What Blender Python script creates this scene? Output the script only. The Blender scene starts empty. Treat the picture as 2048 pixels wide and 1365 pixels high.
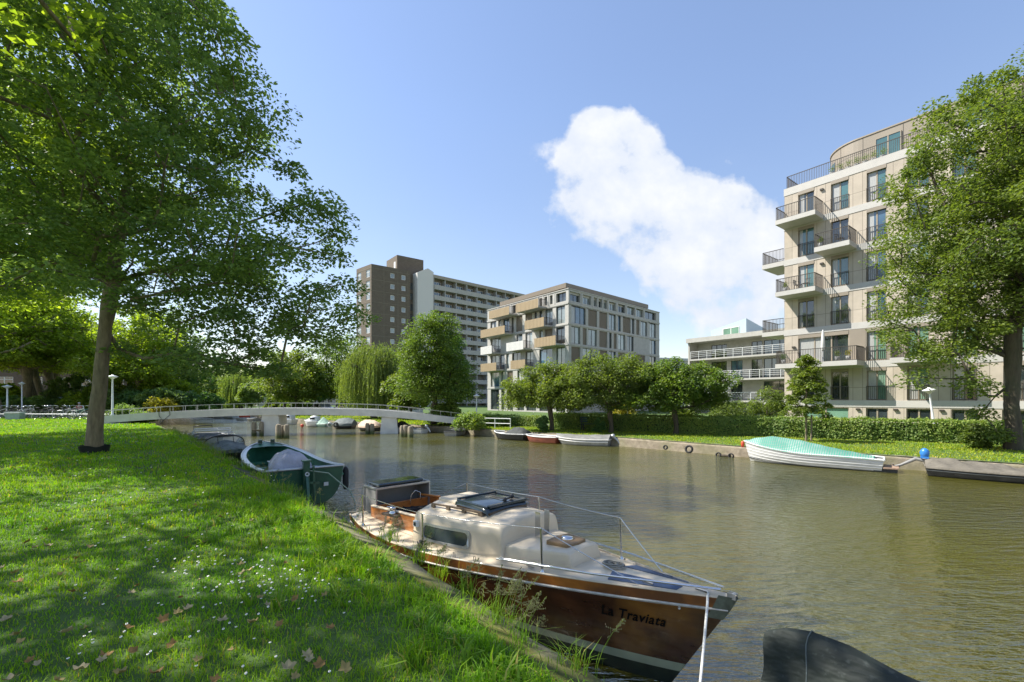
import bpy, math, random
import numpy as np
from mathutils import Vector, Matrix
R = math.radians
scene = bpy.context.scene
# ------------------------------------------------------------ camera
HC = 2.7
cam = bpy.data.cameras.new("camera"); co = bpy.data.objects.new("camera", cam)
scene.collection.objects.link(co); scene.camera = co
co.location = (0, 0, HC); co.rotation_euler = (R(90), 0, 0)
cam.sensor_width = 36; cam.lens = 16.0; cam.shift_y = 114.5/2048
cam.clip_start = 0.05; cam.clip_end = 3000
# ------------------------------------------------------------ sky, clouds, sun
SUN = Vector((-0.985, 0.17, 0)).normalized(); SUN_EL = R(50)
world = bpy.data.worlds.new("World"); scene.world = world; world.use_nodes = True
nt = world.node_tree; N = nt.nodes; Lk = nt.links; N.clear()
def nd(t, **k):
    n = N.new(t)
    for a, b in k.items(): setattr(n, a, b)
    return n
def mth(op, a, b=None, c=None, clamp=False):
    n = nd('ShaderNodeMath', operation=op); n.use_clamp = clamp
    for i, x in enumerate((a, b, c)):
        if x is None: continue
        if isinstance(x, (int, float)): n.inputs[i].default_value = x
        else: Lk.new(x, n.inputs[i])
    return n.outputs[0]
wo = nd('ShaderNodeOutputWorld'); bg = nd('ShaderNodeBackground'); Lk.new(bg.outputs[0], wo.inputs[0])
sky = nd('ShaderNodeTexSky', sky_type='NISHITA'); sky.sun_disc = False
sky.sun_elevation = SUN_EL; sky.sun_rotation = math.atan2(SUN.x, SUN.y)
sky.air_density = 1.0; sky.dust_density = 0.3; sky.ozone_density = 2.5
tc = nd('ShaderNodeTexCoord'); sep = nd('ShaderNodeSeparateXYZ'); Lk.new(tc.outputs['Generated'], sep.inputs[0])
X, Y, Z = sep.outputs
yy = mth('MAXIMUM', Y, 0.02)
u = mth('DIVIDE', X, yy); v = mth('DIVIDE', Z, yy)
nz = nd('ShaderNodeTexNoise'); nz.inputs['Scale'].default_value = 8.5; nz.inputs['Detail'].default_value = 12; nz.inputs['Roughness'].default_value = .56
uvc = nd('ShaderNodeCombineXYZ'); Lk.new(mth('ADD', u, 4.37), uvc.inputs[0]); Lk.new(mth('ADD', v, 2.9), uvc.inputs[1]); Lk.new(uvc.outputs[0], nz.inputs['Vector'])
blobs = [(0.193,0.595,0.056,1.0),(0.18,0.557,0.073,1.0),(0.261,0.546,0.073,1.0),(0.155,0.497,0.071,1.0),(0.221,0.475,0.11,1.0),(0.298,0.453,0.11,1.0),(0.171,0.409,0.073,0.9),(0.342,0.398,0.11,1.0),(0.413,0.392,0.088,1.0),(0.276,0.37,0.08,0.9),(0.474,0.381,0.08,0.9),(0.55,0.42,0.066,0.8),(0.358,0.31,0.08,1),(0.424,0.299,0.088,1),(0.523,0.337,0.08,0.8),(0.578,0.282,0.08,1),(0.347,0.244,0.066,0.72),(0.435,0.227,0.08,0.72),(0.556,0.205,0.088,0.72),(0.468,0.172,0.088,0.51)]
acc = None
for bu, bv, br, ba in blobs:
    du = mth('MULTIPLY', mth('SUBTRACT', u, bu), 1/br); dv = mth('MULTIPLY', mth('SUBTRACT', v, bv), 1/br)
    q = mth('ADD', mth('MULTIPLY', du, du), mth('MULTIPLY', dv, dv))
    g = mth('MULTIPLY', mth('EXPONENT', mth('MULTIPLY', q, -1.0)), ba)
    acc = g if acc is None else mth('ADD', acc, g)
body = mth('MINIMUM', mth('MULTIPLY', acc, 1.05), 1.30)
nn = mth('MULTIPLY', mth('SUBTRACT', nz.outputs[0], .5), 3.0)
dens = mth('MULTIPLY', mth('SUBTRACT', mth('ADD', body, nn), .66), 2.1, clamp=True)
dens = mth('MULTIPLY', dens, mth('MULTIPLY', mth('SUBTRACT', acc, .10), 4.0, clamp=True))
front = mth('GREATER_THAN', Y, 0.05); dens = mth('MULTIPLY', dens, front)
# thin wisps over the whole dome, thicker toward the horizon
nz2 = nd('ShaderNodeTexNoise'); nz2.inputs['Scale'].default_value = 1.7; nz2.inputs['Detail'].default_value = 8; nz2.inputs['Roughness'].default_value = .6
mp2 = nd('ShaderNodeMapping'); mp2.inputs['Scale'].default_value = (1, 1, 2.6); mp2.inputs['Location'].default_value = (3.1, .4, 0)
Lk.new(tc.outputs['Generated'], mp2.inputs[0]); Lk.new(mp2.outputs[0], nz2.inputs['Vector'])
wisp = mth('MULTIPLY', mth('SUBTRACT', nz2.outputs[0], .50), 2.6, clamp=True)
wisp = mth('MULTIPLY', wisp, mth('SUBTRACT', .85, mth('MULTIPLY', Z, 1.5), clamp=True))
dens = mth('MAXIMUM', dens, mth('MULTIPLY', wisp, .24))
# the sky's own blue, a touch violet and milky, as in the photograph
CL = 4.2
mx = nd('ShaderNodeMix', data_type='RGBA', blend_type='MULTIPLY'); mx.inputs[0].default_value = 1
Lk.new(sky.outputs[0], mx.inputs[6]); mx.inputs[7].default_value = (1.16, 1.06, 1.03, 1)
lowt = nd('ShaderNodeMix', data_type='RGBA', blend_type='MULTIPLY'); lowt.inputs[7].default_value = (.95, .84, .72, 1)
Lk.new(mth('SUBTRACT', 1.0, mth('MULTIPLY', Z, 1.9), clamp=True), lowt.inputs[0]); Lk.new(mx.outputs[2], lowt.inputs[6])
milk = nd('ShaderNodeMix', data_type='RGBA'); milk.inputs[0].default_value = .16
Lk.new(lowt.outputs[2], milk.inputs[6]); milk.inputs[7].default_value = (1.5, 2.1, 3.4, 1)
cm = nd('ShaderNodeMix', data_type='RGBA'); Lk.new(dens, cm.inputs[0])
Lk.new(milk.outputs[2], cm.inputs[6])
shd = nd('ShaderNodeMix', data_type='RGBA'); Lk.new(mth('MULTIPLY', mth('SUBTRACT', nz.outputs[0], .45), 3.0, clamp=True), shd.inputs[0])
shd.inputs[6].default_value = (CL*.80, CL*.86, CL*.97, 1); shd.inputs[7].default_value = (CL*1.05, CL*1.05, CL*1.06, 1)
Lk.new(shd.outputs[2], cm.inputs[7])
Lk.new(cm.outputs[2], bg.inputs[0]); bg.inputs[1].default_value = 0.094
sl = bpy.data.lights.new("sun", 'SUN'); sl.energy = 3.7; sl.angle = R(.5); sl.color = (1, .955, .87)
so = bpy.data.objects.new("sun", sl); scene.collection.objects.link(so)
sv = Vector((SUN.x*math.cos(SUN_EL), SUN.y*math.cos(SUN_EL), math.sin(SUN_EL)))
so.rotation_euler = sv.to_track_quat('Z', 'Y').to_euler(); so.location = sv*60
scene.view_settings.view_transform = 'Standard'; scene.view_settings.look = 'None'
scene.view_settings.exposure = 1.38; scene.view_settings.gamma = 1
# ------------------------------------------------------------ helpers
C = scene.collection
def atz(px, py, z=0.):
    """point at height z seen at a place measured in the survey photograph"""
    t = (HC - z)/((py - 797)/910.2); return Vector(((px-1024)/910.2*t, t, z))
def tag(o, label=None, cat=None, group=None, kind=None):
    if label: o['label'] = label
    if cat: o['category'] = cat
    if group: o['group'] = group
    if kind: o['kind'] = kind
    return o
def empty(name, loc, rz, label, cat, group=None):
    o = bpy.data.objects.new(name, None); C.objects.link(o); o.location = loc; o.rotation_euler = (0, 0, rz)
    o.empty_display_size = .3
    return tag(o, label, cat, group)
def copy_tree(o, parent=None):
    c = o.copy(); C.objects.link(c)
    if parent is not None: c.parent = parent
    for ch in list(o.children): copy_tree(ch, c)
    return c
class MB:
    def __init__(s): s.v = []; s.f = []; s.mi = []; s.sm = []; s.M = None; s.m = 0; s.s = False
    def add(s, vs, fs, smooth=None):
        b = len(s.v); M = s.M
        for p in vs:
            p = Vector(p); s.v.append(M @ p if M is not None else p)
        sm = s.s if smooth is None else smooth
        for f in fs: s.f.append([b+i for i in f]); s.mi.append(s.m); s.sm.append(sm)
        return s
    def box(s, x0, x1, y0, y1, z0, z1):
        return s.add([(x0,y0,z0),(x1,y0,z0),(x1,y1,z0),(x0,y1,z0),(x0,y0,z1),(x1,y0,z1),(x1,y1,z1),(x0,y1,z1)],
                     [(0,3,2,1),(4,5,6,7),(0,1,5,4),(1,2,6,5),(2,3,7,6),(3,0,4,7)], False)
    def bar(s, p, q, w, h=None, up=(0,0,1)):
        p = Vector(p); q = Vector(q); h = w if h is None else h
        d = (q-p).normalized(); up = Vector(up)
        a = d.cross(up)
        if a.length < 1e-3: a = d.cross(Vector((1,0,0)))
        a.normalize(); b = a.cross(d).normalized(); a = a*w/2; b = b*h/2
        return s.add([p-a-b,p+a-b,p+a+b,p-a+b,q-a-b,q+a-b,q+a+b,q-a+b],
                     [(0,1,2,3),(7,6,5,4),(4,5,1,0),(5,6,2,1),(6,7,3,2),(7,4,0,3)], False)
    def tube(s, pts, rad, n=8, cap=True, smooth=True):
        pts = [Vector(p) for p in pts]; k = len(pts)
        if not isinstance(rad, (list, tuple)): rad = [rad]*k
        vs = []; fs = []; prev = None
        for i, p in enumerate(pts):
            d = (pts[min(i+1,k-1)]-pts[max(i-1,0)])
            if d.length < 1e-9: d = Vector((0,0,1))
            d.normalize()
            if prev is None:
                a = d.cross(Vector((0,0,1)))
                if a.length < .05: a = d.cross(Vector((1,0,0)))
            else: a = prev - d*prev.dot(d)
            a.normalize(); prev = a; b = d.cross(a)
            for j in range(n):
                t = 2*math.pi*j/n; vs.append(p + (a*math.cos(t)+b*math.sin(t))*rad[i])
        for i in range(k-1):
            for j in range(n):
                j2 = (j+1) % n; fs.append((i*n+j, i*n+j2, (i+1)*n+j2, (i+1)*n+j))
        s.add(vs, fs, smooth)
        if cap: s.add(vs[:n], [tuple(range(n-1,-1,-1))], False); s.add(vs[-n:], [tuple(range(n))], False)
        return s
    def lathe(s, prof, n=16, c=(0,0,0), smooth=True):
        c = Vector(c); vs = []; fs = []
        for r, z in prof:
            for j in range(n):
                t = 2*math.pi*j/n; vs.append(c+Vector((r*math.cos(t), r*math.sin(t), z)))
        for i in range(len(prof)-1):
            for j in range(n):
                j2 = (j+1) % n; fs.append((i*n+j, i*n+j2, (i+1)*n+j2, (i+1)*n+j))
        return s.add(vs, fs, smooth)
    def grid(s, rows, smooth=True, close=False, flip=False):
        n = len(rows[0]); vs = [p for r in rows for p in r]; fs = []
        for i in range(len(rows)-1):
            for j in range(n if close else n-1):
                j2 = (j+1) % n; f = (i*n+j, i*n+j2, (i+1)*n+j2, (i+1)*n+j)
                fs.append(f[::-1] if flip else f)
        return s.add(vs, fs, smooth)
    def prism(s, poly, z0, z1):
        n = len(poly); vs = [(p[0],p[1],z0) for p in poly]+[(p[0],p[1],z1) for p in poly]
        fs = [tuple(range(n-1,-1,-1)), tuple(range(n,2*n))]+[(i,(i+1)%n,(i+1)%n+n,i+n) for i in range(n)]
        return s.add(vs, fs, False)
    def sphere(s, c, r, n=10, sc=(1,1,1)):
        c = Vector(c); rows = []
        for i in range(n+1):
            t = math.pi*i/n
            rows.append([c+Vector((r*sc[0]*math.sin(t)*math.cos(a), r*sc[1]*math.sin(t)*math.sin(a), r*sc[2]*math.cos(t))) for a in [2*math.pi*j/(n+4) for j in range(n+4)]])
        return s.grid(rows, True, True)
    def build(s, name, mats, parent=None, bevel=0, loc=None, crisp=0):
        me = bpy.data.meshes.new(name); me.from_pydata([tuple(p) for p in s.v], [], s.f)
        if not isinstance(mats, (list, tuple)): mats = [mats]
        for m in mats: me.materials.append(m)
        me.polygons.foreach_set('material_index', s.mi); me.polygons.foreach_set('use_smooth', s.sm); me.update()
        if crisp: me.set_sharp_from_angle(angle=R(crisp))
        o = bpy.data.objects.new(name, me); C.objects.link(o)
        if parent is not None: o.parent = parent
        if loc is not None: o.location = loc
        if bevel:
            b = o.modifiers.new('bevel', 'BEVEL'); b.width = bevel; b.segments = 2; b.limit_method = 'ANGLE'; b.angle_limit = R(40)
        return o
def npmesh(name, V, F, mats, parent=None, mi=None, smooth=False):
    k = F.shape[1]; me = bpy.data.meshes.new(name)
    me.vertices.add(len(V)); me.vertices.foreach_set('co', np.ascontiguousarray(V, dtype=np.float32).ravel())
    me.loops.add(F.size); me.loops.foreach_set('vertex_index', np.ascontiguousarray(F, dtype=np.int32).ravel())
    me.polygons.add(len(F)); me.polygons.foreach_set('loop_start', np.arange(0, F.size, k, dtype=np.int32))
    if not isinstance(mats, (list, tuple)): mats = [mats]
    for m in mats: me.materials.append(m)
    if mi is not None: me.polygons.foreach_set('material_index', np.ascontiguousarray(mi, dtype=np.int32))
    me.polygons.foreach_set('use_smooth', np.full(len(F), smooth))
    me.update(calc_edges=True); me.validate()
    o = bpy.data.objects.new(name, me); C.objects.link(o)
    if parent is not None: o.parent = parent
    return o
# ------------------------------------------------------------ materials
class NT:
    def __init__(s, name):
        s.m = bpy.data.materials.new(name); s.m.use_nodes = True; s.t = s.m.node_tree; s.t.nodes.clear()
        s.out = s.n('ShaderNodeOutputMaterial'); s.p = s.n('ShaderNodeBsdfPrincipled'); s.l(s.p.outputs[0], s.out.inputs[0])
    def n(s, t, **k):
        x = s.t.nodes.new(t)
        for a, b in k.items(): setattr(x, a, b)
        return x
    def l(s, a, b): s.t.links.new(a, b)
    def noise(s, scale, detail=4, rough=.55, vec=None, mapscale=None):
        n = s.n('ShaderNodeTexNoise'); n.inputs['Scale'].default_value = scale; n.inputs['Detail'].default_value = detail; n.inputs['Roughness'].default_value = rough
        if vec is None:
            t = s.n('ShaderNodeTexCoord'); vec = t.outputs['Object']
        if mapscale:
            m = s.n('ShaderNodeMapping'); m.inputs['Scale'].default_value = mapscale; s.l(vec, m.inputs[0]); vec = m.outputs[0]
        s.l(vec, n.inputs['Vector']); return n.outputs[0]
    def ramp(s, fac, stops):
        r = s.n('ShaderNodeValToRGB'); e = r.color_ramp.elements
        while len(e) < len(stops): e.new(.5)
        for i, (p, c) in enumerate(stops):
            e[i].position = p; e[i].color = (c[0], c[1], c[2], 1)
        s.l(fac, r.inputs[0]); return r.outputs[0]
    def mix(s, fac, a, b, mode='MIX'):
        m = s.n('ShaderNodeMix', data_type='RGBA', blend_type=mode)
        for i, x in ((0, fac), (6, a), (7, b)):
            if hasattr(x, 'links'): s.l(x, m.inputs[i])
            elif isinstance(x, (int, float)): m.inputs[i].default_value = x
            else: m.inputs[i].default_value = (x[0], x[1], x[2], 1)
        return m.outputs[2]
    def base(s, x):
        if hasattr(x, 'links'): s.l(x, s.p.inputs['Base Color'])
        else: s.p.inputs['Base Color'].default_value = (x[0], x[1], x[2], 1)
    def bump(s, h, strength=.3, dist=.02):
        b = s.n('ShaderNodeBump'); b.inputs['Strength'].default_value = strength; b.inputs['Distance'].default_value = dist
        s.l(h, b.inputs['Height']); s.l(b.outputs[0], s.p.inputs['Normal']); return b
    def set(s, **k):
        for a, b in k.items(): s.p.inputs[a.replace('_', ' ')].default_value = b
def mat(name, col, rough=.6, var=.15, scale=6, metal=0, bump=0, bscale=30, coat=0, spec=.5, var2=None, mapscale=None):
    s = NT(name); n1 = s.noise(scale, 5, mapscale=mapscale)
    lo = [c*(1-var) for c in col]; hi = [c*(1+var) for c in col]
    if var2: lo = var2
    s.base(s.ramp(n1, [(.3, lo), (.7, hi)])); s.set(Roughness=rough, Metallic=metal, Coat_Weight=coat)
    s.p.inputs['Specular IOR Level'].default_value = spec
    if coat: s.p.inputs['Coat Roughness'].default_value = .06
    if bump: s.bump(s.noise(bscale, 4), bump, .01)
    return s.m
def leafmat(name, c1, c2, trans=.5, tcol=None, rough=.5, nscale=.6, spec=.35):
    s = NT(name); g = s.n('ShaderNodeNewGeometry')
    a = s.ramp(g.outputs['Random Per Island'], [(0, c1), (1, c2)])
    n1 = s.noise(nscale, 3)
    a = s.mix(s.ramp(n1, [(.35, (0,0,0)), (.65, (1,1,1))]), a, s.mix(1.0, a, (1.25, 1.15, .75), 'MULTIPLY'))
    s.base(a); s.set(Roughness=rough); s.p.inputs['Specular IOR Level'].default_value = spec
    tr = s.n('ShaderNodeBsdfTranslucent'); t = s.mix(1.0, a, tcol or (1.9, 2.0, .55), 'MULTIPLY'); s.l(t, tr.inputs[0])
    ms = s.n('ShaderNodeMixShader'); ms.inputs[0].default_value = trans
    s.l(s.p.outputs[0], ms.inputs[1]); s.l(tr.outputs[0], ms.inputs[2]); s.l(ms.outputs[0], s.out.inputs[0])
    return s.m
def barkmat(name, col):
    s = NT(name)
    n1 = s.noise(9, 6, .65, mapscale=(1, 1, .22)); n2 = s.noise(1.3, 4)
    a = s.ramp(n1, [(.3, [c*.45 for c in col]), (.62, col)])
    s.base(s.mix(s.ramp(n2, [(.45, (0,0,0)), (.75, (.5,.5,.5))]), a, (.055, .075, .03)))
    s.set(Roughness=.9); s.bump(n1, .9, .035); return s.m
M = {}
M['conc'] = mat('light_concrete', (.40,.385,.35), .75, .10, 2.2, bump=.12)
M['conc_grey'] = mat('grey_concrete', (.36,.355,.34), .8, .14, 1.5, bump=.15)
M['band'] = mat('pale_stone_band', (.44,.42,.385), .65, .05, 1.5, bump=.05)
M['bronze'] = mat('dark_bronze_metal', (.060,.052,.042), .45, .1, metal=.3)
M['frame_beige'] = mat('beige_window_frame', (.27,.225,.165), .5, .06)
M['tan_panel'] = mat('tan_cladding', (.25,.21,.16), .55, .05, 1)
M['ribbed'] = mat('ribbed_bronze_panel', (.185,.150,.108), .5, .12, 7, mapscale=(6,6,.1), metal=.15)
M['gold'] = mat('golden_parapet', (.37,.275,.16), .5, .10, 5, mapscale=(5,5,.15), metal=.1)
M['white_par'] = mat('white_parapet', (.62,.60,.56), .6, .05)
M['white_metal'] = mat('white_painted_metal', (.70,.71,.70), .4, .05)
M['galv'] = mat('galvanised_steel', (.45,.46,.46), .35, .12, 8, metal=.7)
M['white_frame'] = mat('white_window_frame', (.74,.73,.70), .5, .04)
M['dark_frame'] = mat('dark_window_frame', (.035,.035,.035), .5, .1)
M['blue_clad'] = mat('pale_blue_cladding', (.36,.45,.50), .6, .05)
M['curtain'] = mat('pale_curtain', (.60,.60,.57), .8, .1, 10, mapscale=(8,8,.3))
def curtmat():
    c = mat('curtain_behind_glass', (.34,.34,.32), .6, .2, 12, mapscale=(9,9,.2), coat=1.0); return c
M['curt'] = curtmat()
M['roof_dark'] = mat('dark_roofing', (.09,.085,.08), .85)
M['asphalt'] = mat('asphalt', (.055,.055,.056), .9, .2, 3, bump=.2)
M['paving'] = mat('clay_paving', (.21,.17,.14), .85, .2, 3, bump=.2)
M['rubber'] = mat('black_rubber', (.018,.018,.018), .75, .2)
M['steel'] = mat('polished_steel', (.62,.62,.62), .18, .04, metal=1)
M['black_metal'] = mat('black_metal', (.02,.02,.022), .4, .1)
M['rope_black'] = mat('black_rope', (.02,.02,.022), .85)
def glass(name, col, rough=.03, var=.5):
    s = NT(name); n1 = s.noise(.45, 3); s.base(s.ramp(n1, [(.35, [c*(1-var) for c in col]), (.65, [c*(1+var) for c in col])]))
    s.set(Roughness=rough); s.p.inputs['Specular IOR Level'].default_value = 1.0; s.set(Coat_Weight=.6); s.p.inputs['Coat Roughness'].default_value = .02
    s.bump(s.noise(.8, 1), .04, .05)
    return s.m
M['glass'] = glass('dark_window_glass', (.030,.040,.042))
M['glass_teal'] = glass('teal_curtained_glass', (.055,.13,.125), .05, .3)
M['glass_green'] = glass('green_blind_glass', (.14,.25,.18), .08, .2)
M['glass_blue'] = glass('blue_window_glass', (.05,.10,.15), .05, .4)
M['glass_pale'] = glass('pale_curtain_glass', (.22,.25,.24), .05, .3)
def brickmat(name, c1, c2, mortar, bw, bh, off=.5, scale=1, ms=.02):
    s = NT(name); t = s.n('ShaderNodeTexCoord'); sp = s.n('ShaderNodeSeparateXYZ'); s.l(t.outputs['Object'], sp.inputs[0])
    ad = s.n('ShaderNodeMath', operation='ADD'); s.l(sp.outputs[0], ad.inputs[0]); s.l(sp.outputs[1], ad.inputs[1])
    cb = s.n('ShaderNodeCombineXYZ'); s.l(ad.outputs[0], cb.inputs[0]); s.l(sp.outputs[2], cb.inputs[1])
    b = s.n('ShaderNodeTexBrick'); s.l(cb.outputs[0], b.inputs['Vector']); b.offset = off
    b.inputs['Scale'].default_value = scale; b.inputs['Brick Width'].default_value = bw; b.inputs['Row Height'].default_value = bh
    b.inputs['Mortar Size'].default_value = ms; b.inputs['Color1'].default_value = (*c1, 1); b.inputs['Color2'].default_value = (*c2, 1); b.inputs['Mortar'].default_value = (*mortar, 1)
    n1 = s.noise(1.2, 5); s.base(s.mix(.5, b.outputs[0], s.mix(1.0, b.outputs[0], s.ramp(n1, [(.3, (.75,.75,.75)), (.7, (1.15,1.15,1.15))]), 'MULTIPLY')))
    s.set(Roughness=.85); s.bump(b.outputs[1], -.4, .01); return s.m
M['pale_brick'] = brickmat('pale_stacked_brick', (.47,.405,.325), (.40,.345,.275), (.20,.17,.135), .62, 3.035, 0, 1, .016)
M['brown_brick'] = brickmat('brown_brick', (.15,.118,.084), (.125,.098,.070), (.17,.145,.11), .42, .14, .5, 1, .012)
M['red_brick'] = brickmat('red_brown_brick', (.14,.095,.065), (.11,.075,.055), (.2,.17,.14), .3, .09, .5, 1, .01)
# ------------------------------------------------------------ banks (plan outlines, metres)
NEAR = [(6.5,-4.9),(3.6,-.95),(.66,2.92),(-.35,4.25),(-2.42,6.85),(-7.65,12.7),(-14.2,20.3),(-24.4,31.4),(-31,37.5),(-45,45.5),(-70,54),(-110,62),(-260,85)]
FAR = [(70,-30),(30,3.8),(17.3,15.2),(15.3,16.9),(14.3,17.7),(10.6,20.8),(5.8,25.9),(-.8,31.4),(-3.6,34.6),(-15.9,43.5),(-24.5,50.0),(-32.9,58.5),(-46.7,66),(-70,74),(-110,86),(-260,118)]
def offset(poly, d):
    out = []
    for i, p in enumerate(poly):
        a = Vector(poly[max(i-1,0)]); b = Vector(poly[min(i+1,len(poly)-1)]); t = (b-a).normalized()
        out.append((p[0]-t.y*d, p[1]+t.x*d))
    return out
GN = .95; GF = .50
# water
s = NT('canal_water'); t = s.n('ShaderNodeTexCoord'); g = s.n('ShaderNodeNewGeometry')
big = s.noise(.35, 3, .5, g.outputs['Position']); 
s.base(s.ramp(s.noise(.12, 2, .5, g.outputs['Position']), [(.3, (.056,.054,.008)), (.7, (.078,.074,.013))]))
s.set(Roughness=.035, IOR=2.15); s.p.inputs['Specular IOR Level'].default_value = 1.0
s.p.inputs['Specular Tint'].default_value = (1, .96, .85, 1)
w1 = s.noise(2.6, 3, .6, g.outputs['Position'], (.60, 2.0, 1)); w2 = s.noise(7.5, 3, .65, g.outputs['Position'], (.62, 1.6, 1))
cal = s.ramp(s.noise(.16, 2, .5, g.outputs['Position']), [(.36, (.35,.35,.35)), (.60, (1,1,1))])
m1 = s.n('ShaderNodeMath', operation='MULTIPLY_ADD'); s.l(w2, m1.inputs[0]); m1.inputs[1].default_value = .42; s.l(w1, m1.inputs[2])
# water behind the moored boats lies calmer: distance to the near edge where boats break the wind
m2 = s.n('ShaderNodeMath', operation='MULTIPLY'); s.l(m1.outputs[0], m2.inputs[0]); s.l(cal, m2.inputs[1])
s.bump(m2.outputs[0], .9, .20)
M['water'] = s.m
wb = MB(); wb.add([(-700,-300,0),(500,-300,0),(500,900,0),(-700,900,0)], [(0,1,2,3)])
tag(wb.build('water', M['water']), kind='structure')
# ground under grass
s = NT('lawn_soil'); n1 = s.noise(2.5, 6); n2 = s.noise(.35, 3)
s.base(s.mix(s.ramp(n2, [(.35, (0,0,0)), (.65, (1,1,1))]), s.ramp(n1, [(.3, (.035,.075,.012)), (.7, (.065,.12,.018))]), (.07,.12,.02)))
s.set(Roughness=.95); s.bump(n1, .5, .05); M['soil'] = s.m
def land(name, poly, far_pts, z):
    pl = [Vector((*p, z)) for p in poly]; o = MB()
    allp = [tuple(p) for p in pl]+[(*p, z) for p in far_pts]
    n = len(allp); o.add(allp, [tuple(range(n))])
    ob = o.build(name, M['soil']); me = ob.data
    import bmesh
    bm = bmesh.new(); bm.from_mesh(me); bmesh.ops.triangulate(bm, faces=bm.faces); bmesh.ops.recalc_face_normals(bm, faces=bm.faces)
    for f in bm.faces:
        if f.normal.z < 0: f.normal_flip()
    bm.to_mesh(me); bm.free(); return tag(ob, kind='structure')
nin = offset(NEAR, .34)
land('near_bank_ground', nin, [(-700,250),(-700,-300),(9,-300)], GN)
land('far_bank_ground', FAR, [(-260,150),(-260,900),(600,900),(600,-300),(200,-300)], GF)
# quay edgings, one mossy stone wall per bank
s = NT('mossy_stone'); n1 = s.noise(5, 6, .65); n2 = s.noise(1.1, 4)
a = s.ramp(n1, [(.3, (.055,.050,.038)), (.7, (.20,.18,.14))])
s.base(s.mix(s.ramp(n2, [(.38, (0,0,0)), (.55, (1,1,1))]), a, s.ramp(n1, [(.3, (.055,.075,.012)), (.7, (.15,.135,.03))])))
s.set(Roughness=.95); s.bump(n1, .9, .03); M['moss'] = s.m
s = NT('old_quay_concrete'); n1 = s.noise(4, 6, .65); n2 = s.noise(.8, 4)
s.base(s.mix(s.ramp(n2, [(.4, (0,0,0)), (.7, (.7,.7,.7))]), s.ramp(n1, [(.3, (.19,.155,.11)), (.7, (.38,.32,.24))]), (.17,.17,.08)))
s.set(Roughness=.95); s.bump(n1, .8, .03); M['quay'] = s.m
def strip(name, A, za, B, zb, D, zd, m, lab, sub=1):
    """A inner line, B outer line, D foot line"""
    def dens(P):
        o = []
        for i in range(len(P)-1):
            a = Vector(P[i]); b = Vector(P[i+1]); L = (b-a).length; n = max(1, int(min(L/.5, 60)))
            o += [a.lerp(b, k/n) for k in range(n)]
        return o+[Vector(P[-1])]
    rr = random.Random(5); mb = MB(); cols = []
    # same subdivision for the three lines
    idx = []
    for i in range(len(B)-1):
        L = (Vector(B[i+1])-Vector(B[i])).length; n = max(1, int(min(L/.4, 60)))
        idx += [(i, k/n) for k in range(n)]
    idx.append((len(B)-2, 1.0))
    rows = []
    for i, t in idx:
        f = lambda P, z, j=0.: (*(Vector(P[i]).lerp(Vector(P[i+1]), t)+Vector((rr.uniform(-j, j), rr.uniform(-j, j)))), z+rr.uniform(-j, j)*.6)
        rows.append([f(A, za-.08), f(A, za, .012), f(B, zb, .02), f(B, zb-.09, .015), f(D, zd)])
    mb.grid(rows, True); o = mb.build(name, m); return tag(o, lab, 'wall')
strip('quay_wall', offset(NEAR, .36), GN+.012, NEAR, GN-.13, NEAR, -1.5, M['moss'], 'mossy stone edging along the near grass bank beside the moored sailboat')
strip('quay_wall', offset(FAR, -.12), GF+.01, FAR, GF-.04, FAR, -1.5, M['quay'], 'low tan concrete quay wall along the far bank under the clipped hedge')
# street beyond the lawn on the left
rd = MB(); rd.add([(-34,41.5,GN+.004),(-48,40,GN+.004),(-120,30,GN+.004),(-120,52,GN+.004),(-75,54,GN+.004),(-46,46,GN+.004)], [(0,5,4,3,2,1)])
tag(rd.build('road', M['paving']), kind='structure')
# path behind the far hedge
pth = MB(); pp = [(34,16.5),(24.6,23.0),(9.6,31.0),(3.5,35.4),(-3,39.2)]; q = offset(pp, -2.2)
pth.add([(*a, GF+.004) for a in pp]+[(*a, GF+.004) for a in q[::-1]], [tuple(range(len(pp)*2-1,-1,-1))])
tag(pth.build('path', M['paving']), kind='structure')
# ============================================================ buildings
def face_mb(mb, F, u0, u1, z0, z1, holes, depth=.22):
    """outer wall sheet with real openings and reveals. F maps (u, v, z): v inward"""
    us = sorted({u0, u1, *[h[0] for h in holes], *[h[1] for h in holes]}); zs = sorted({z0, z1, *[h[2] for h in holes], *[h[3] for h in holes]})
    old = mb.M; mb.M = F
    for i in range(len(us)-1):
        for j in range(len(zs)-1):
            uc = (us[i]+us[i+1])/2; zc = (zs[j]+zs[j+1])/2
            if any(h[0] < uc < h[1] and h[2] < zc < h[3] for h in holes): continue
            mb.add([(us[i],0,zs[j]),(us[i+1],0,zs[j]),(us[i+1],0,zs[j+1]),(us[i],0,zs[j+1])], [(0,1,2,3)])
    for a, b, c, d in holes:
        e = depth
        mb.add([(a,0,c),(b,0,c),(b,0,d),(a,0,d),(a,e,c),(b,e,c),(b,e,d),(a,e,d)], [(0,4,5,1),(1,5,6,2),(2,6,7,3),(3,7,4,0)])
        mb.add([(a-.01,e+.06,c-.01),(b+.01,e+.06,c-.01),(b+.01,e+.06,d+.01),(a-.01,e+.06,d+.01)], [(0,1,2,3)])
    mb.M = old
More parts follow.
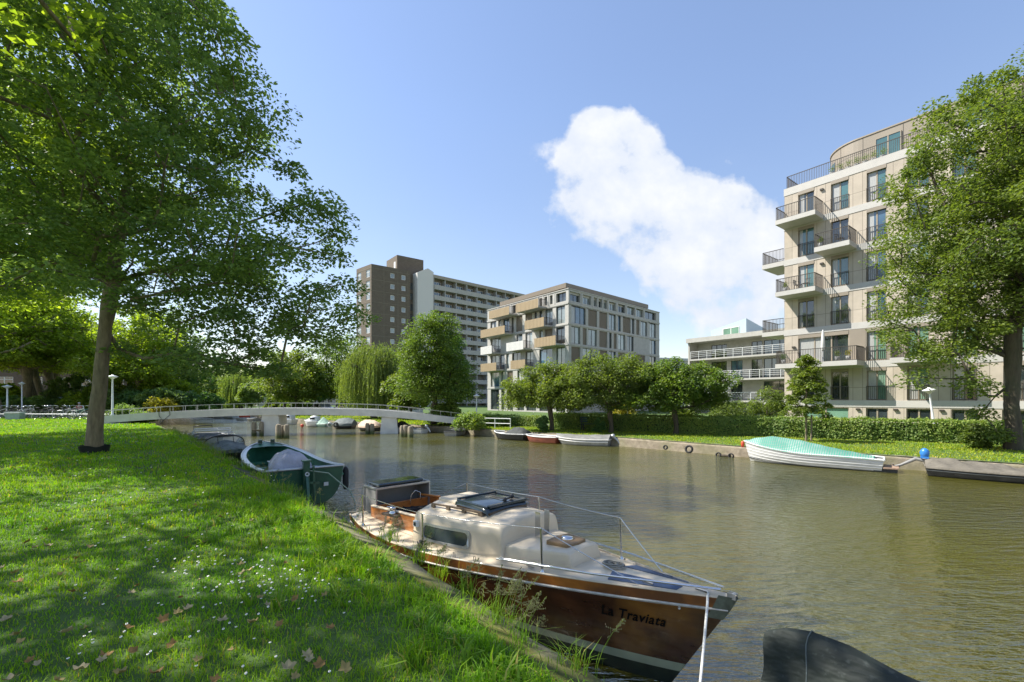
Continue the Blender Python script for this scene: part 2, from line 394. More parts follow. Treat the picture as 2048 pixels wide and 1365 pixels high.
def window(root, F, a, b, c, d, inset=.16, fr=.06, mull=1, tr=None, fm='dark_frame', gm='glass', rail=False, name='window', head=0, curt=0):
    w = MB(); w.M = F; y0, y1 = inset-.03, inset+.04; zc = c
    w.box(a+.004, a+fr, y0, y1, c+.004, d-.004); w.box(b-fr, b-.004, y0, y1, c+.004, d-.004)
    w.box(a+fr, b-fr, y0, y1, c+.004, c+fr); w.box(a+fr, b-fr, y0, y1, d-fr-head, d-.004)
    for k in range(1, mull):
        x = a+(b-a)*k/mull; w.box(x-fr*.7, x+fr*.7, y0+.005, y1, c+fr, d-fr-head)
    if tr: w.box(a+fr, b-fr, y0+.008, y1, tr-fr*.5, tr+fr*.5)
    o = w.build(name, M[fm], root)
    p = MB(); p.M = F; p.box(a+fr*.6, b-fr*.6, inset+.01, inset+.025, c+fr*.6, d-fr*.6); p.build('pane', M[gm], o)
    if curt:
        q = MB(); q.M = F; q.box(a+fr, a+(b-a)*curt, inset+.004, inset+.0095, zc+fr, d-fr); q.build('curtain', M['curt'], o)
    if rail:
        r = MB(); r.M = F; z = c+1.05; r.box(a-.02, b+.02, -.06, -.02, z-.02, z+.03); r.box(a-.02, b+.02, -.06, -.02, c+.05, c+.08)
        n = max(3, int((b-a)/.11))
        for k in range(n+1):
            x = a+(b-a)*k/n; r.box(x-.012, x+.012, -.05, -.03, c+.08, z-.02)
        r.build('railing', M['bronze'], o)
    return o
def rails(mb, pts, h=1.08, step=.12, w=.022, top=.045, z0=.05):
    """vertical-bar railing along a polyline of (x,y,z)"""
    for i in range(len(pts)-1):
        p = Vector(pts[i]); q = Vector(pts[i+1]); n = max(1, int((q-p).length/step)); up = Vector((0,0,h)); lo = Vector((0,0,z0))
        mb.bar(p+up, q+up, top); mb.bar(p+lo, q+lo, top*.7)
        for k in range(n+1):
            c = p.lerp(q, k/n); mb.bar(c+lo, c+up, w)
def frameM(x, y, d, z=0):
    return Matrix.Translation((x, y, z)) @ Matrix.Rotation(math.atan2(d[1], d[0]), 4, 'Z')
# ---- right: pale brick block with cantilevered balconies
fd = (.606, -.795); rb = empty('apartment_building', (23.7, 39.6, GF), math.atan2(fd[1], fd[0]), 'large pale brick apartment block with cantilevered balconies behind the hedge on the right', 'building')
LV = [2.53+3.035*k-GF for k in range(7)]   # floor heights 1..7 above its ground
W = 30.; D = 14.
cols = [(1.08,2.28),(3.48,4.68),(5.84,7.04),(8.24,9.44),(10.62,11.82),(13.0,14.2),(15.4,16.6),(17.8,19.0),(20.2,21.4)]
I4 = Matrix.Identity(4); wall = MB(); band = MB(); rr = random.Random(3)
for k in range(6):
    z0 = LV[k]; z1 = LV[k+1]-.50; hs = []
    for ci, (a, b) in enumerate(cols):
        if k == 1 and ci == 0: hs.append((1.08, 4.68, z0+.03, z0+2.42)); continue
        if k == 1 and ci == 1: continue
        hs.append((a, b, z0+.03, z0+2.50))
    face_mb(wall, I4, 0, W, z0, z1, hs)
    for h in hs:
        big = h[1]-h[0] > 2
        gm = rr.choice(['glass','glass_teal','glass_teal','glass_blue']) if k > 1 else rr.choice(['glass','glass_green','glass'])
        if k == 1 and not big: gm = 'glass_green'
        onb = (k in (5,3) and h[0] < 2.8) or (k == 4 and 2.9 < h[0] < 5) or big or (k==1 and 7.6 < h[0] < 10.5)
        window(rb, I4, *h, inset=.15, fr=.07, mull=3 if big else 2, fm='frame_beige', gm='glass' if big else gm, rail=not onb, head=.16, curt=rr.choice([0,0,.25,.35,.48]))
zg = LV[0]-.48; hs = [(1.5,4.68,.55,zg-.1)]+[(a-.05,b+.1,.45,zg-.1) for a, b in cols[2:]]
face_mb(wall, I4, 0, W, -.3, zg, hs)
for i, h in enumerate(hs): window(rb, I4, *h, inset=.15, fr=.07, mull=2, fm='frame_beige', gm='glass_green' if i == 0 else 'glass')
wall.box(0, .3, .3, D, -.3, LV[6]-.5); wall.box(W-.3, W, .3, D, -.3, LV[6]-.5); wall.box(.3, W-.3, D-.3, D, -.3, LV[6]-.5)
wall.build('wall', M['pale_brick'], rb)
for k in range(7): band.box(-.035, W, -.035, D, LV[k]-.50, LV[k]+(.0 if k < 6 else .12))
for k in range(7):   # panel joints in the bands
    for x in (4.9, 9.8, 14.7, 19.6, 24.5): pass
band.build('floor_band', M['band'], rb)
def tanp(*a, name='lintel'):
    q = MB(); q.box(*a); q.build(name, M['tan_panel'], rb)
for k in (1,):
    tanp(4.72, 5.80, -.022, .05, LV[k]+.02, LV[k+1]-.52, name='tan_panel'); tanp(7.08, 8.2, -.022, .05, LV[k]+.02, LV[k+1]-.52, name='tan_panel')
for k in range(6):
    for ci, (a, b) in enumerate(cols):
        if k == 1 and ci < 2: continue
        tanp(a+.0, b-.0, -.030, .12, LV[k]+2.26, LV[k]+2.53)
tanp(1.08, 4.68, -.030, .12, LV[1]+2.2, LV[1]+2.48)

def cant(u0, u1, k, d=1.8, side=None):
    sl = MB(); z = LV[k]-.02
    if side is None: sl.box(u0, u1, -d, -.04, z-.34, z+.03); pts = [(u0+.05,-.06,z),(u0+.05,-d+.05,z),(u1-.05,-d+.05,z),(u1-.05,-.06,z)]
    else: sl.box(-side, -.04, .0-.037, d, z-.36, z+.025); pts = [(-.06,.0,z),(-side+.05,.0,z),(-side+.05,d-.05,z),(-.06,d-.05,z)]
    o = sl.build('balcony', M['band'], rb); r = MB(); rails(r, pts, 1.1, .115, .024, .05); r.build('railing', M['bronze'], o)
cant(0, 2.97, 5); cant(2.9, 5.25, 4); cant(0, 2.97, 3); cant(0, 5.72, 1); cant(7.65, 10.6, 1); cant(12.6, 15.4, 3); cant(12.6,15.4,5); cant(15.2,18,4)
for k, w_, d_ in ((4,1.85,3.2),(2,1.85,3.2),(0,1.8,3.2)): cant(0,0,k,d_,w_)
cant(0,0,5-0,3.2,.55) if False else None
rl = MB(); z = LV[6]+.12; rails(rl, [(.15,D-1,z),(.15,.12,z),(W-.3,.12,z)], 1.05, .125, .026, .05); rl.build('roof_railing', M['bronze'], rb)
# penthouse with a rounded corner
pm = MB(); z0 = LV[6]+.12; z1 = 23.52-GF; path = []
cx, cy, cr = 4.9, 4.1, 2.6
for k in range(13):
    a = math.pi+k*math.pi/24; path.append((cx+cr*math.cos(a), cy+cr*math.sin(a)))
path = [(cx-cr, D-1.5)]+path+[(W-1.5, cy-cr), (W-1.5, D-1.5)]
pm.prism(path, z0, z1); pm.build('penthouse', M['tan_panel'], rb)
pj = MB()
for zz in (z0+.75, z0+1.5): 
    for i in range(len(path)-2): 
        a = Vector((*path[i], zz)); b = Vector((*path[i+1], zz)); pj.bar(a, b, .012, .02)
for x in (5.2,7.7,10.2,12.7,15.2): pj.box(x-.012, x+.012, cy-cr-.012, cy-cr+.02, z0, z1)
for k in (4, 9): pj.bar((*path[k], z0), (*path[k], z1), .03)
pj.build('cladding_joint', M['bronze'], rb)
pr = MB(); pr.prism([(p[0]+(-.06 if p[0] < 20 else .06), p[1]-.05) for p in path], z1, z1+.10); pr.build('roof_edge', M['frame_beige'], rb)
Fp = frameM(0, cy-cr-.03, (1,0))
for a, b in ((6.0,7.6),(11.0,12.6),(16,17.6)): window(rb, Fp, a, b, z0+.02, z0+2.15, inset=-.02, fm='frame_beige', gm='glass_teal', mull=2)
cw = MB()
for k in range(2, 7):
    a = Vector((*path[k], z0+.3)); b = Vector((*path[k+1], z0+.3)); n = Vector((a.x-cx, a.y-cy, 0)).normalized()*.03
    cw.add([a+n, b+n, b+n+Vector((0,0,1.5)), a+n+Vector((0,0,1.5))], [(0,1,2,3)], True)
cw.build('curved_window', M['glass_blue'], rb)
for u, z in ((2.85,LV[5]+2.1),(2.85,LV[3]+2.1),(.75,LV[1]+1.5),(5.3,1.35),(7.6,1.35),(10.1,1.35)):
    wl = MB(); wl.box(u-.12, u+.12, -.14, -.01, z-.07, z+.07); wl.build('wall_lamp', M['bronze'], rb)
# ---- middle: concrete grid block with golden balconies
Ld = (.609, -.793); Rd = (.718, .695); Cm = (8.26, 66.5); LW = 20.9; RW = 26.9
Lo = (Cm[0]-Ld[0]*LW, Cm[1]-Ld[1]*LW)
ang = math.atan2(Ld[1], Ld[0]); mbld = empty('apartment_building', (*Lo, GF), ang, 'mid-rise concrete grid apartment block with golden balconies behind the small round trees', 'building')
FL = I4; ra = math.atan2(Rd[1], Rd[0])-ang; FR = Matrix.Translation((LW,0,0)) @ Matrix.Rotation(ra, 4, 'Z')
ht = 2.7+219/910*66.5-GF       # top of the frame
st = 3.02; za = ht-1.95        # underside of the attic row
fz = [za-st*(5-k) for k in range(6)]   # floors 0..5 ; rows 5..1 below the attic
P = lambda t: [(float(a.split(',')[0]), float(a.split(',')[1]), a.split(',')[2]) for a in t.split()]
RR = {5: P('0.55,2.80,W 3.41,5.80,P 6.18,7.05,W 7.63,8.63,P 8.90,9.75,W 10.31,12.61,P 13.05,15.16,W 15.84,18.12,W 18.71,21.45,P 21.73,25.64,W'),
 4: P('0.66,4.15,W 4.78,7.10,P 7.68,9.89,P 10.37,12.37,W 13.02,13.85,W 14.45,16.87,P 17.19,18.12,W 18.71,19.79,P 20.20,22.49,W 23.30,25.64,W'),
 3: P('0.66,2.80,W 3.41,4.40,P 4.73,7.05,W 7.68,9.89,P 10.37,11.16,W 11.71,12.61,P 13.05,15.22,W 15.84,17.89,W 18.71,22.77,B 23.30,25.64,W'),
 2: P('0.66,2.80,P 3.41,5.80,W 7.68,9.89,P 10.37,12.37,W 13.05,15.22,P 15.84,17.89,W 18.71,21.7,P 23.30,25.64,W'),
 1: P('0.66,2.80,W 3.41,5.80,W 7.68,9.89,W 10.37,12.37,P 13.05,15.22,W 15.84,17.89,W 18.71,21.7,W 23.30,25.64,W')}
RA = P('0.32,2.80,A 3.41,5.54,A 6.18,7.05,A 7.50,8.44,A 8.84,9.89,A 10.37,12.37,A 13.02,15.22,A 15.84,18.22,A 18.71,21.11,A 21.66,25.64,A')
LL = {5: P('0.94,2.73,W 3.48,5.38,W 5.72,6.57,W 7.40,8.97,W 9.29,10.16,W 10.93,13.61,W 14.38,15.04,W 15.55,16.24,W 16.80,17.47,P 18.24,20.15,W'),
 4: P('0.94,2.73,W 3.33,4.07,W 4.80,6.57,W 7.21,7.76,W 8.44,10.16,P 10.93,12.64,P 13.22,13.78,W 14.38,15.04,W 15.78,17.47,W 18.24,20.15,W'),
 3: P('1.03,4.07,W 4.94,6.51,B 8.57,10.16,W 10.93,12.69,W 14.38,15.20,W 15.67,17.47,P 18.24,20.15,W'),
 2: P('1.03,3.48,W 3.77,5.23,W 5.66,6.51,W 7.34,9.63,W 10.93,12.93,W 14.4,17.4,W 18.24,20.15,W'),
 1: P('1.03,3.60,W 4.2,5.23,W 6.0,7.6,P 8.8,10.6,W 11.2,13.6,W 14.4,17.4,W 18.24,20.15,W')}
LA = P('0.94,2.73,A 3.48,5.38,A 5.66,6.57,A 7.40,8.97,A 9.29,10.16,A 10.93,13.61,A 14.38,15.04,A 15.55,16.24,A 16.80,17.47,A 18.24,20.36,A')
wall = MB(); rr = random.Random(9)
for F, WW, rows, at in ((FL, LW, LL, LA), (FR, RW, RR, RA)):
    for k in range(1, 6):
        z0 = fz[k]; z1 = fz[k]+st if k < 5 else za
        hs = [(a, b, z0+.10, z1-.38) for a, b, t in rows[k] if t != 'B']
        face_mb(wall, F, 0, WW, z0, z1, hs, .32)
        for (a, b, t), h in zip([x for x in rows[k] if x[2] != 'B'], hs):
            if t == 'P':
                p = MB(); p.M = F; p.box(a+.004, b-.004, .16, .22, h[2]+.004, h[3]-.004)
                x = a+.2
                while x < b-.1: p.box(x, x+.07, .12, .16, h[2]+.01, h[3]-.01); x += .28
                p.build('ribbed_panel', M['ribbed'], mbld)
            else:
                window(mbld, F, *h, inset=.22, fr=.06, mull=3 if b-a > 3 else (2 if b-a > 1.6 else 1), fm='dark_frame', gm=rr.choice(['glass','glass_pale','glass_pale','glass_blue']), curt=rr.choice([0,0,.3,.5]))
    zz = fz[1]
    hs = [(a, b, 1.0 if F is FR else .2, zz-.38) for a, b, t in rows[1]]
    face_mb(wall, F, 0, WW, -.4, zz, hs, .32)
    for h in hs: window(mbld, F, *h, inset=.22, mull=2, fm='dark_frame', gm='glass')
    # the open attic frame
    hs = [(a, b, za+.30, ht-.28) for a, b, t in at]; face_mb(wall, F, 0, WW, za, ht, hs, .45)
    for i, h in enumerate(hs): window(mbld, F, *h, inset=.38, fr=.05, mull=2 if h[1]-h[0] > 1.8 else 1, fm='dark_frame', gm='glass_pale' if i % 3 else 'glass')
    wall.M = F; pls = sorted({a for a, b, t in at})
    for a in pls[1:]: wall.box(a-.40, a-.24, -.05, 0.0, za+.06, ht-.02)      # slim projecting piers
    wall.box(-.05, WW+.05, -.09, -.003, za-.17, za+.05); wall.box(-.05, WW+.05, -.09, .45, ht, ht+.12)
    for k in range(1, 6): wall.box(0.02, WW-.02, -.075, -.004, fz[k]-.24, fz[k]-.02)
    wall.M = None
pc = [(0,.0),(LW,.0)]; q1 = FR @ Vector((RW,0,0)); q0 = (0, q1.y-.5)
back = [(q1.x,q1.y),(q0[0]+q1.x-LW+0, q1.y+1.0),(0, 22.0)]
wall.prism([(.02,.46),(LW-.3,.46),(q1.x-.5,q1.y-.1),(q1.x-LW,q1.y+.4),(.0,q1.y-2)], ht-.6, ht-.3)
wall.add([(q1.x,q1.y,-.4),(.0,q1.y-2,-.4),(.0,q1.y-2,ht),(q1.x,q1.y,ht)], [(0,1,2,3)]); wall.add([(0,q1.y-2,-.4),(0,0,-.4),(0,0,ht),(0,q1.y-2,ht)], [(0,1,2,3)])
wall.build('concrete_frame', M['conc'], mbld)
# tan roof storey
d0 = Vector((LW, 0, 0)); inn = Vector((math.cos(ra), math.sin(ra), 0)); lft = Vector((-1, 0, 0))
pa = d0+inn*1.1+lft*1.1; pb = FR @ Vector((24.2, 1.2, 0)); pcn = Vector((3.2, 1.4, 0)); pdn = pcn+(pb-pa)
rs = MB(); rs.prism([(pcn.x,pcn.y),(pa.x,pa.y),(pb.x,pb.y),(pdn.x,pdn.y)], ht-.3, 19.9-GF-.7); rs.build('roof_storey', M['ribbed'], mbld)
ov = MB(); e = .55; ov.prism([(pcn.x-e,pcn.y-e),(pa.x+e*.2,pa.y-e),(pb.x+e,pb.y-e*.2),(pdn.x,pdn.y+e)], 19.9-GF-.70, 19.9-GF); ov.build('roof', M['ribbed'], mbld)
for u0, u1, k, m_ in ((3.17,8.92,5,'gold'),(10.75,16.23,5,'gold'),(.52,7.7,4,'gold'),(13.0,17.53,4,'gold'),(.52,3.95,3,'white_par'),(8.2,12.64,3,'white_par'),(15.35,20.1,3,'gold'),(.52,5.28,2,'gold'),(9.35,13.1,2,'gold')):
    b = MB(); z = fz[k]; d = 1.8
    b.box(u0, u1, -d, -.1, z-.22, z); b.m = 0; o = b.build('balcony', M['conc_grey'], mbld)
    b = MB(); b.box(u0, u1, -d-.06, -d, z-.26, z+1.12); b.box(u0-.0, u0+.06, -d, -.1, z+.001, z+1.12)
    x = u0+.15
    while x < u1-.1: b.box(x, x+.05, -d-.085, -d-.061, z-.25, z+1.11); x += .33
    b.build('parapet', M[m_], o)
    r = MB(); rails(r, [(u1-.03,-d+.03,z),(u1-.03,-.12,z)], 1.12, .13, .03, .05); r.build('railing', M['bronze'], o)
# ---- brown high-rise tower
Td = (.74, -.672); TL = 7.2; T0 = (-34.6-Td[0]*TL, 112-Td[1]*TL); ta = math.atan2(Td[1], Td[0])
tw = empty('tower_block', (*T0, GF), ta, 'brown brick high-rise tower with pale square windows and a lift box on its roof', 'building')
Trd = (.79, .613); FT = Matrix.Translation((TL,0,0)) @ Matrix.Rotation(math.atan2(Trd[1], Trd[0])-ta, 4, 'Z'); th = 35.8-GF; TR = 10.3
wall = MB(); hl = []; hr = []
for k in range(12):
    z = th-1.15-2.78*k-1.55
    if z < 1: break
    for a, b in ((.5,2.3),(4.7,6.5)): hl.append((a, b, z-.35, z+1.5))
    for a, b in ((4.9,6.0),(7.9,9.0)): hr.append((a, b, z+.05, z+1.25))
face_mb(wall, I4, 0, TL, -.4, th, hl, .25); face_mb(wall, FT, 0, TR, -.4, th, hr, .25)
q = FT @ Vector((TR,0,0)); bk = FT @ Vector((TR, 16, 0))
wall.add([(q.x,q.y,-.4),(bk.x,bk.y,-.4),(bk.x,bk.y,th),(q.x,q.y,th)], [(0,1,2,3)]); wall.add([(0,0,-.4),(0,0,th),(0,20,th),(0,20,-.4)], [(0,1,2,3)])
wall.add([(0,0,th-.4),(TL,0,th-.4),(q.x,q.y,th-.4),(bk.x,bk.y,th-.4),(0,20,th-.4)], [(0,1,2,3,4)])
wall.build('wall', M['brown_brick'], tw)
jn = MB(); jn.M = FT
for k in range(12): jn.box(0, TR, -.03, -.002, th-.95-2.78*k-.05, th-.95-2.78*k+.03)
for x in (3.2, 6.9, 9.6): jn.box(x-.04, x+.04, -.034, -.002, 0, th-.1)
jn.M = None
for k in range(12): jn.box(0, TL, -.03, -.002, th-.95-2.78*k-.05, th-.95-2.78*k+.03)
jn.build('panel_joint', mat('pale_joint', (.22,.19,.14), .8), tw)
for h in hl: window(tw, I4, *h, inset=.1, fr=.10, mull=2, tr=h[3]-.6, fm='white_frame', gm='glass_pale')
for h in hr: window(tw, FT, *h, inset=.1, fr=.10, mull=1, fm='white_frame', gm='glass_pale')
pn = MB(); a0 = FT @ Vector((8.2, 2.6, 0)); pn.M = FT; pn.box(8.0, 15.6, 3.0, 10, th-.4, 40.3-GF); pn.build('lift_house', M['brown_brick'], tw)
pw = MB(); pw.M = FT @ Matrix.Translation((8.0,0,0)); pw.box(-.03, 0.0, 4.0, 5.0, th+1.2, th+3.0); pw.build('lift_house_window', M['white_frame'], tw)
rc = MB(); rc.M = FT; rc.box(TR+.001, TR+1.6, 1.4, 8, -.4, th+.5); rc.build('stair_recess', M['brown_brick'], tw)
for k in range(9):
    z = th-3.2-2.78*k; window(tw, FT @ Matrix.Translation((0,1.36,0)), TR+.3, TR+1.5, z-1.2, z+.5, inset=0, fm='dark_frame', gm='glass')
# ---- long gallery slab
Sd = (.729, .684); sb = empty('apartment_building', (-21-Sd[0]*5, 122-Sd[1]*5, GF), math.atan2(Sd[1], Sd[0]), 'long grey high-rise slab with rows of pale balconies beside the brown tower', 'building')
sh = 35.3-GF; S0 = 5.0; bay = 3.72; nb = 13
e = MB(); e.box(0, S0, .0, 12, -.4, sh-.5)
e.add([(0,0,sh-.5),(0,0,sh+.2),(3.2,0,sh+1.9),(S0,0,sh+1.2),(S0,0,sh-.5),(0,12,sh-.5),(0,12,sh+.2),(3.2,12,sh+1.9),(S0,12,sh+1.2),(S0,12,sh-.5)],
      [(0,4,3,2,1),(5,6,7,8,9),(0,1,6,5),(1,2,7,6),(2,3,8,7),(3,4,9,8)])
e.build('stair_tower', M['white_par'], sb)
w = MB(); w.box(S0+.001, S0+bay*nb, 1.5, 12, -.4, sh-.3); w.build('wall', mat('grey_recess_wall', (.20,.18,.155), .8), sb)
rf = MB(); rf.box(S0+.001, S0+bay*nb, -.2, 12, sh-.3, sh+.55); rf.box(S0+46, S0+48, 4, 8, sh+.55, sh+2.2); rf.build('roof', mat('tan_fascia', (.34,.30,.24), .8), sb)
fin = MB()
for i in range(nb+1): fin.box(S0+bay*i-.13, S0+bay*i+.13, -.05, 1.5, -.4, sh-.3)
fin.build('divider', M['conc_grey'], sb)
for k in range(12):
    z = sh-.3-2.8*(k+1)
    if z < -1: break
    o = MB(); o.box(S0+.14, S0+bay*nb, -.12, 1.5, z-.18, z); o.box(S0+.14, S0+bay*nb, -.20, -.12, z-.2, z+1.02)
    o.build('gallery', M['conc'], sb)
    if k < 9:
        for i in range(11):
            a = S0+bay*i+.9; window(sb, Matrix.Translation((0,1.3,0)), a, a+2.2, z+.9, z+2.15, inset=0, fr=.07, mull=3, fm='white_frame', gm='glass_blue')
# ---- low terraced block behind
Zd = (.606, -.795); lb = empty('apartment_building', (26.1, 66.6, GF), math.atan2(Zd[1], Zd[0]), 'low terraced block with white railed galleries and a blue rooftop house', 'building')
zf = [2.4-GF, 5.35-GF, 8.35-GF]; zr = 10.75-GF; LWd = 24
wl = MB(); hs = []
for k, z0 in enumerate([0]+zf):
    z1 = (zf+[zr])[k]-.3
    for a, b in ((2.1,4.4),(5.0,6.6),(7.8,9.2),(9.4,12.3),(13.5,16),(18,21)): 
        if (k+int(a)) % 5 != 3: hs.append((a, b, z0+.12, z1-.1))
pv = 0
for k, z0 in enumerate([-.4]+zf):
    z1 = (zf+[zr])[k]; face_mb(wl, Matrix.Translation((0,2.0,0)), 0, LWd, z0, z1, [h for h in hs if z0 <= h[2] < z1], .2)
wl.box(-.25, 0, -.2, 11, -.4, zr); wl.box(LWd, LWd+.25, 0, 11, -.4, zr); wl.box(0, LWd, 10.8, 11, -.4, zr); wl.build('wall', M['conc'], lb)
for h in hs: window(lb, Matrix.Translation((0,2.0,0)), *h, inset=.1, mull=3 if h[1]-h[0] > 2 else 2, fm='dark_frame', gm=rr.choice(['glass','glass_blue','glass']))
for k, z in enumerate(zf):
    g = MB(); x1 = (9.3, 13.0, 14.5)[k]; x0 = (0, 2.2, .1)[k]; g.box(x0, x1+2, -.3, 1.99, z-.22, z); o = g.build('gallery', M['conc'], lb)
    r = MB(); 
    for zz in (.35, .6, .85, 1.08): r.bar((x0+.1,-.25,z+zz), (x1+1.9,-.25,z+zz), .03 if zz < 1 else .05)
    n = int((x1+2-x0)/1.2)
    for i in range(n+1): x = x0+.1+(x1+1.8-x0)*i/n; r.bar((x,-.25,z), (x,-.25,z+1.1), .045)
    r.build('railing', M['white_metal'], o)
rf = MB(); rf.box(-.4, LWd+.4, -.5, 11.3, zr, zr+.62); rf.build('roof', M['conc'], lb)
bx = MB(); z0 = zr+.62; bx.add([(1.2,3.5,z0),(7.0,2.2,z0),(7.0,9,z0),(1.2,9,z0),(1.2,3.5,z0+1.4),(7.0,2.2,z0+2.3),(7.0,9,z0+1.2),(1.2,9,z0+1.0)],
     [(4,5,6,7),(0,1,5,4),(1,2,6,5),(2,3,7,6),(3,0,4,7)]); bo = bx.build('roof_house', M['blue_clad'], lb)
window(lb, frameM(1.2,3.5,(5.8,-1.3)), 2.2, 4.9, z0+.15, z0+1.35, inset=-.05, mull=2, fm='white_frame', gm='glass_green')
stw = MB()
for y in (-.5, -1.3):
    stw.bar((4.2,y,zf[0]), (7.6,y,zf[1]), .06, .2); stw.bar((4.2,y,zf[0]+1), (7.6,y,zf[1]+1), .045)
for i in range(14):
    t = (i+.5)/14; stw.box(4.2+3.4*t-.14, 4.2+3.4*t+.14, -1.28, -.52, zf[0]+(zf[1]-zf[0])*t-.02, zf[0]+(zf[1]-zf[0])*t+.02)
stw.build('outside_stair', M['galv'], lb)
# ---- distant white block glimpsed right of the grid block, and far terraces
def simple_block(loc, d, L, Dp, Hh, mats, lab, nfl, bayw, wm='white_frame', roofm='roof_dark', pitched=False, name='apartment_building', wh=1.4, gm='glass'):
    o = empty(name, (*loc, GF if loc[0] > -30 or loc[1] > 90 else GN), math.atan2(d[1], d[0]), lab, 'building'); w = MB(); fl = Hh/nfl; hs = []
    n = int(L/bayw)
    for k in range(nfl):
        for i in range(n):
            if len(hs) < 98: hs.append((bayw*i+bayw*.2, bayw*i+bayw*.8, fl*k+.8, fl*k+.8+wh))
    face_mb(w, I4, 0, L, -.4, Hh, hs, .15); w.add([(0,0,-.4),(0,0,Hh),(0,Dp,Hh),(0,Dp,-.4)], [(0,1,2,3)]); w.add([(L,0,-.4),(L,Dp,-.4),(L,Dp,Hh),(L,0,Hh)], [(0,1,2,3)]); w.add([(0,Dp,-.4),(0,Dp,Hh),(L,Dp,Hh),(L,Dp,-.4)], [(0,1,2,3)])
    w.build('wall', mats, o)
    for h in hs: window(o, I4, *h, inset=.08, fr=.09, mull=2, tr=h[3]-.4, fm=wm, gm=gm)
    r = MB()
    if pitched:
        r.add([(-.3,-.4,Hh),(L+.3,-.4,Hh),(L+.3,Dp*.45,Hh+2.6),(-.3,Dp*.45,Hh+2.6),(-.3,Dp+.4,Hh),(L+.3,Dp+.4,Hh)], [(0,1,2,3),(3,2,5,4),(0,3,4),(1,5,2),(0,4,5,1)])
        ro = r.build('roof', M[roofm], o); c = MB()
        for i in range(0, n, 2): x = bayw*i; c.box(x-.35, x+.35, 2.0, 3.4, Hh+.4, Hh+3.0)
        c.build('chimney', M['red_brick'], ro)
    else: r.box(-.2, L+.2, -.3, Dp+.2, Hh, Hh+.5); r.build('roof', M[roofm], o)
    return o
simple_block((26.5,88), (.95,.3), 26, 9, 9.6, M['white_par'], 'distant white flat-roofed block glimpsed right of the concrete grid block', 3, 3.2, roofm='white_par')
simple_block((-74,132), (.80,.60), 30, 10, 9.4, M['white_par'], 'distant row of white terraced houses with chimneys beyond the footbridge', 4, 2.4, roofm='white_par', pitched=True, name='terraced_house_row')
simple_block((-120,58), (.93,.36), 64, 10, 9.0, M['red_brick'], 'dark brick row of houses with white windows behind the leaning street trees', 3, 3.6, name='terraced_house_row')
# ============================================================ vegetation
M['bark'] = barkmat('grey_brown_bark', (.25,.20,.125)); M['bark_dark'] = barkmat('dark_bark', (.10,.08,.055))
M['leaf_main'] = leafmat('dark_green_leaves', (.095,.165,.066), (.175,.265,.10), .48, tcol=(1.6,1.6,.55))
M['leaf_lime'] = leafmat('backlit_plane_leaves', (.135,.20,.032), (.23,.30,.055), .55)
M['leaf_elm'] = leafmat('fresh_elm_leaves', (.078,.122,.034), (.15,.195,.062), .38, spec=.25)
M['leaf_cherry'] = leafmat('round_tree_leaves', (0.082,0.130,0.030), (0.177,0.225,0.054), .35)
M['leaf_poplar'] = leafmat('poplar_leaves', (0.066,0.125,0.029), (0.138,0.197,0.048), .35)
M['leaf_willow'] = leafmat('willow_leaves', (.13,.18,.062), (.20,.255,.10), .38)
M['leaf_far'] = leafmat('distant_tree_leaves', (0.130,0.195,0.072), (0.221,0.286,0.111), .35)
M['leaf_dark'] = leafmat('dark_tree_leaves', (.055,.12,.048), (.11,.20,.075), .38)  # deeper, bluer green leaf tone
M['leaf_hedge'] = leafmat('hedge_leaves', (0.087,0.167,0.039), (0.235,0.304,0.087), .3)
M['leaf_yellow'] = leafmat('yellow_green_leaves', (0.240,0.240,0.036), (0.360,0.324,0.060), .4)
def leaf_quads(P, Nrm, Dr, size, asp, rng):
    """rhombic folded leaves: P centre, Nrm normal, Dr long axis"""
    Dr = Dr - Nrm*np.sum(Dr*Nrm, 1, keepdims=True); Dr /= np.linalg.norm(Dr, axis=1, keepdims=True)+1e-9
    S = np.cross(Nrm, Dr); sz = (size*rng.uniform(.65, 1.3, len(P)))[:, None]
    a = P-Dr*sz*.5; b = P+S*sz*asp*.5+Nrm*sz*.08+Dr*sz*.02; c = P+Dr*sz*.5-Nrm*sz*.06; d = P-S*sz*asp*.5+Nrm*sz*.08+Dr*sz*.02
    V = np.stack([a, b, c, d], 1).reshape(-1, 3); F = np.arange(len(P)*4).reshape(-1, 4); return V, F
def unit(rng, n):
    v = rng.normal(size=(n, 3)); return v/np.linalg.norm(v, axis=1, keepdims=True)
def foliage(cl, crad, nper, size, rng, flat=.55, asp=.62, droop=.3, upb=.9, hole=None):
    k = len(cl); idx = np.repeat(np.arange(k), nper); n = len(idx)
    r = crad[idx][:, None]*rng.uniform(.15, 1, (n, 1))**.6
    off = unit(rng, n)*r; off[:, 2] *= flat; off[:, 2] -= droop*(off[:, 0]**2+off[:, 1]**2)/crad[idx]
    P = cl[idx]+off; Nr = unit(rng, n)*.75; Nr[:, 2] += upb; Nr /= np.linalg.norm(Nr, axis=1, keepdims=True)
    D = off+unit(rng, n)*.35*r; D[:, 2] -= .25*r[:, 0]
    return leaf_quads(P, Nr, D, size, asp, rng)
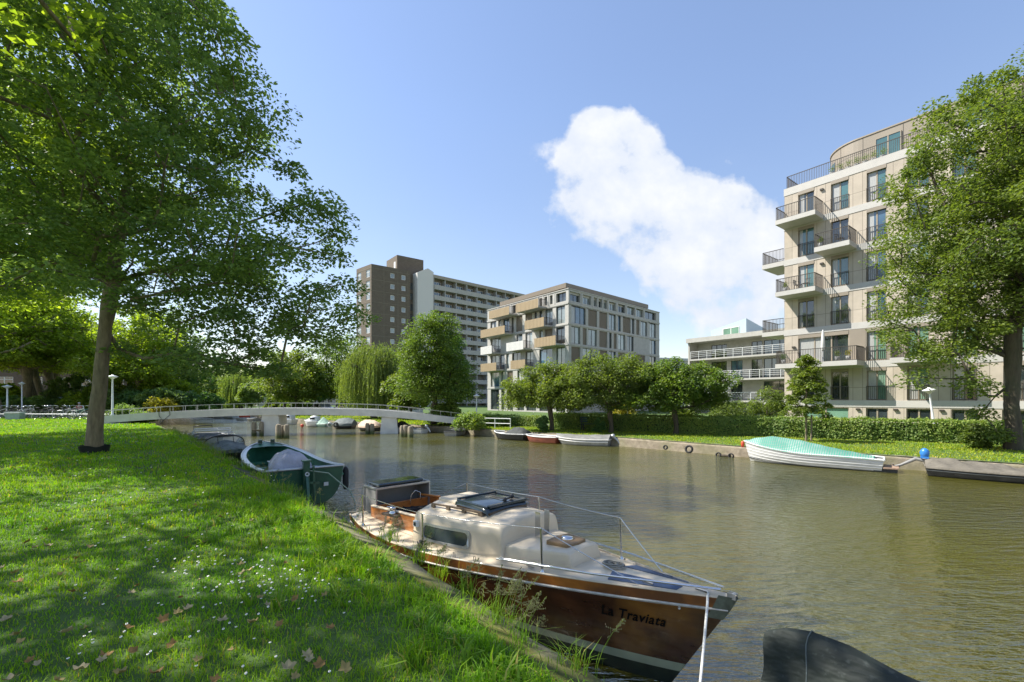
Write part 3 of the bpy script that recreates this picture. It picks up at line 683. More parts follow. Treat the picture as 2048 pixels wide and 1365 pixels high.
def skeleton(trunk, cl, R0, rng, rmin=.010, up=.25, detail=1.0, split=None):
    pos = [Vector(p) for p in trunk]; par = [-1]+list(range(len(trunk)-1)); plen = [0.]
    for i in range(1, len(pos)): plen.append(plen[-1]+(pos[i]-pos[i-1]).length*.4)
    nt0 = len(pos); A = np.array([tuple(p) for p in pos]); PL = np.array(plen)
    s0 = split if split is not None else int(nt0*.45)
    axis = A[s0:]
    dmin = np.array([np.min(np.linalg.norm(axis-c, axis=1)) for c in cl]); order = np.argsort(dmin)
    for ci in order:
        c = cl[ci]; dv = A[s0:]-c; dist = np.linalg.norm(dv, axis=1)
        cost = dist+.45*PL[s0:]+np.maximum(0, dv[:, 2])*.9
        j = int(np.argmin(cost))+s0; d = dist[j-s0]; k = max(1, int(d/.75*detail))
        p0 = pos[j]; p2 = Vector(c); mid = p0.lerp(p2, .5)+Vector((rng.normal()*.06*d, rng.normal()*.06*d, -d*.10+up*d*.0))
        if par[j] >= 0: mid += (p0-pos[par[j]]).normalized()*d*.15
        prev = j; new = []; npl = []
        for q in range(1, k+1):
            t = q/k; p = p0*(1-t)**2+mid*2*t*(1-t)+p2*t*t
            pos.append(p); par.append(prev); npl.append(PL[prev] + (p-pos[prev]).length*.4 if prev < len(PL) else npl[-1]+(p-pos[prev]).length*.4); prev = len(pos)-1; new.append(tuple(p))
        A = np.vstack([A, np.array(new)]); PL = np.concatenate([PL, npl])
    n = len(pos); w = np.zeros(n); ch = np.zeros(n, int)
    for i in range(n-1, 0, -1):
        if ch[i] == 0: w[i] = 1.
        ch[par[i]] += 1; w[par[i]] += w[i]
    w[0] = max(w[0], 1); rad = R0*(w/w[0])**.47; rad = np.maximum(rad, rmin)
    for i in range(nt0):
        if i <= s0: rad[i] = R0*(1-.22*i/max(1, s0))
    return pos, par, rad
def branch_mesh(name, pos, par, rad, m, parent, flare=1.15):
    n = len(pos); kids = [[] for _ in range(n)]
    for i in range(1, n): kids[par[i]].append(i)
    mb = MB(); start = [(0, [0])]; stack = [[0]]
    while stack:
        ch = stack.pop(); i = ch[-1]
        while kids[i]:
            ks = sorted(kids[i], key=lambda k: -rad[k]); 
            for k in ks[1:]: stack.append([i, k])
            ch.append(ks[0]); i = ks[0]
        if len(ch) < 2: continue
        rr = [float(rad[k]) for k in ch]
        if ch[0] != 0: rr[0] = rr[1]
        else: rr[0] *= flare; 
        mb.tube([pos[k] for k in ch], rr, 12 if rr[0] > .12 else (6 if rr[0] > .03 else 4), cap=rr[0] > .1)
    return mb.build(name, m, parent)
def lobes_sample(lobes, n, rng, shell=.35):
    vol = np.array([l[3]*l[4]*l[5] for l in lobes]); vol = vol/vol.sum(); out = []
    for l, f in zip(lobes, vol):
        k = max(1, int(round(n*f))); u = unit(rng, k); r = rng.uniform(shell, 1, (k, 1))**.5
        out.append(np.array(l[:3])+u*r*np.array(l[3:6]))
    return np.vstack(out)
def relax(cl, d, rng):
    keep = []
    for c in cl[rng.permutation(len(cl))]:
        if all(np.sum((c-k)**2) > d*d for k in keep): keep.append(c)
    return np.array(keep)
def tree(base, trunk, lobes, n, nper, size, crad, R0, leaf, bark, label, seed=1, group='trees', cat='tree', name='tree', flat=.55, mind=.5, split=None, shell=.35, droop=.3, extra=None, asp=.62, upb=.9, zmin=None, rmin=.010):
    rng = np.random.default_rng(seed); root = empty(name, base, 0, label, cat, group)
    cl = lobes_sample(lobes, n, rng, shell); 
    if extra is not None: cl = np.vstack([cl, extra])
    if zmin is not None: cl = cl[cl[:, 2] > zmin]
    cl = relax(cl, mind, rng)
    pos, par, rad = skeleton(trunk, cl, R0, rng, split=split, rmin=rmin)
    branch_mesh('trunk', pos, par, rad, M[bark], root)
    cr = crad*rng.uniform(.65, 1.35, len(cl)); V, F = foliage(cl, cr, nper, size, rng, flat, asp, droop, upb)
    npmesh('crown', V, F, M[leaf], root); return root
def stem(h, lean=(0,0), n=8, wob=.05, seed=0):
    r = random.Random(seed); return [(lean[0]*(i/n)**1.3+r.uniform(-wob, wob)*(i > 0), lean[1]*(i/n)**1.3+r.uniform(-wob, wob)*(i > 0), h*i/n-.1*(i == 0)) for i in range(n+1)]
# big lawn tree: lobes relative to its base (right of camera = +x)
B0 = (-13.5, 14.7, GN)
lob = [(-.3,0,15.8,3.6,4.2,3.6),(0,0,11.5,5.2,5.6,3.6),(2.9,-.4,9.6,3.4,4.0,2.4),(2.2,.5,12.4,3.0,3.8,2.8),(4.2,.2,7.5,3.5,3.4,1.7),(2.6,-1.2,5.9,3.4,3.2,1.5),(5.4,.4,5.9,2.9,2.6,1.3),(5.7,.5,4.6,2.6,2.3,.9),(3.6,.6,5.0,2.8,2.4,1.0),(3.4,.4,3.4,3.4,2.4,.8),(6.6,.4,5.3,2.0,2.0,1.3),(5.9,.2,3.7,2.0,2.0,.8),
       (-4.0,1.5,10.5,4.2,4.6,3.2),(-3.2,0,7.2,4.2,4.0,2.0),(0.4,2.4,7.2,4.2,4.0,1.9),(.5,-2.4,8.6,4.0,3.4,2.2),(.6,1,18.5,2.6,3.0,2.2),(3.8,1.0,4.1,2.9,2.6,.9)]
ex = np.array([(8.3,.4,4.6),(8.0,.2,5.5),(7.6,.3,6.5),(7.4,.4,7.4),(7.2,.5,3.6),(6.5,.4,3.0),(5.9,.2,2.7),(5.2,.6,2.7),(7.7,.3,4.1),(3.2,.3,2.9),(2.4,.2,3.2),(4.2,.4,2.9)])
tree(B0, stem(9.5, (.9,.3), 14, .018, 4), lob, 800, 275, .150, .95, .225, 'leaf_main', 'bark', 'large maple-like tree with a straight bare trunk standing alone on the near lawn', 11, 'trees on the near lawn', split=6, mind=.78, flat=.42, extra=ex, shell=.25, zmin=2.3)
tg_ = MB(); nb_ = 28; rws = []
for z_, k_ in ((-.05,1.0),(.10,1.03),(.22,1.10)): rws.append([((.34+.035*math.sin(a*3))*k_*math.cos(a), (.34+.03*math.sin(a*2))*k_*math.sin(a), z_+.03*math.sin(a*4+1)) for a in [2*math.pi*i/nb_ for i in range(nb_)]])
tg_.grid(rws, True, True); tg_.grid([[(x*.97, y*.97, z-.002) for x, y, z in r] for r in rws[::-1]], True, True)
tag(tg_.build('tree_guard', mat('black_tree_guard', (.015,.017,.02), .35, .2), loc=B0), 'crumpled black plastic collar round the foot of the lawn tree', 'tree guard')
# neighbours out of the frame on the left; their crowns shade the lawn
lobN = [(0,0,13,6,6,5),(3.6,0,10.5,4.6,5,3.2),(-1,-3,9,5,4,3),(0,3,9,5,4.5,3),(2.5,-2,16,4,4,3),(5,-1,7.5,3.2,3.2,1.8)]
tree((-26.5, 20.5, GN), stem(9, (.5,0), 10, .06, 2), lobN, 330, 230, .24, 1.35, .36, 'leaf_lime', 'bark', 'broad yellow-green tree behind the lawn tree, its trunk hidden beyond the left edge', 12, 'trees on the near lawn', split=5, mind=1.1, zmin=3.5, shell=.2)
lobO = [(4.8,-1.5,11.8,2.7,3.4,1.6),(0,0,12,5.5,5.5,4.2),(2.8,0,11,4.2,4.6,3.2),(-1,-3,9.5,4.6,3.6,2.6),(0,3.4,9.8,4.6,3.6,2.8)]  # first lobe is extra crown, added to shade the sailboat
tree((-13.5, 5.2, GN), stem(9, (.4,0), 10, .06, 3), lobO, 210, 90, .20, 1.05, .32, 'leaf_lime', 'bark', 'overhanging tree whose branch tips droop into the upper left corner', 13, 'trees on the near lawn', split=5, mind=.95, zmin=5.5, shell=.2)
tree((-14.5, -3.5, GN), stem(9, (.2,0), 10, .06, 5), lobO, 100, 60, .24, 1.1, .32, 'leaf_lime', 'bark', 'leafy tree standing beside the viewer left of the lawn', 14, 'trees on the near lawn', split=5, mind=1.0, zmin=5.0, shell=.2)
# right bank tall elm
lobE = [(0.6,0,15.3,2.0,2.6,1.7),(-1.0,0,14.0,2.6,2.8,1.5),(3.2,0,14.6,2.6,2.8,2.0),(-1.3,0,12.0,3.1,3.4,2.7),(-.9,0,9.2,3.7,4.2,2.7),(.8,.6,9.5,4.2,4.6,3.2),(-1.5,0,6.6,3.3,3.4,2.0),(2,0,12.5,3.2,3.2,3),(-2.9,.2,5.2,2.0,2.4,1.4),(2.0,0,6.5,4.0,4.0,2.2),(-2.2,0,3.9,2.0,2.2,1.0)]
exE = np.array([(-4.3,.2,3.9),(-4.8,.2,4.8),(-4.0,0,3.1),(-1.8,-.4,2.7),(-.9,.4,1.6),(-.6,-.5,1.0),(-.9,-.3,.7)])
tree((21.35, 19.4, GF), stem(13.5, (.3,0), 14, .07, 6), lobE, 660, 320, .135, .85, .29, 'leaf_elm', 'bark_dark', 'tall elm on the far bank at the right edge in front of the brick block', 21, 'trees on the far bank', split=3, mind=.66, flat=.6, extra=exE, shell=.3)
# round small trees along the hedge
lobC = [(-1.0,0,2.75,2.1,1.9,1.05),(1.2,0,2.85,2.1,1.9,1.1),(0,0,3.55,2.1,1.8,.95),(0,.3,2.2,2.7,2.0,.75),(-2.2,0,2.2,1.0,1.2,.6),(2.4,0,2.3,1.0,1.2,.6)]
for i, (p, sc, sd, lab) in enumerate(((atz(1103,862,GF), 1.0, 31, 'low spreading tree left of the other two by the hedge'), (atz(1222,866,GF), 1.13, 32, 'broad twin-stemmed small tree, middle of the three by the hedge'),
                                      (atz(1352,868,GF), 1.02, 33, 'small round tree, right of the three by the hedge'))):
    lb_ = [(a*sc*1.08,b*sc,c*sc,d*sc*1.08,e*sc,f*sc) for a,b,c,d,e,f in lobC]
    tree(tuple(p), [(0,0,-.1),(.03,0,.5),(-.05,0,1.0),(-.1,.05,1.5*sc),(-.15,.05,2.2*sc),(-.1,0,3.0*sc)], lb_, 170, (240,225,260)[sd-31], .155, .62, .17, ('leaf_cherry','leaf_elm','leaf_poplar')[sd-31], 'bark_dark', lab, sd, 'small trees along the hedge', split=1, mind=.42, shell=.3, flat=.7)
# slim young tree with its stake
pY = atz(1612, 883, GF)
rngY = np.random.default_rng(8)
exY = np.array([(.28*math.cos(i*2.4)*(3.9-i*.105)*.95, .28*math.sin(i*2.4)*(3.9-i*.105)*.95, 1.35+i*.105) for i in range(29)]+[(.0,0,4.35),(.1,.05,4.1),(-.1,0,4.0)])
tree(tuple(pY), stem(4.25, (.05,0), 10, .015, 7), [(0,0,2.4,.75,.75,1.2)], 26, 210, .115, .36, .055, 'leaf_cherry', 'bark', 'slim young tree tied to a stake in front of the brick block', 34, 'trees on the far bank', split=3, mind=.16, flat=.4, extra=exY, droop=.5)
sk = MB(); sk.tube([(0,0,-.1),(.02,0,1.35)], [.045,.04], 8); sk.box(-.28,0,-.03,.0,1.1,1.16); o = sk.build('tree_stake', mat('weathered_wood', (.20,.16,.11), .8, .25, 20), loc=tuple(pY+Vector((.30,.05,0)))); tag(o, 'short wooden stake beside the slim young tree', 'stake')
# poplar and companions
lobP = [(-.1,0,8.1,1.7,1.7,1.3),(.7,.3,7.6,1.4,1.5,1.1),(-.2,0,6.3,2.4,2.3,1.8),(.2,0,4.6,2.8,2.6,1.6),(-.9,0,3.4,2.2,2.2,1.1),(1.6,0,3.0,2.2,2.2,1.0)]
pp = atz(868, 850, GF); tree(tuple(pp), stem(7.6, (.1,0), 12, .06, 8), lobP, 420, 240, .18, .95, .22, 'leaf_poplar', 'bark_dark', 'tall dense oval tree standing beside the right end of the footbridge', 41, 'trees on the far bank', split=2, mind=.68, shell=.3, flat=.7)
lobP2 = [(0,0,8.2,1.1,1.1,1.8),(0,0,5.4,1.9,1.9,2.2),(.2,0,3.4,2.1,2.1,1.4)]
tree((-7.2, 54, GF), stem(8.4, (0,0), 10, .05, 9), lobP2, 200, 170, .24, .8, .2, 'leaf_dark', 'bark_dark', 'narrow pointed darker tree right behind the tall oval tree', 42, 'trees on the far bank', split=2, mind=.55, flat=.8)
# willow
def willow(base, r, h, n, label, seed, leaf='leaf_willow', sz=.26):
    rng = np.random.default_rng(seed); root = empty('willow_tree', base, 0, label, 'tree', 'weeping willows')
    tr = [(0,0,-.1),(.1,0,h*.2),(0,.1,h*.4),(-.1,0,h*.55),(0,0,h*.7)]
    cl = []
    for i in range(46):
        a = rng.uniform(0, 6.28); q = math.sqrt(rng.uniform(.05, 1)); cl.append((r*.85*q*math.cos(a), r*.85*q*math.sin(a), h*(.97-.30*q*q)+rng.normal()*.25))
    cl = np.array(cl); pos, par, rad = skeleton(tr, cl, .35, rng, split=2); branch_mesh('trunk', pos, par, rad, M['bark_dark'], root)
    Ps = []; Ds = []
    for i in range(n):
        c = cl[rng.integers(len(cl))]+rng.normal(size=3)*np.array([.55,.55,.30]); rad_ = math.hypot(c[0], c[1])
        bottom = rng.uniform(.06, .42)*h if rng.random() < .75 else c[2]-rng.uniform(.6, 2.0); bottom = min(bottom, c[2]-.5)
        L = c[2]-bottom; k = max(4, int(L/.10)); t = np.linspace(0, 1, k); out = np.array([c[0], c[1]])/(rad_+.1); bulge = rng.uniform(.3, 1.0)
        x = c[0]+out[0]*bulge*np.sqrt(t)*.9+np.cumsum(rng.normal(size=k))*.012; y = c[1]+out[1]*bulge*np.sqrt(t)*.9+np.cumsum(rng.normal(size=k))*.012
        Ps.append(np.stack([x, y, c[2]-L*t], 1)); 
    P = np.vstack(Ps); P += rng.normal(size=P.shape)*.03; Nr = unit(rng, len(P)); Nr[:, 2] *= .35; Nr /= np.linalg.norm(Nr, axis=1, keepdims=True)
    D = rng.normal(size=P.shape)*.28; D[:, 2] -= 1
    V, F = leaf_quads(P, Nr, D, sz, .26, rng); npmesh('crown', V, F, M[leaf], root); return root
willow((-15.2, 50, GF), 2.85, 8.2, 1300, 'pale weeping willow with long hanging strands beside the tall oval tree', 51)
willow((-52.5, 88, GF), 3.1, 6.6, 700, 'smaller weeping willow seen over the left part of the footbridge', 52, 'leaf_far', .4)
# far-bank tree masses, each a tree with its own crown
lobR = [(0,0,6.2,3.2,3.2,2.8),(1.4,0,4.8,3.0,3,2.2),(-1.5,0,4.6,3,3,2.2),(0,0,3.4,3.6,3.4,1.4)]
far = [((-24.0,64),1.28,'leaf_poplar','tall loose tree left of the willow behind the footbridge',61),((-28.5,60),.95,'leaf_cherry','round bright tree nearest the white cruiser over the footbridge',62),((-33,66),1.0,'leaf_far','pale spreading tree right of the white terraced houses',63),
       ((-19.5,60),.85,'leaf_poplar','bushy tree directly behind the pale willow',64),((-13.0,58),.9,'leaf_cherry','light green tree between the willow and the tall oval tree',65),((-10.2,46),.62,'leaf_cherry','low bushy tree under the tall oval tree',66),
       ((-57,96),1.05,'leaf_far','pale grey-green tree left of the far willow',67),((-66,104),1.12,'leaf_far','tallest pale tree of the far group over the footbridge',68),((-72,98),.92,'leaf_far','rounded pale tree second from the left of the far group',69),
       ((-79,106),.98,'leaf_cherry','round darker green tree standing alone at the canal bend',70),((-47,82),.55,'leaf_far','low pale bush-like tree between the far willow and the terraced houses',71),
       ((-91,108),1.1,'leaf_dark','blue-green tree at the far left of the canal bend',72)]
for (x, y), sc, lf, lab, sd in far:
    lb_ = [(a*sc,b*sc,c*sc,d*sc,e*sc,f*sc) for a,b,c,d,e,f in lobR]
    tree((x,y,GF), stem(6.2*sc, (.2,0), 8, .06, sd), lb_, int(190*min(1.15, sc)), 130, .30 if y < 80 else .42, 1.0*sc, .22*sc, lf, 'bark_dark', lab, sd, 'trees on the far bank', split=2, mind=.75*sc, flat=.8, rmin=.02)
bgs = [o for o in C.objects if o.name.startswith('tree') and o.parent is None and o.get('group') == 'trees on the far bank' and o.location.y > 90]
br_ = random.Random(2)
for i, (x, y) in enumerate(((-84,128),(-97,135),(-74,122),(-112,120),(-105,142),(-128,130),(-62,128),(-150,140),(-50,112),(-44,104),(32,96),(44,100))):
    c = copy_tree(bgs[i % len(bgs)]); c.location = (x, y, GF); c.rotation_euler.z = br_.uniform(0, 6.28); k = br_.uniform(.9, 1.2); c.scale = (k, k, k*br_.uniform(.85, 1.1)); c['group'] = 'hazy trees on the horizon'
    c['label'] = 'pale distant tree among those closing the view beyond the canal bend' if x < 0 else 'pale distant tree glimpsed between the middle block and the low terraced block'
# near-bank street trees with leaning trunks
def plane_tree(base, lean, sc, lab, seed, leaf='leaf_lime', R0=.48):
    lb_ = [(lean*.9+0,0,9.5*sc,5.2*sc,5.2*sc,4*sc),(lean+2.6*sc,0,7.6*sc,4.2*sc,4.4*sc,2.6*sc),(lean-2.8*sc,0,7.8*sc,4.2*sc,4.4*sc,2.8*sc),(lean,0,12.6*sc,3.6*sc,3.6*sc,3*sc),(lean+1,-1,5.9*sc,4.4*sc,4.0*sc,1.2*sc),(lean-1,-2,7.5*sc,4.6*sc,4.0*sc,2.6*sc)]
    return tree(base, stem(9*sc, (lean*1.3,0), 10, .05, seed), lb_, 250, 150, .32, 1.3, R0, leaf, 'bark', lab, seed, 'leaning street trees behind the bicycles', split=4, mind=1.05, zmin=3.4, rmin=.02, flat=.6)
plane_tree((-51.0, 45, GN), -2.8, 1.05, 'thick leaning trunk at the very left edge behind the bicycles', 81, R0=.6)
plane_tree((-54.0, 50.5, GN), .6, 1.1, 'upright forked street tree with its trunk right of the leftmost lamp', 82)
t0 = plane_tree((-54.2, 51.8, GN), -2.2, 1.1, 'dark trunk leaning left, crossing just right of the upright forked one', 83)
for (x, y), lab in (((-57.5,56),'third leaning trunk counted from the lamp, partly behind its neighbour'),((-60.5,60.5),'thinner leaning trunk with a gap of light on both sides'),((-63.5,64.5),'farthest right of the leaning trunks by the dark van')):
    c = copy_tree(t0); c.location = (x, y, GN); c['label'] = lab; c.rotation_euler.z = R(random.Random(int(y)).uniform(-12, 12))
plane_tree((-46, 58, GN), 1.0, .92, 'green street tree filling the gap left of the lawn tree trunk', 84, 'leaf_main', .3)
plane_tree((-42.5, 52, GN), -.5, .80, 'bushy street tree behind the white lamp post', 85, 'leaf_lime', .26)
plane_tree((-47, 64, GN), .5, .62, 'dark green round tree right of the white lamp post at the bridge head', 86, 'leaf_dark', .24)
plane_tree((-70, 58, GN), .5, 1.1, 'street tree far behind the leaning trunks', 87, 'leaf_lime', .3)
# shrubs
def shrub(x, y, z, r, h, leaf, lab, seed, n=40, size=.13, name='shrub', group='shrubs', flat=.8):
    lb_ = [(0,0,h*.5,r,r,h*.42),(r*.4,0,h*.42,r*.7,r*.7,h*.36),(-r*.4,0,h*.38,r*.75,r*.7,h*.33)]
    return tree((x,y,z), [(0,0,-.05),(0,0,h*.15),(.02,0,h*.3),(0,.02,h*.5)], lb_, n, 130, size, min(.5, r*.42), .05, leaf, 'bark_dark', lab, seed, group, 'shrub', name, split=0, mind=.2*r, flat=flat)
p = atz(1236,862,GF); shrub(p.x+1.0,p.y+2.8,GF,.95,2.0,'leaf_yellow','yellow-green shrub behind the hedge between two of the small trees',91,50)
shrub(15.2,31.6,GF,1.25,2.1,'leaf_elm','light green shrub left of the young tree, against the galleried block',92,60)
shrub(18.2,32.5,GF,1.1,3.3,'leaf_cherry','ivy-dark shrub at the left corner of the brick block',93,60)
shrub(11.9,31.6,GF,.8,1.9,'leaf_cherry','small shrub right of the rightmost small round tree',94,40)
p = atz(940,858,GF); shrub(p.x,p.y,GF,1.0,1.1,'leaf_hedge','low leafy bush at the right end of the footbridge',95,50,.16)
shrub(-5.6,38.2,GF,1.3,2.0,'leaf_hedge','rounded bush behind the end of the footbridge',96,60,.18)
shrub(-1.5,36.0,GF,.9,.95,'leaf_hedge','low bush beside the white rail',97,40,.15)
shrub(-31.5,37.0,GN,1.0,1.2,'leaf_main','dark bramble bush at the foot of the white lamp post',98,50,.16)
shrub(-26.6,32.4,GN,.9,.75,'leaf_main','low weedy bush at the left bridge abutment',99,45,.14)
p = atz(283,838,GN); shrub(-36.5,47.5,GN,1.3,1.9,'leaf_yellow','yellow-leaved bush behind the bridge railing',100,45,.22)
shrub(20.5,20.0,GF,.55,1.1,'leaf_elm','leafy suckers growing at the foot of the tall elm',101,45,.13)
p = atz(1100,864,GF); shrub(p.x-.5,p.y-.2,GF,.38,1.3,'leaf_dark','dark ivy clump at the foot of the leftmost small tree',102,26,.11)
p = atz(1198,866,GF); shrub(p.x,p.y,GF,.35,1.0,'leaf_dark','dark ivy clump left of the middle small tree',103,22,.11)
for i, (x, y, r, h) in enumerate(((-34,72,2.2,2.4),(-24,68,2.4,2.2),(-16,62,2.4,2.6),(-40,78,2.3,2.4),(-62,100,3,2.8),(-84,110,3,3))):
    shrub(x,y,GF,r,h,'leaf_cherry' if i % 2 else 'leaf_poplar',['low hedge-like bush below the round bright tree','bush behind the trunks left of the willow','dense bush at the foot of the brown tower','bush in front of the white terraced houses','undergrowth below the pale far trees','undergrowth at the canal bend'][i],110+i,60,.34,group='bushes beyond the bridge')
for i, (x, y, r, h, lf) in enumerate(((-77,116,5,4.5,'leaf_far'),(-84,118,5,5,'leaf_far'),(-92,120,5,4.5,'leaf_cherry'),(-70,110,4,4,'leaf_far'),(-43.5,50.5,2.6,3.4,'leaf_main'),(-40.5,50,2.2,2.8,'leaf_dark'),(-37.5,49.5,2.4,3.2,'leaf_main'),(-47.5,51,2.4,2.6,'leaf_lime'),(-51.5,49,2.2,2.0,'leaf_main'),(-56,50,2.4,2.2,'leaf_dark'),(-34.5,50.5,2.0,2.6,'leaf_dark'),(-46,53,3,5.5,'leaf_lime'),(-52,54,2.6,5,'leaf_main'),(-62,55,3,4.5,'leaf_lime'),(-40,53,3,5,'leaf_lime'))):
    shrub(x,y,GF if x < -60 else GN,r,h,lf,['wide pale bush mass below the far trees','tallest far bush mass at the canal bend','far bush mass left of the canal bend','far bush mass by the small far willow','tall bush right of the lawn tree trunk','dark bush behind the white lamp','bush beyond the start of the footbridge railing','yellowish bush left of the lawn tree trunk','low bush behind the bicycles and the crate','dark low bush under the leaning trees','dark bush at the far end of the bridge approach','tall lime green bush just left of the lawn tree trunk','tall bush between leaning trunks and lawn tree','tall lime bush at the far left street','tall lime green bush behind the white lamp'][i],130+i,110,.30 if x > -60 else .5,group='bushes beyond the bridge')
# clipped hedge following the path
def hedge(line, w, h, label, seed, dens=1500):
    rng = np.random.default_rng(seed); P = []; Nn = []; core = MB()
    for i in range(len(line)-1):
        a = np.array(line[i]); b = np.array(line[i+1]); L = np.linalg.norm(b-a); t = (b-a)/L; nrm = np.array([-t[1], t[0]])
        if nrm[1] > 0: nrm = -nrm
        c = lambda s, k, z: (*(a+t*s+nrm*k), GF+z)
        iw = w/2-.12
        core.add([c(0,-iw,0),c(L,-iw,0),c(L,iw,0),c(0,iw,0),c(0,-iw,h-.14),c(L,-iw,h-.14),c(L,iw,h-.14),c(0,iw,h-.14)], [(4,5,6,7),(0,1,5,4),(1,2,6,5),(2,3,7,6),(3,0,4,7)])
        n = int(dens*L); s = rng.uniform(0, L, n); side = rng.random(n); k = np.where(side < .58, w/2, np.where(side < .88, rng.uniform(-w/2, w/2, n), -w/2)); z = np.where((side < .58) | (side >= .88), rng.uniform(.0, h, n), h)
        und = .05*np.sin(s*2.1+seed)+.04*np.sin(s*5.3)
        off = rng.normal(size=n)*.05+und*.7
        k2 = k+np.where(side < .58, off, np.where(side >= .88, off, 0)); z2 = z+np.where((side >= .58) & (side < .88), np.abs(rng.normal(size=n))*.06+und*.5-.03, 0)
        top = rng.random(n) < .025; z2 = np.where(top & (z2 > h*.8), z2+rng.uniform(0, .18, n), z2)
        P.append(np.stack([a[0]+t[0]*s+nrm[0]*k2, a[1]+t[1]*s+nrm[1]*k2, GF+z2], 1))
        nr = np.zeros((n, 3)); nr[:, 2] = np.where((side >= .58) & (side < .88), 1, .35); f = np.where(side < .58, 1., np.where(side >= .88, -1., 0.)); nr[:, 0] = nrm[0]*f; nr[:, 1] = nrm[1]*f; Nn.append(nr)
    P = np.vstack(P); Nr = np.vstack(Nn)+unit(rng, len(P))*.75; Nr /= np.linalg.norm(Nr, axis=1, keepdims=True)
    V, F = leaf_quads(P, Nr, unit(rng, len(P)), .10, .7, rng)
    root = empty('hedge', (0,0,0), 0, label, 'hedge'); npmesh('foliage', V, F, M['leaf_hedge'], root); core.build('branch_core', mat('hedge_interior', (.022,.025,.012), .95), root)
HL = [(31,17.1),(24,21.35),(18.9,24.1),(8.9,29.5),(2.9,33.6)]
hedge(HL, .75, 1.06, 'long clipped hedge across the far bank in front of the brick block', 1)
hedge([(2.2,34.6),(-1.0,36.8),(-3.2,38.4)], .6, .8, 'lower looser hedge behind the white rail', 2, 900)
# ---------------- grass
def blades(P, h, w, rng, lean=.5):
    n = len(P); a = rng.uniform(0, 6.283, n); d = np.stack([np.cos(a), np.sin(a), np.zeros(n)], 1); s = np.stack([-np.sin(a), np.cos(a), np.zeros(n)], 1)
    h = h*rng.uniform(.5, 1.35, n); w = w*rng.uniform(.7, 1.3, n); l = rng.uniform(.1, 1, n)*lean
    up = np.array([0, 0, 1.]); 
    b0 = P-s*w[:, None]*.5; b1 = P+s*w[:, None]*.5; m = P+up*(h*.55)[:, None]+d*(h*l*.35)[:, None]; m0 = m-s*(w*.42)[:, None]; m1 = m+s*(w*.42)[:, None]; t = P+up*(h*(1-.35*l))[:, None]+d*(h*l*1.1)[:, None]
    V = np.stack([b0, b1, m1, m0, t], 1).reshape(-1, 3); i = np.arange(n)[:, None]*5
    F = np.concatenate([i+np.array([[0,1,2]]), i+np.array([[0,2,3]]), i+np.array([[3,2,4]])]); return V, F
def inside(P, poly):
    x, y = P[:, 0], P[:, 1]; r = np.zeros(len(P), bool); n = len(poly)
    for i in range(n):
        x1, y1 = poly[i]; x2, y2 = poly[(i+1) % n]; c = ((y1 > y) != (y2 > y)) & (x < (x2-x1)*(y-y1)/(y2-y1+1e-12)+x1); r ^= c
    return r
def vnoise(P, s, seed):
    rng = np.random.default_rng(seed); G = rng.random((64, 64)); q = P[:, :2]*s+100; i = np.floor(q).astype(int); f = q-i; f = f*f*(3-2*f)
    g = lambda a, b: G[(i[:, 0]+a) % 64, (i[:, 1]+b) % 64]
    return (g(0,0)*(1-f[:,0])+g(1,0)*f[:,0])*(1-f[:,1])+(g(0,1)*(1-f[:,0])+g(1,1)*f[:,0])*f[:,1]
def grassmat(name, c1, c2, dry, trans=.4):
    s = NT(name); g = s.n('ShaderNodeNewGeometry'); a = s.ramp(g.outputs['Random Per Island'], [(0, c1), (.9, c2), (.97, dry)])
    n1 = s.noise(.9, 4, .6, g.outputs['Position']); a = s.mix(s.ramp(n1, [(.38, (0,0,0)), (.62, (1,1,1))]), a, s.mix(1.0, a, (1.45,1.12,.85), 'MULTIPLY'))
    s.base(a); s.set(Roughness=.55); s.p.inputs['Specular IOR Level'].default_value = .25
    tr = s.n('ShaderNodeBsdfTranslucent'); s.l(s.mix(1.0, a, (1.7,1.7,.5), 'MULTIPLY'), tr.inputs[0]); ms = s.n('ShaderNodeMixShader'); ms.inputs[0].default_value = trans
    s.l(s.p.outputs[0], ms.inputs[1]); s.l(tr.outputs[0], ms.inputs[2]); s.l(ms.outputs[0], s.out.inputs[0]); return s.m
M['grass'] = grassmat('lawn_grass', (.10,.24,.008), (.20,.40,.014), (.32,.30,.09))
M['grass_far'] = grassmat('far_lawn_grass', (.15,.26,.02), (.26,.37,.04), (.36,.34,.11))
M['weed'] = grassmat('edge_weeds', (.09,.20,.016), (.17,.32,.03), (.32,.30,.12))
rng = np.random.default_rng(77); nearpoly = [tuple(p) for p in offset(NEAR, .37)]+[(-700,250),(-700,-300),(9,-300)]
VV = []; FF = []; nv = 0
for y0, y1, dn, hh, ww in ((1.2,3.4,2900,.055,.0055),(3.4,6,2100,.052,.007),(6,10,1000,.06,.011),(10,17,380,.07,.018),(17,27,150,.075,.030),(27,42,70,.09,.05)):
    xl = -1.22*y1-1.; xr = .35*y1+1.2 if y1 < 4 else 1.0; A = (xr-xl)*(y1-y0); n = int(dn*A); P = np.stack([rng.uniform(xl, xr, n), rng.uniform(y0, y1, n), np.full(n, GN-.005)], 1)
    P = P[(P[:, 0] > -1.22*P[:, 1]-1.2) & inside(P, nearpoly)]
    k = vnoise(P, .9, 1)*.7+vnoise(P, 3.5, 2)*.5; edge = np.array(0.)
    keep = rng.random(len(P)) < .55+.7*k; P = P[keep]; k = k[keep]
    V, F = blades(P, hh*(.55+.75*k), np.full(len(P), ww), rng, .95); VV.append(V); FF.append(F+nv); nv += len(V)
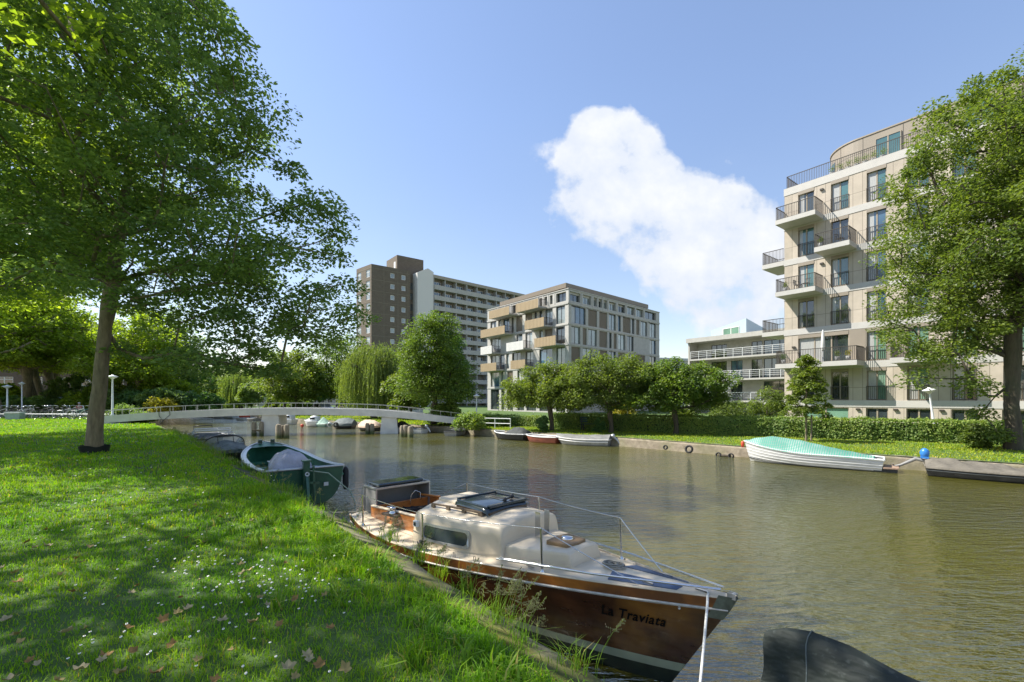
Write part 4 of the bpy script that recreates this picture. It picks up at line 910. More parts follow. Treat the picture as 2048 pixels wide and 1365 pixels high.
# longer tufts near the edge
for i in range(260):
    y = rng.uniform(1.8, 30)**1.0 if i % 2 else rng.uniform(1.8, 9); 
    # distance from edge
    t = rng.random(); seg = [j for j in range(len(NEAR)-1) if NEAR[j][1] <= y < NEAR[j+1][1]][0]; a, b = NEAR[seg], NEAR[seg+1]; f = (y-a[1])/(b[1]-a[1]); ex_ = a[0]+(b[0]-a[0])*f
    x = ex_-(.52 if y < 9 else .42)-abs(rng.normal())*(.55 if y < 9 else 1.0); m = 55 if y < 9 else 35; sp = rng.uniform(.05, .12)
    P = np.stack([x+rng.normal(size=m)*sp, y+rng.normal(size=m)*sp, np.full(m, GN-.01)], 1)
    V, F = blades(P, np.full(m, rng.uniform(.09, .16)), np.full(m, .007 if y < 9 else .014), rng, 1.0); VV.append(V); FF.append(F+nv); nv += len(V)
tag(npmesh('grass', np.vstack(VV), np.vstack(FF), M['grass']), 'green lawn grass of the near bank', 'grass', kind='stuff')
# broad-leaved tufts (plantain, dandelion) in the foreground
VV = []; FF = []; nv = 0
for i in range(60):
    y = rng.uniform(2.3, 6.5); f = None; seg = [j for j in range(len(NEAR)-1) if NEAR[j][1] <= y < NEAR[j+1][1]][0]; a, b = NEAR[seg], NEAR[seg+1]; ex_ = a[0]+(b[0]-a[0])*(y-a[1])/(b[1]-a[1])
    x = ex_-.5-abs(rng.normal())*.8; m = 14; P = np.stack([x+rng.normal(size=m)*.035, y+rng.normal(size=m)*.035, np.full(m, GN-.01)], 1)
    V, F = blades(P, np.full(m, rng.uniform(.13,.20)), np.full(m, .017), rng, 1.3); VV.append(V); FF.append(F+nv); nv += len(V)
tag(npmesh('broad_leaved_weeds', np.vstack(VV), np.vstack(FF), M['weed']), 'broad-leaved weeds among the grass near the water', 'weeds', kind='stuff')
# far bank grass
farpoly = [tuple(p) for p in offset(FAR, -.10)]+[(-260,900),(600,900),(600,-300),(200,-300)]; VV = []; FF = []; nv = 0
for x0, x1, y0, y1, dn, hh, ww in ((-2,30,12,36,130,.07,.035),(-14,2,28,46,50,.09,.06),(-40,-8,38,66,16,.12,.10)):
    n = int(dn*(x1-x0)*(y1-y0)); P = np.stack([rng.uniform(x0, x1, n), rng.uniform(y0, y1, n), np.full(n, GF-.005)], 1); P = P[inside(P, farpoly)]
    V, F = blades(P, np.full(len(P), hh)*(.5+1.0*vnoise(P, .8, 3)), np.full(len(P), ww), rng, .9); VV.append(V); FF.append(F+nv); nv += len(V)
tag(npmesh('grass', np.vstack(VV), np.vstack(FF), M['grass_far']), 'sunlit grass verge along the far bank', 'grass', kind='stuff')
# tall seeding grasses and weeds on the stone edge
def seedhead(mb, base, h, dx, dy, rr):
    p = [Vector(base)+Vector((dx*t*t, dy*t*t, h*t)) for t in (0,.25,.5,.75,1)]; mb.m = 0; mb.tube(p, [.0028,.0024,.002,.0016,.001], 4, False)
    mb.m = 1
    for k in range(26):
        t = rr.uniform(.70, 1.0); c = Vector(base)+Vector((dx*t*t, dy*t*t, h*t)); a = rr.uniform(0, 6.28); L = (1.03-t)*.30*rr.uniform(.3, 1); e = c+Vector((math.cos(a)*L, math.sin(a)*L, L*.45-.012))
        mb.bar(c, e, .0011); 
        for j in range(3): q = c.lerp(e, .5+.25*j); mb.tube([q+Vector((0,0,-.006)), q, q+Vector((0,0,.008))], [.0005,.0020,.0004], 4, False)
M['straw'] = mat('straw_seed_heads', (.20,.20,.085), .8, .25, 30)
rr = random.Random(21); mb = MB(); VV = []; FF = []; nv = 0
for (px, py, n_) in ((1000,1255,8),(1045,1292,9),(975,1235,4),(930,1190,4),(880,1150,3),(840,1118,4),(1150,1338,1),(780,1078,4)):
    p = atz(px, py, GN-.1)
    for k in range(n_):
        b = (p.x+rr.gauss(0,.07), p.y+rr.gauss(0,.07), GN-.12); h = rr.uniform(.25, .52) if py > 1180 else rr.uniform(.18, .36); a = rr.uniform(-.5, 1.6)
        seedhead(mb, b, h, math.cos(a)*h*.45, math.sin(a)*h*.3, rr)
    m = 60; P = np.stack([p.x+rng.normal(size=m)*.07, p.y+rng.normal(size=m)*.07, np.full(m, GN-.13)], 1)
    V, F = blades(P, np.full(m, .22), np.full(m, .006), rng, 1.0); VV.append(V); FF.append(F+nv); nv += len(V)
for i in range(120):   # weeds further along the edge
    y = rr.uniform(5.5, 26); seg = [j for j in range(len(NEAR)-1) if NEAR[j][1] <= y < NEAR[j+1][1]][0]; a, b = NEAR[seg], NEAR[seg+1]; x = a[0]+(b[0]-a[0])*(y-a[1])/(b[1]-a[1])-rr.uniform(.05,.35)
    if y > 9 or rr.random() < .3: seedhead(mb, (x, y, GN-.12), rr.uniform(.2,.45), rr.uniform(-.05,.12), rr.uniform(-.05,.05), rr)
    m = 34; P = np.stack([x+rng.normal(size=m)*.10, y+rng.normal(size=m)*.12, np.full(m, GN-.10)], 1); V, F = blades(P, np.full(m, rr.uniform(.12,.26) if y > 8 else .07), np.full(m, .008), rng, 1.0); VV.append(V); FF.append(F+nv); nv += len(V)
tag(npmesh('edge_grass', np.vstack(VV), np.vstack(FF), M['weed']), 'long grass hanging over the stone edge', 'grass', kind='stuff')
tag(mb.build('seed_heads', [M['weed'], M['straw']]), 'tall straw-coloured grass seed heads rising in front of the sailboat', 'grass', kind='stuff')
# daisies
M['petal'] = mat('white_petals', (.80,.80,.78), .6, .03); M['daisy_eye'] = mat('yellow_daisy_eye', (.70,.45,.04), .6, .05)
mb = MB(); dr = random.Random(12)
cent = [(410,1140,60),(520,1160,70),(350,1085,35),(560,1190,40),(470,1215,30),(640,1170,30),(120,1060,14),(330,1010,14),(280,1290,26),(500,1330,14),(150,1030,14),(620,1090,16),(250,1180,10),(90,1300,6),(260,930,22),(420,990,20)]
for px, py, n_ in cent:
    for k in range(int(n_*.55)):
        p = atz(px+dr.gauss(0,70), max(865, py+dr.gauss(0,26)), GN); rr_ = .0065+.0008*p.y; h = dr.uniform(.035,.075); tl = Matrix.Translation(p+Vector((0,0,h))) @ Matrix.Rotation(dr.uniform(0,.6), 4, 'X') @ Matrix.Rotation(dr.uniform(0,6.2), 4, 'Z')
        mb.M = tl; mb.m = 0; mb.lathe([(0,-.003),(rr_,.001),(rr_*.9,.003),(rr_*.35,.003)], 9); mb.m = 1; mb.lathe([(rr_*.36,.002),(rr_*.3,.006),(0,.0075)], 7)
mb.M = None; tag(mb.build('daisies', [M['petal'], M['daisy_eye']]), 'tiny white daisies scattered through the lawn', 'flowers', kind='stuff')
# fallen leaves, each its own object
M['dead1'] = mat('tan_dead_leaf', (.30,.225,.075), .8, .25, 25); M['dead2'] = mat('orange_brown_dead_leaf', (.26,.145,.04), .8, .3, 25); M['dead3'] = mat('pale_dry_leaf', (.36,.29,.15), .8, .2, 25)
def deadleaf(seed, m):
    r = random.Random(seed); mb = MB(); pts = []; tips = 5
    for k in range(tips*4):
        a = 2*math.pi*k/(tips*4); q = .055*(1.0 if k % 4 == 0 else (.62 if k % 2 == 0 else .78))*(1 if a < math.pi*1.9 else .6); pts.append((a, q))
    curl = r.uniform(4, 9); ax = r.uniform(0, 3.14); rows = []
    for f in (.001, .35, .7, 1.0):
        row = []
        for a, q in pts:
            x = math.cos(a)*q*f; y = math.sin(a)*q*f; s_ = x*math.cos(ax)+y*math.sin(ax); t_ = -x*math.sin(ax)+y*math.cos(ax); row.append((x, y*.9, curl*s_*s_+2.5*abs(t_)**1.5+.008*math.sin(3*a+seed)*f))
        rows.append(row)
    mb.grid(rows, True, True); 
    mb.tube([(0,0,0),(-.03,.0,.004),(-.065,.006,.012)], [.0015,.0012,.001], 4)
    o = mb.build('fallen_leaf', m); return o
protos = [deadleaf(i, M[('dead1','dead2','dead3')[i % 3]]) for i in range(6)]; used = set()
labs = ['curled tan dead leaf lying on the lawn grass','orange-brown crumpled dead leaf lying on the lawn grass','pale dry dead leaf lying on the lawn grass']
pos = [(40,1285),(60,1320),(130,1265),(170,1258),(210,1310),(75,1330),(35,1270),(55,1085),(95,1092),(70,1095),(155,1117),(165,1125),(120,1150),(275,1172),(262,1185),(235,1195),(145,1185),(5,1135),(30,1145),(35,1165),(375,1218),(355,1225),(325,1240),(445,1240),(505,1245),(255,1255),(535,1210),(395,1320),(310,1345),(205,1320),(240,1345),(265,1305),(575,1335),(590,1355),(640,1330),(620,1320),(650,1190),(590,1200),(485,1147),(500,1140),(375,1075),(410,1085),(280,1070),(215,1045),(268,1035),(245,1010),(440,1035),(500,1040),(550,1060),(570,1125),(600,1055),(330,985),(390,1010),(130,1120),(480,1130),(560,1250),(615,1310),(690,1340),(430,1360),(20,1360),(115,1362),(360,1195),(300,1100),(180,1095),(90,1060),(10,1240),(520,1195),(660,1255),(400,1160),(230,1140),(345,1290),(160,1340),(465,1300)]
fr = random.Random(3)
for i, (px, py) in enumerate(pos):
    pi = i % 6; o = protos[pi] if pi not in used else protos[pi].copy()
    if pi in used: C.objects.link(o)
    used.add(pi); p = atz(px, py, GN+.04); sc = fr.uniform(.55, .95)*(1.0 if py > 1200 else .9); o.location = (p.x, p.y, GN+.035+.01*fr.random()); o.rotation_euler = (fr.uniform(-.5,.5), fr.uniform(-.5,.5), fr.uniform(0,6.28)); o.scale = (sc,)*3
    tag(o, labs[pi % 3], 'leaf', 'fallen leaves on the lawn')
# ============================================================ sailboat (local x to the bow, y away from the near bank)
s = NT('varnished_mahogany'); n1 = s.noise(3.2, 6, .6, mapscale=(.35, 1, 3)); n2 = s.noise(1.2, 4)
s.base(s.mix(s.ramp(n2, [(.42, (0,0,0)), (.62, (1,1,1))]), s.ramp(n1, [(.3, (.045,.016,.008)), (.7, (.08,.030,.012))]), s.ramp(n1, [(.3, (.13,.048,.012)), (.7, (.25,.105,.018))])))
s.set(Roughness=.22, Coat_Weight=.8); s.p.inputs['Coat Roughness'].default_value = .08; M['mahogany'] = s.m
s = NT('varnished_orange_wood'); n1 = s.noise(4, 6, .65, mapscale=(.5, 3, 5)); n2 = s.noise(2, 3)
s.base(s.mix(s.ramp(n2, [(.4, (0,0,0)), (.7, (1,1,1))]), s.ramp(n1, [(.3, (.30,.10,.022)), (.7, (.50,.19,.045))]), (.42,.155,.035))); s.set(Roughness=.3, Coat_Weight=.7); M['teak'] = s.m
s = NT('strake_wood'); n1 = s.noise(5, 6, .65, mapscale=(.4, 2, 4)); n2 = s.noise(1.6, 4)
s.base(s.mix(s.ramp(n2, [(.42, (0,0,0)), (.6, (1,1,1))]), s.ramp(n1, [(.3, (.30,.095,.018)), (.7, (.50,.19,.035))]), (.16,.065,.025))); s.set(Roughness=.3, Coat_Weight=.6); M['strake'] = s.m
s = NT('cream_gelcoat'); n1 = s.noise(2.2, 6, .62); n3 = s.noise(30, 3)
s.base(s.mix(s.ramp(n3, [(.62, (0,0,0)), (.8, (.22,.22,.22))]), s.ramp(n1, [(.3, (.56,.465,.33)), (.7, (.64,.535,.395))]), (.30,.25,.17))); s.set(Roughness=.42, Coat_Weight=.15); s.bump(n3, .05, .004); M['cream'] = s.m
M['boot'] = mat('pale_green_waterline_stripe', (.34,.40,.30), .5, .12, 8)
M['bottom'] = mat('dark_green_antifouling', (.020,.035,.024), .7, .3, 6)
M['white_line'] = mat('white_rubbing_line', (.50,.47,.42), .6, .2, 14)
M['greybox'] = mat('grey_locker_panel', (.20,.195,.185), .55, .10)
M['blackgloss'] = mat('dark_blue_black_plastic', (.018,.028,.034), .16, .1, coat=.5)
M['navy'] = mat('navy_deck_pad', (.045,.075,.14), .5, .15, 10)
M['oldwood'] = mat('weathered_hatch_wood', (.21,.13,.06), .6, .2, 12, mapscale=(1,5,1))
M['greywood'] = mat('weathered_handrail_wood', (.12,.085,.055), .7, .2, 20)
M['rope'] = mat('white_braided_rope', (.62,.60,.55), .8, .25, 60); M['rope_grey'] = mat('grey_old_rope', (.30,.28,.24), .9, .3, 60)
a_ = Vector((.693, -.721, 0)); rt = math.atan2(a_.y, a_.x)
SB = empty('sailboat', (-2.17, 8.14, 0), rt, 'small varnished sailboat with cream cabin and mahogany hull moored at the near bank', 'sailboat')
XB = [0,.8,1.6,2.25,2.95,4.1,5.0,5.55,5.9]; HB = [.76,.93,1.0,.975,.86,.56,.29,.12,.012]; XS = [0,.9,2.2,2.95,4.1,5.0,5.9]; HS = [.755,.735,.76,.79,.85,.905,.975]
def smooth_interp(x, X, Yv):
    i = max(0, min(len(X)-2, int(np.searchsorted(X, x)-1))); 
    def m(k):
        if k <= 0: return (Yv[1]-Yv[0])/(X[1]-X[0])
        if k >= len(X)-1: return (Yv[-1]-Yv[-2])/(X[-1]-X[-2])
        return (Yv[k+1]-Yv[k-1])/(X[k+1]-X[k-1])
    h = X[i+1]-X[i]; t = (x-X[i])/h; return (2*t**3-3*t*t+1)*Yv[i]+(t**3-2*t*t+t)*h*m(i)+(-2*t**3+3*t*t)*Yv[i+1]+(t**3-t*t)*h*m(i+1)
hbm = lambda x: max(.012, smooth_interp(x, XB, HB)); hsh = lambda x: smooth_interp(x, XS, HS)
def hullp(x, z, side):
    """point on the topsides at sheer-station x and height z"""
    h = hsh(x); t = max(0, (h-z)/(h+.30)); w = hbm(x)*(1-.30*t**1.4-.70*t**4.5)
    rk = .62*max(0, (x-3.8)/2.1)**2*t*1.25-.22*max(0, 1-x/1.2)*t
    return Vector((x-rk*1.0, side*w, z))
NX = 44; xs = [5.9*(i/NX) for i in range(NX+1)]
def zlev(x):
    h = hsh(x); a = h-.125; b = .225+.02*(x/5.9); return [h, h-.095, a]+[a+(b-a)*k/8 for k in range(1, 8)]+[b, .135+.02*(x/5.9), .02, -.12, -.30]
hb = MB()
for side in (-1, 1):
    rows = [[hullp(x, z, side) for z in zlev(x)] for x in xs]
    for j in range(14):
        hb.m = 1 if j in (0,) else (2 if j == 1 else (3 if j == 10 else (4 if j > 10 else 0)))
        hb.grid([[r[j], r[j+1]] for r in rows], True, flip=side > 0)
tr = [hullp(0, z, -1) for z in zlev(0)]; tr2 = [hullp(0, z, 1) for z in zlev(0)]; hb.m = 0; hb.grid([[a, b] for a, b in zip(tr, tr2)], False)
hb.build('hull', [M['mahogany'], M['strake'], M['white_line'], M['boot'], M['bottom']], SB)
g = MB()
for side in (-1, 1):
    g.m = 0; g.tube([hullp(x, hsh(x)-.108, side)+Vector((0, side*.003, 0)) for x in xs], .009, 8)
g.build('rubbing_line', M['white_line'], SB)
tg = MB()
for side in (-1, 1): tg.tube([hullp(x, hsh(x)+.004, side)+Vector((0, -side*.012, 0)) for x in xs], .013, 6)
tg.build('toe_rail', M['cream'], SB)
# deck with open cockpit
CK0, CK1, CKW = .50, 1.93, .52
dk = MB(); ys = [-1,-.8,-.6,-.4,-.2,0,.2,.4,.6,.8,1]; 
xd = sorted(set([x for x in xs]+[CK0, CK1]))
def deckz(x, y): w = hbm(x); return hsh(x)-.004+.045*(1-(y/max(w, .02))**2)
for i in range(len(xd)-1):
    x0, x1 = xd[i], xd[i+1]; inc = CK0-1e-6 <= (x0+x1)/2 <= CK1
    segs = [(-1, 1)] if not inc else [None]
    def row(x, a, b, n): 
        w = hbm(x)-.006; return [Vector((x, a(w)+(b(w)-a(w))*k/n, deckz(x, a(w)+(b(w)-a(w))*k/n))) for k in range(n+1)]
    if not inc: dk.grid([row(x0, lambda w: -w, lambda w: w, 10), row(x1, lambda w: -w, lambda w: w, 10)], True, flip=True)
    else:
        dk.grid([row(x0, lambda w: -w, lambda w: -CKW, 3), row(x1, lambda w: -w, lambda w: -CKW, 3)], True, flip=True)
        dk.grid([row(x0, lambda w: CKW, lambda w: w, 3), row(x1, lambda w: CKW, lambda w: w, 3)], True, flip=True)
dk.build('deck', M['cream'], SB)
ck = MB(); ck.box(CK0, CK1, -CKW-.01, CKW+.01, .18, .22); ck.box(CK0-.02, CK0, -CKW, CKW, .2, .76); ck.box(CK1, CK1+.02, -CKW, CKW, .2, .78)
ck.box(CK0, CK1, -CKW-.02, -CKW+.01, .2, .75); ck.box(CK0, CK1, CKW-.01, CKW+.02, .2, .75); ck.box(CK0+.03, CK1-.03, -CKW+.011, -CKW+.30, .46, .50); ck.box(CK0+.03, CK1-.03, CKW-.30, CKW-.011, .46, .50)
ck.build('cockpit', M['teak'], SB)
cm_ = MB()
for side in (-1, 1):
    y = side*(CKW+.035); cm_.add([(CK0-.10,y-.016,.72),(CK1+.03,y-.016,.74),(CK1+.03,y+.016,.74),(CK0-.10,y+.016,.72),(CK0-.10,y-.016-.0,.93),(CK1+.03,y-.016,1.02),(CK1+.03,y+.016,1.02),(CK0-.10,y+.016,.93)], [(0,3,2,1),(4,5,6,7),(0,1,5,4),(1,2,6,5),(2,3,7,6),(3,0,4,7)])
cm_.box(CK0-.12, CK0-.09, -CKW-.05, CKW+.05, .74, .93); cm_.build('coaming', M['teak'], SB, bevel=.006)
cap = MB()
for side in (-1, 1): cap.bar((CK0-.1, side*(CKW+.035), .942), (CK1+.03, side*(CKW+.035), 1.032), .055, .02)
cap.build('coaming_cap', M['cream'], SB, bevel=.005)
# winch on its bracket
for side in (-1,):
    wn = MB(); y = side*(CKW+.10); wn.prism([(1.02,y-.10),(1.34,y-.05),(1.34,y+.04),(1.02,y+.04)], .935, .965); wo = wn.build('winch_bracket', M['greywood'], SB)
    w2_ = MB(); w2_.lathe([(.055,.966),(.055,.985),(.042,1.0),(.038,1.035),(.050,1.05),(.050,1.062),(0,1.066)], 16, (1.2, y-.01, 0)); w2_.tube([(1.2,y-.01,1.07),(1.17,y-.09,1.075)], .010, 6); w2_.build('winch', M['steel'], wo)
    ft = MB(); ft.tube([(1.12,y-.07,.94),(1.12,y-.10,.76)], .012, 8); ft.build('bracket_leg', M['steel'], SB)
# cabin: lofted shell
def cabw(x): return smooth_interp(x, [1.93,2.4,2.9,3.3,3.52], [.74,.72,.64,.56,.52])
def cabsec(x, f=1., n=22):
    w = cabw(x); zb = hsh(x)+.015; zs = zb+(.335-.015*(x-1.93))*f; zc = zs+.17*f*(1-.30*max(0, x-2.2)/1.3); pts = []
    Hh = zs-zb; base = [(-w, zb), (-w*.985, zb+.06*f), (-w*.955, zb+.25*f), (-w*.945, zb+.90*Hh), (-w*.93, zs), (-w*.905, zs+.028*f), (-w*.87, zs+.043*f), (-w*.79, zs+.058*f)]
    roof = [(-w*.79+(w*1.58)*k/10, zs+.058*f+(zc-zs-.058*f)*(1-((k-5)/5)**2)) for k in range(1, 10)]
    return [Vector((x, a, b)) for a, b in base+roof]+[Vector((x, -a, b)) for a, b in base[::-1]]
cb = MB(); rows = [cabsec(1.93)]+[cabsec(1.93+1.42*k/14) for k in range(1, 15)]
for dx, f in ((.06,1.0),(.085,.985),(.105,.95),(.118,.88),(.13,.70),(.15,.3),(.16,0.0)): rows.append(cabsec(3.35+dx, f))
cb.grid(rows, True, flip=True); cb.s = False; r0 = rows[0]; cb.add(r0, [tuple(range(len(r0)))], False)
cb.build('cabin', M['cream'], SB, crisp=30)
# stepped lower trunk forward
lt = MB(); rows = []
for x, w, f in ((3.42,.49,1.0),(3.6,.465,1.0),(3.9,.40,1.0),(4.15,.32,1.0),(4.24,.29,.99),(4.265,.283,.95),(4.285,.278,.86),(4.31,.27,.5),(4.33,.262,.03)):
    zb = hsh(x)+.02; h = .155*f; rows.append([Vector((x, a*w, zb+b*h)) for a, b in ((-1,0),(-.98,.35),(-.955,.82),(-.94,.93),(-.91,1.0),(-.86,1.03),(-.5,1.14),(-.2,1.2),(0,1.21),(.2,1.2),(.5,1.14),(.86,1.03),(.91,1.0),(.94,.93),(.955,.82),(.98,.35),(1,0))])
lt.grid(rows, True, flip=True); lt.build('fore_trunk', M['cream'], SB, crisp=30)
# long windows in the cabin sides
for side in (-1, 1):
    def sp(x, k): # k 0..1 up the side plane
        w = cabw(x); zb = hsh(x)+.015; z = zb+.065+.19*k; y = w*(.985-.03*(z-zb-.06)/.19); return Vector((x, side*y, z))
    def rrect(x0, x1, k0, k1, rx, rk, n=5):
        o = []
        for cx_, ck_, a0 in ((x1-rx,k1-rk,0),(x0+rx,k1-rk,90),(x0+rx,k0+rk,180),(x1-rx,k0+rk,270)):
            for i in range(n+1): a = R(a0+90*i/n); o.append((cx_+rx*math.cos(a), ck_+rk*math.sin(a)))
        return o
    def rr_dense(P):
        o = []
        for a_1, b_1 in zip(P, P[1:]+P[:1]):
            n_1 = max(1, int(abs(a_1[0]-b_1[0])/.06)); o += [(a_1[0]+(b_1[0]-a_1[0])*q/n_1, a_1[1]+(b_1[1]-a_1[1])*q/n_1) for q in range(n_1)]
        return o
    outl = rrect(2.15, 3.02, -.10, 1.08, .06, .28); inl = rrect(2.19, 2.98, .06, .92, .05, .26); outl = rr_dense(outl); inl = rr_dense(inl); nrm = Vector((.14, side, .08)).normalized()
    fr_ = MB(); A = [sp(*p)+nrm*.002 for p in outl]; B = [sp(*p)+nrm*.016 for p in outl]; Cc = [sp(*p)+nrm*.016 for p in inl]; Dd = [sp(*p)+nrm*.001 for p in inl]
    fr_.grid([A, B, Cc, Dd], False, True); wf = fr_.build('window', M['galv'], SB); gp = MB()
    rowsg = []
    for i in range(15):
        xx = 2.195+.78*i/14; e_ = min(1, min(xx-2.19, 2.98-xx)/.05); kk = .26*(1-math.sqrt(max(0, 1-(1-e_)**2))); rowsg.append([sp(xx, .06+kk)+nrm*.009, sp(xx, .5)+nrm*.009, sp(xx, .92-kk)+nrm*.009])
    gp.grid(rowsg, True, flip=side > 0); gp.build('pane', M['glass'], wf)
# grab rail
for side in (-1, 1):
    gr = MB(); pts = []
    def rf_(x, yy): w = cabw(x); zb = hsh(x)+.015; zs = zb+.335-.015*(x-1.93); k = (yy/w)/.79; return zs+.05+(.17*(1-.3*max(0,x-2.2)/1.3)-.05)*(1-k*k)
    X0, X1 = 2.05, 3.0; n = 24
    for i in range(n):
        xa = X0+(X1-X0)*i/n; xb = X0+(X1-X0)*(i+1)/n; y = -.50+.12*(xa-X0); yb = -.50+.12*(xb-X0); gr.bar((xa, side*-y*-1, rf_(xa, y)+.052), (xb, side*-yb*-1, rf_(xb, yb)+.052), .026, .022)
    for k in range(4): x = X0+.03+(X1-X0-.06)*k/3; y = -.50+.12*(x-X0); gr.bar((x, -side*y*-1, rf_(x, y)-.005), (x, -side*y*-1, rf_(x, y)+.045), .024, .075, up=(1,0,0))
    gr.build('grab_rail', M['greywood'], SB)
# sliding hatches on the roof
zr = lambda x: hsh(x)+.35+.155
h1 = MB(); h1.prism([(1.90,-.30),(2.50,-.30),(2.50,.30),(1.90,.30)], zr(2.2)-.05, zr(2.2)+.015); h1.build('companion_hatch', M['cream'], SB, bevel=.03)
hs_ = MB(); hs_.prism([(2.42,-.36),(3.08,-.33),(3.08,.33),(2.42,.36)], zr(2.7)-.075, zr(2.7)-.01); ho = hs_.build('hatch_base', M['greywood'], SB, bevel=.005)
h2 = MB(); zt = zr(2.7)
rows = []
for x, d in ((2.40,-.02),(2.42,.025),(2.50,.04),(2.98,.035),(3.06,.02),(3.09,-.02)): rows.append([Vector((x, y_, zt+d+.022*(1-(y_/.38)**2)-(.045 if abs(y_) > .37 else 0))) for y_ in (-.385,-.37,-.30,-.15,0,.15,.30,.37,.385)])
h2.grid(rows, True, flip=True); h2.build('sliding_hatch', M['blackgloss'], ho)
rg = MB()
for y_ in (-.345, .345): rg.bar((2.43, y_, zt+.045), (3.05, y_, zt+.042), .035, .025)
rg.bar((2.43,-.345,zt+.058), (2.43,.345,zt+.058), .035, .03); rg.bar((3.05,-.33,zt+.05), (3.05,.33,zt+.05), .06, .035); rg.build('hatch_rim', M['blackgloss'], ho, bevel=.006)
hn = MB(); hn.tube([(2.62,.06,zt+.075),(2.96,.05,zt+.075)], .007, 6); hn.tube([(2.92,.20,zt+.085),(3.02,-.05,zt+.085)], .013, 8); hn.sphere((2.92,.20,zt+.09), .032, 8); hn.sphere((3.00,.0,zt+.09), .028, 8); hn.tube([(3.0,0,zt+.09),(3.02,-.02,zt+.02)], .02, 8); hn.build('hatch_latch', M['black_metal'], ho)
# mast step plates, brown hatch with vent
z = hsh(3.72)+.15
ms_ = MB(); ms_.box(3.62, 3.70, -.085, -.079, z, z+.36); ms_.box(3.62, 3.70, .079, .085, z, z+.36); ms_.box(3.58, 3.74, -.10, .10, z-.0, z+.012); ms_.box(3.618, 3.622, -.079, .079, z+.012, z+.10); ms_.build('mast_step', M['steel'], SB)
z = hsh(4.05)+.02+.155*1.22
wh = MB(); wh.prism([(3.90,-.20),(4.18,-.17),(4.22,0),(4.18,.17),(3.90,.20),(3.87,0)], z-.03, z+.028); wo = wh.build('forward_hatch', M['oldwood'], SB, bevel=.012)
vt = MB(); vt.lathe([(.075,z+.028),(.075,z+.042),(.055,z+.055),(0,z+.060)], 20, (4.03,.02,0)); vt.build('deck_vent', M['steel'], wo)
# stanchions and lifelines
def stn(x, side, h=.46, lean=0): p = hullp(x, hsh(x), side)+Vector((0,-side*.05,0)); return p, p+Vector((lean,0,h))
SXS = {-1: [.72, 2.45, 4.12], 1: [1.05, 2.85, 4.52]}; sto = MB(); tops = {-1: [], 1: []}
for side in (-1, 1):
    for x in SXS[side]:
        p, q = stn(x, side, .47, -.02); o = MB(); o.tube([p, q], .0125, 8); o.lathe([(.03,0),(.03,.012),(.018,.03),(.013,.04)], 10, tuple(p)); o.build('stanchion', M['steel'], SB); tops[side].append(q)
ll = MB()
for side in (-1, 1):
    T = tops[side]; endp = hullp(5.1, hsh(5.05), side)+Vector((0,-side*.03,.03)); sternp = hullp(.05, hsh(.05), side)+Vector((.02,-side*.1,.03))
    pts = [sternp]+T+[endp]
    for a, b in zip(pts[:-1], pts[1:]):
        n = 8; ll.tube([a.lerp(b, k/n)+Vector((0,0,-.05*4*(k/n)*(1-k/n)*(a-b).length*.18)) for k in range(n+1)], .0055 if side < 0 else .0075, 5)
ll.build('lifeline', M['steel'], SB)
# small lashing hoops, chocks and cleats along the deck
hp_ = MB()
for x in (2.95, 3.25):
    for side in (-1, 1):
        c = hullp(x, hsh(x), side)+Vector((0,-side*.07,.0)); hp_.tube([c+Vector((-.022,0,0)), c+Vector((-.012,0,.055)), c+Vector((.012,0,.055)), c+Vector((.022,0,0))], .0035, 5)
hp_.build('lashing_hoop', M['black_metal'], SB)
for x, side in ((5.62,-1),(5.15,-1),(5.2,1),(3.95,-1),(3.95,1),(.25,-1),(.25,1),(4.7,1)):
    cl_ = MB(); c = hullp(x, hsh(x), side)+Vector((0,-side*min(.09, hbm(x)*.5),.012)); cl_.box(c.x-.03, c.x+.03, c.y-.008, c.y+.008, c.z-.01, c.z+.018); cl_.bar((c.x-.055,c.y,c.z+.024), (c.x+.055,c.y,c.z+.024), .014); cl_.build('cleat', M['steel'], SB)
# lowered spar tubes lying along both side decks to the stemhead
spn = MB()
for side in (-1, 1):
    for off, r_ in ((.0,.011),(.045,.007)):
        a0 = hullp(3.55, hsh(3.55), side)+Vector((0,-side*(.07+off),.07)); b0 = Vector((5.78, side*(.03+off*.3), hsh(5.78)+.075)); m0 = a0.lerp(b0, .5)+Vector((0, side*.06, .0)); spn.tube([a0, a0.lerp(m0,.5), m0, m0.lerp(b0,.5), b0], r_, 7)
spn.build('spar_tube', M['steel'], SB)
sf = MB(); sf.box(5.76, 5.89, -.020, .020, hsh(5.8)+.012, hsh(5.8)+.03); sf.box(5.83, 5.90, -.026, -.021, hsh(5.8)+.01, hsh(5.8)+.06); sf.box(5.83, 5.90, .021, .026, hsh(5.8)+.01, hsh(5.8)+.06); sf.tube([(5.875,-.02,hsh(5.9)+.035),(5.875,.02,hsh(5.9)+.035)], .018, 10); sf.build('stemhead_fitting', M['galv'], SB)
# green-grey painted stem cap
sc = MB(); rows = []
for z_ in (hsh(5.9)+.02, hsh(5.9)-.12, hsh(5.85)-.20): rows.append([hullp(5.77, z_, -1)+Vector((0,-.006,0)), hullp(5.83, z_, -1)+Vector((0,-.007,0)), hullp(5.9, z_, -1)+Vector((.014,-.002,0)), hullp(5.9, z_, 1)+Vector((.014,.002,0)), hullp(5.83, z_, 1)+Vector((0,.007,0)), hullp(5.77, z_, 1)+Vector((0,.006,0))])
sc.grid(rows, True); sc.build('stem_cap', mat('grey_green_stem_paint', (.13,.15,.11), .5, .3, 18), SB)
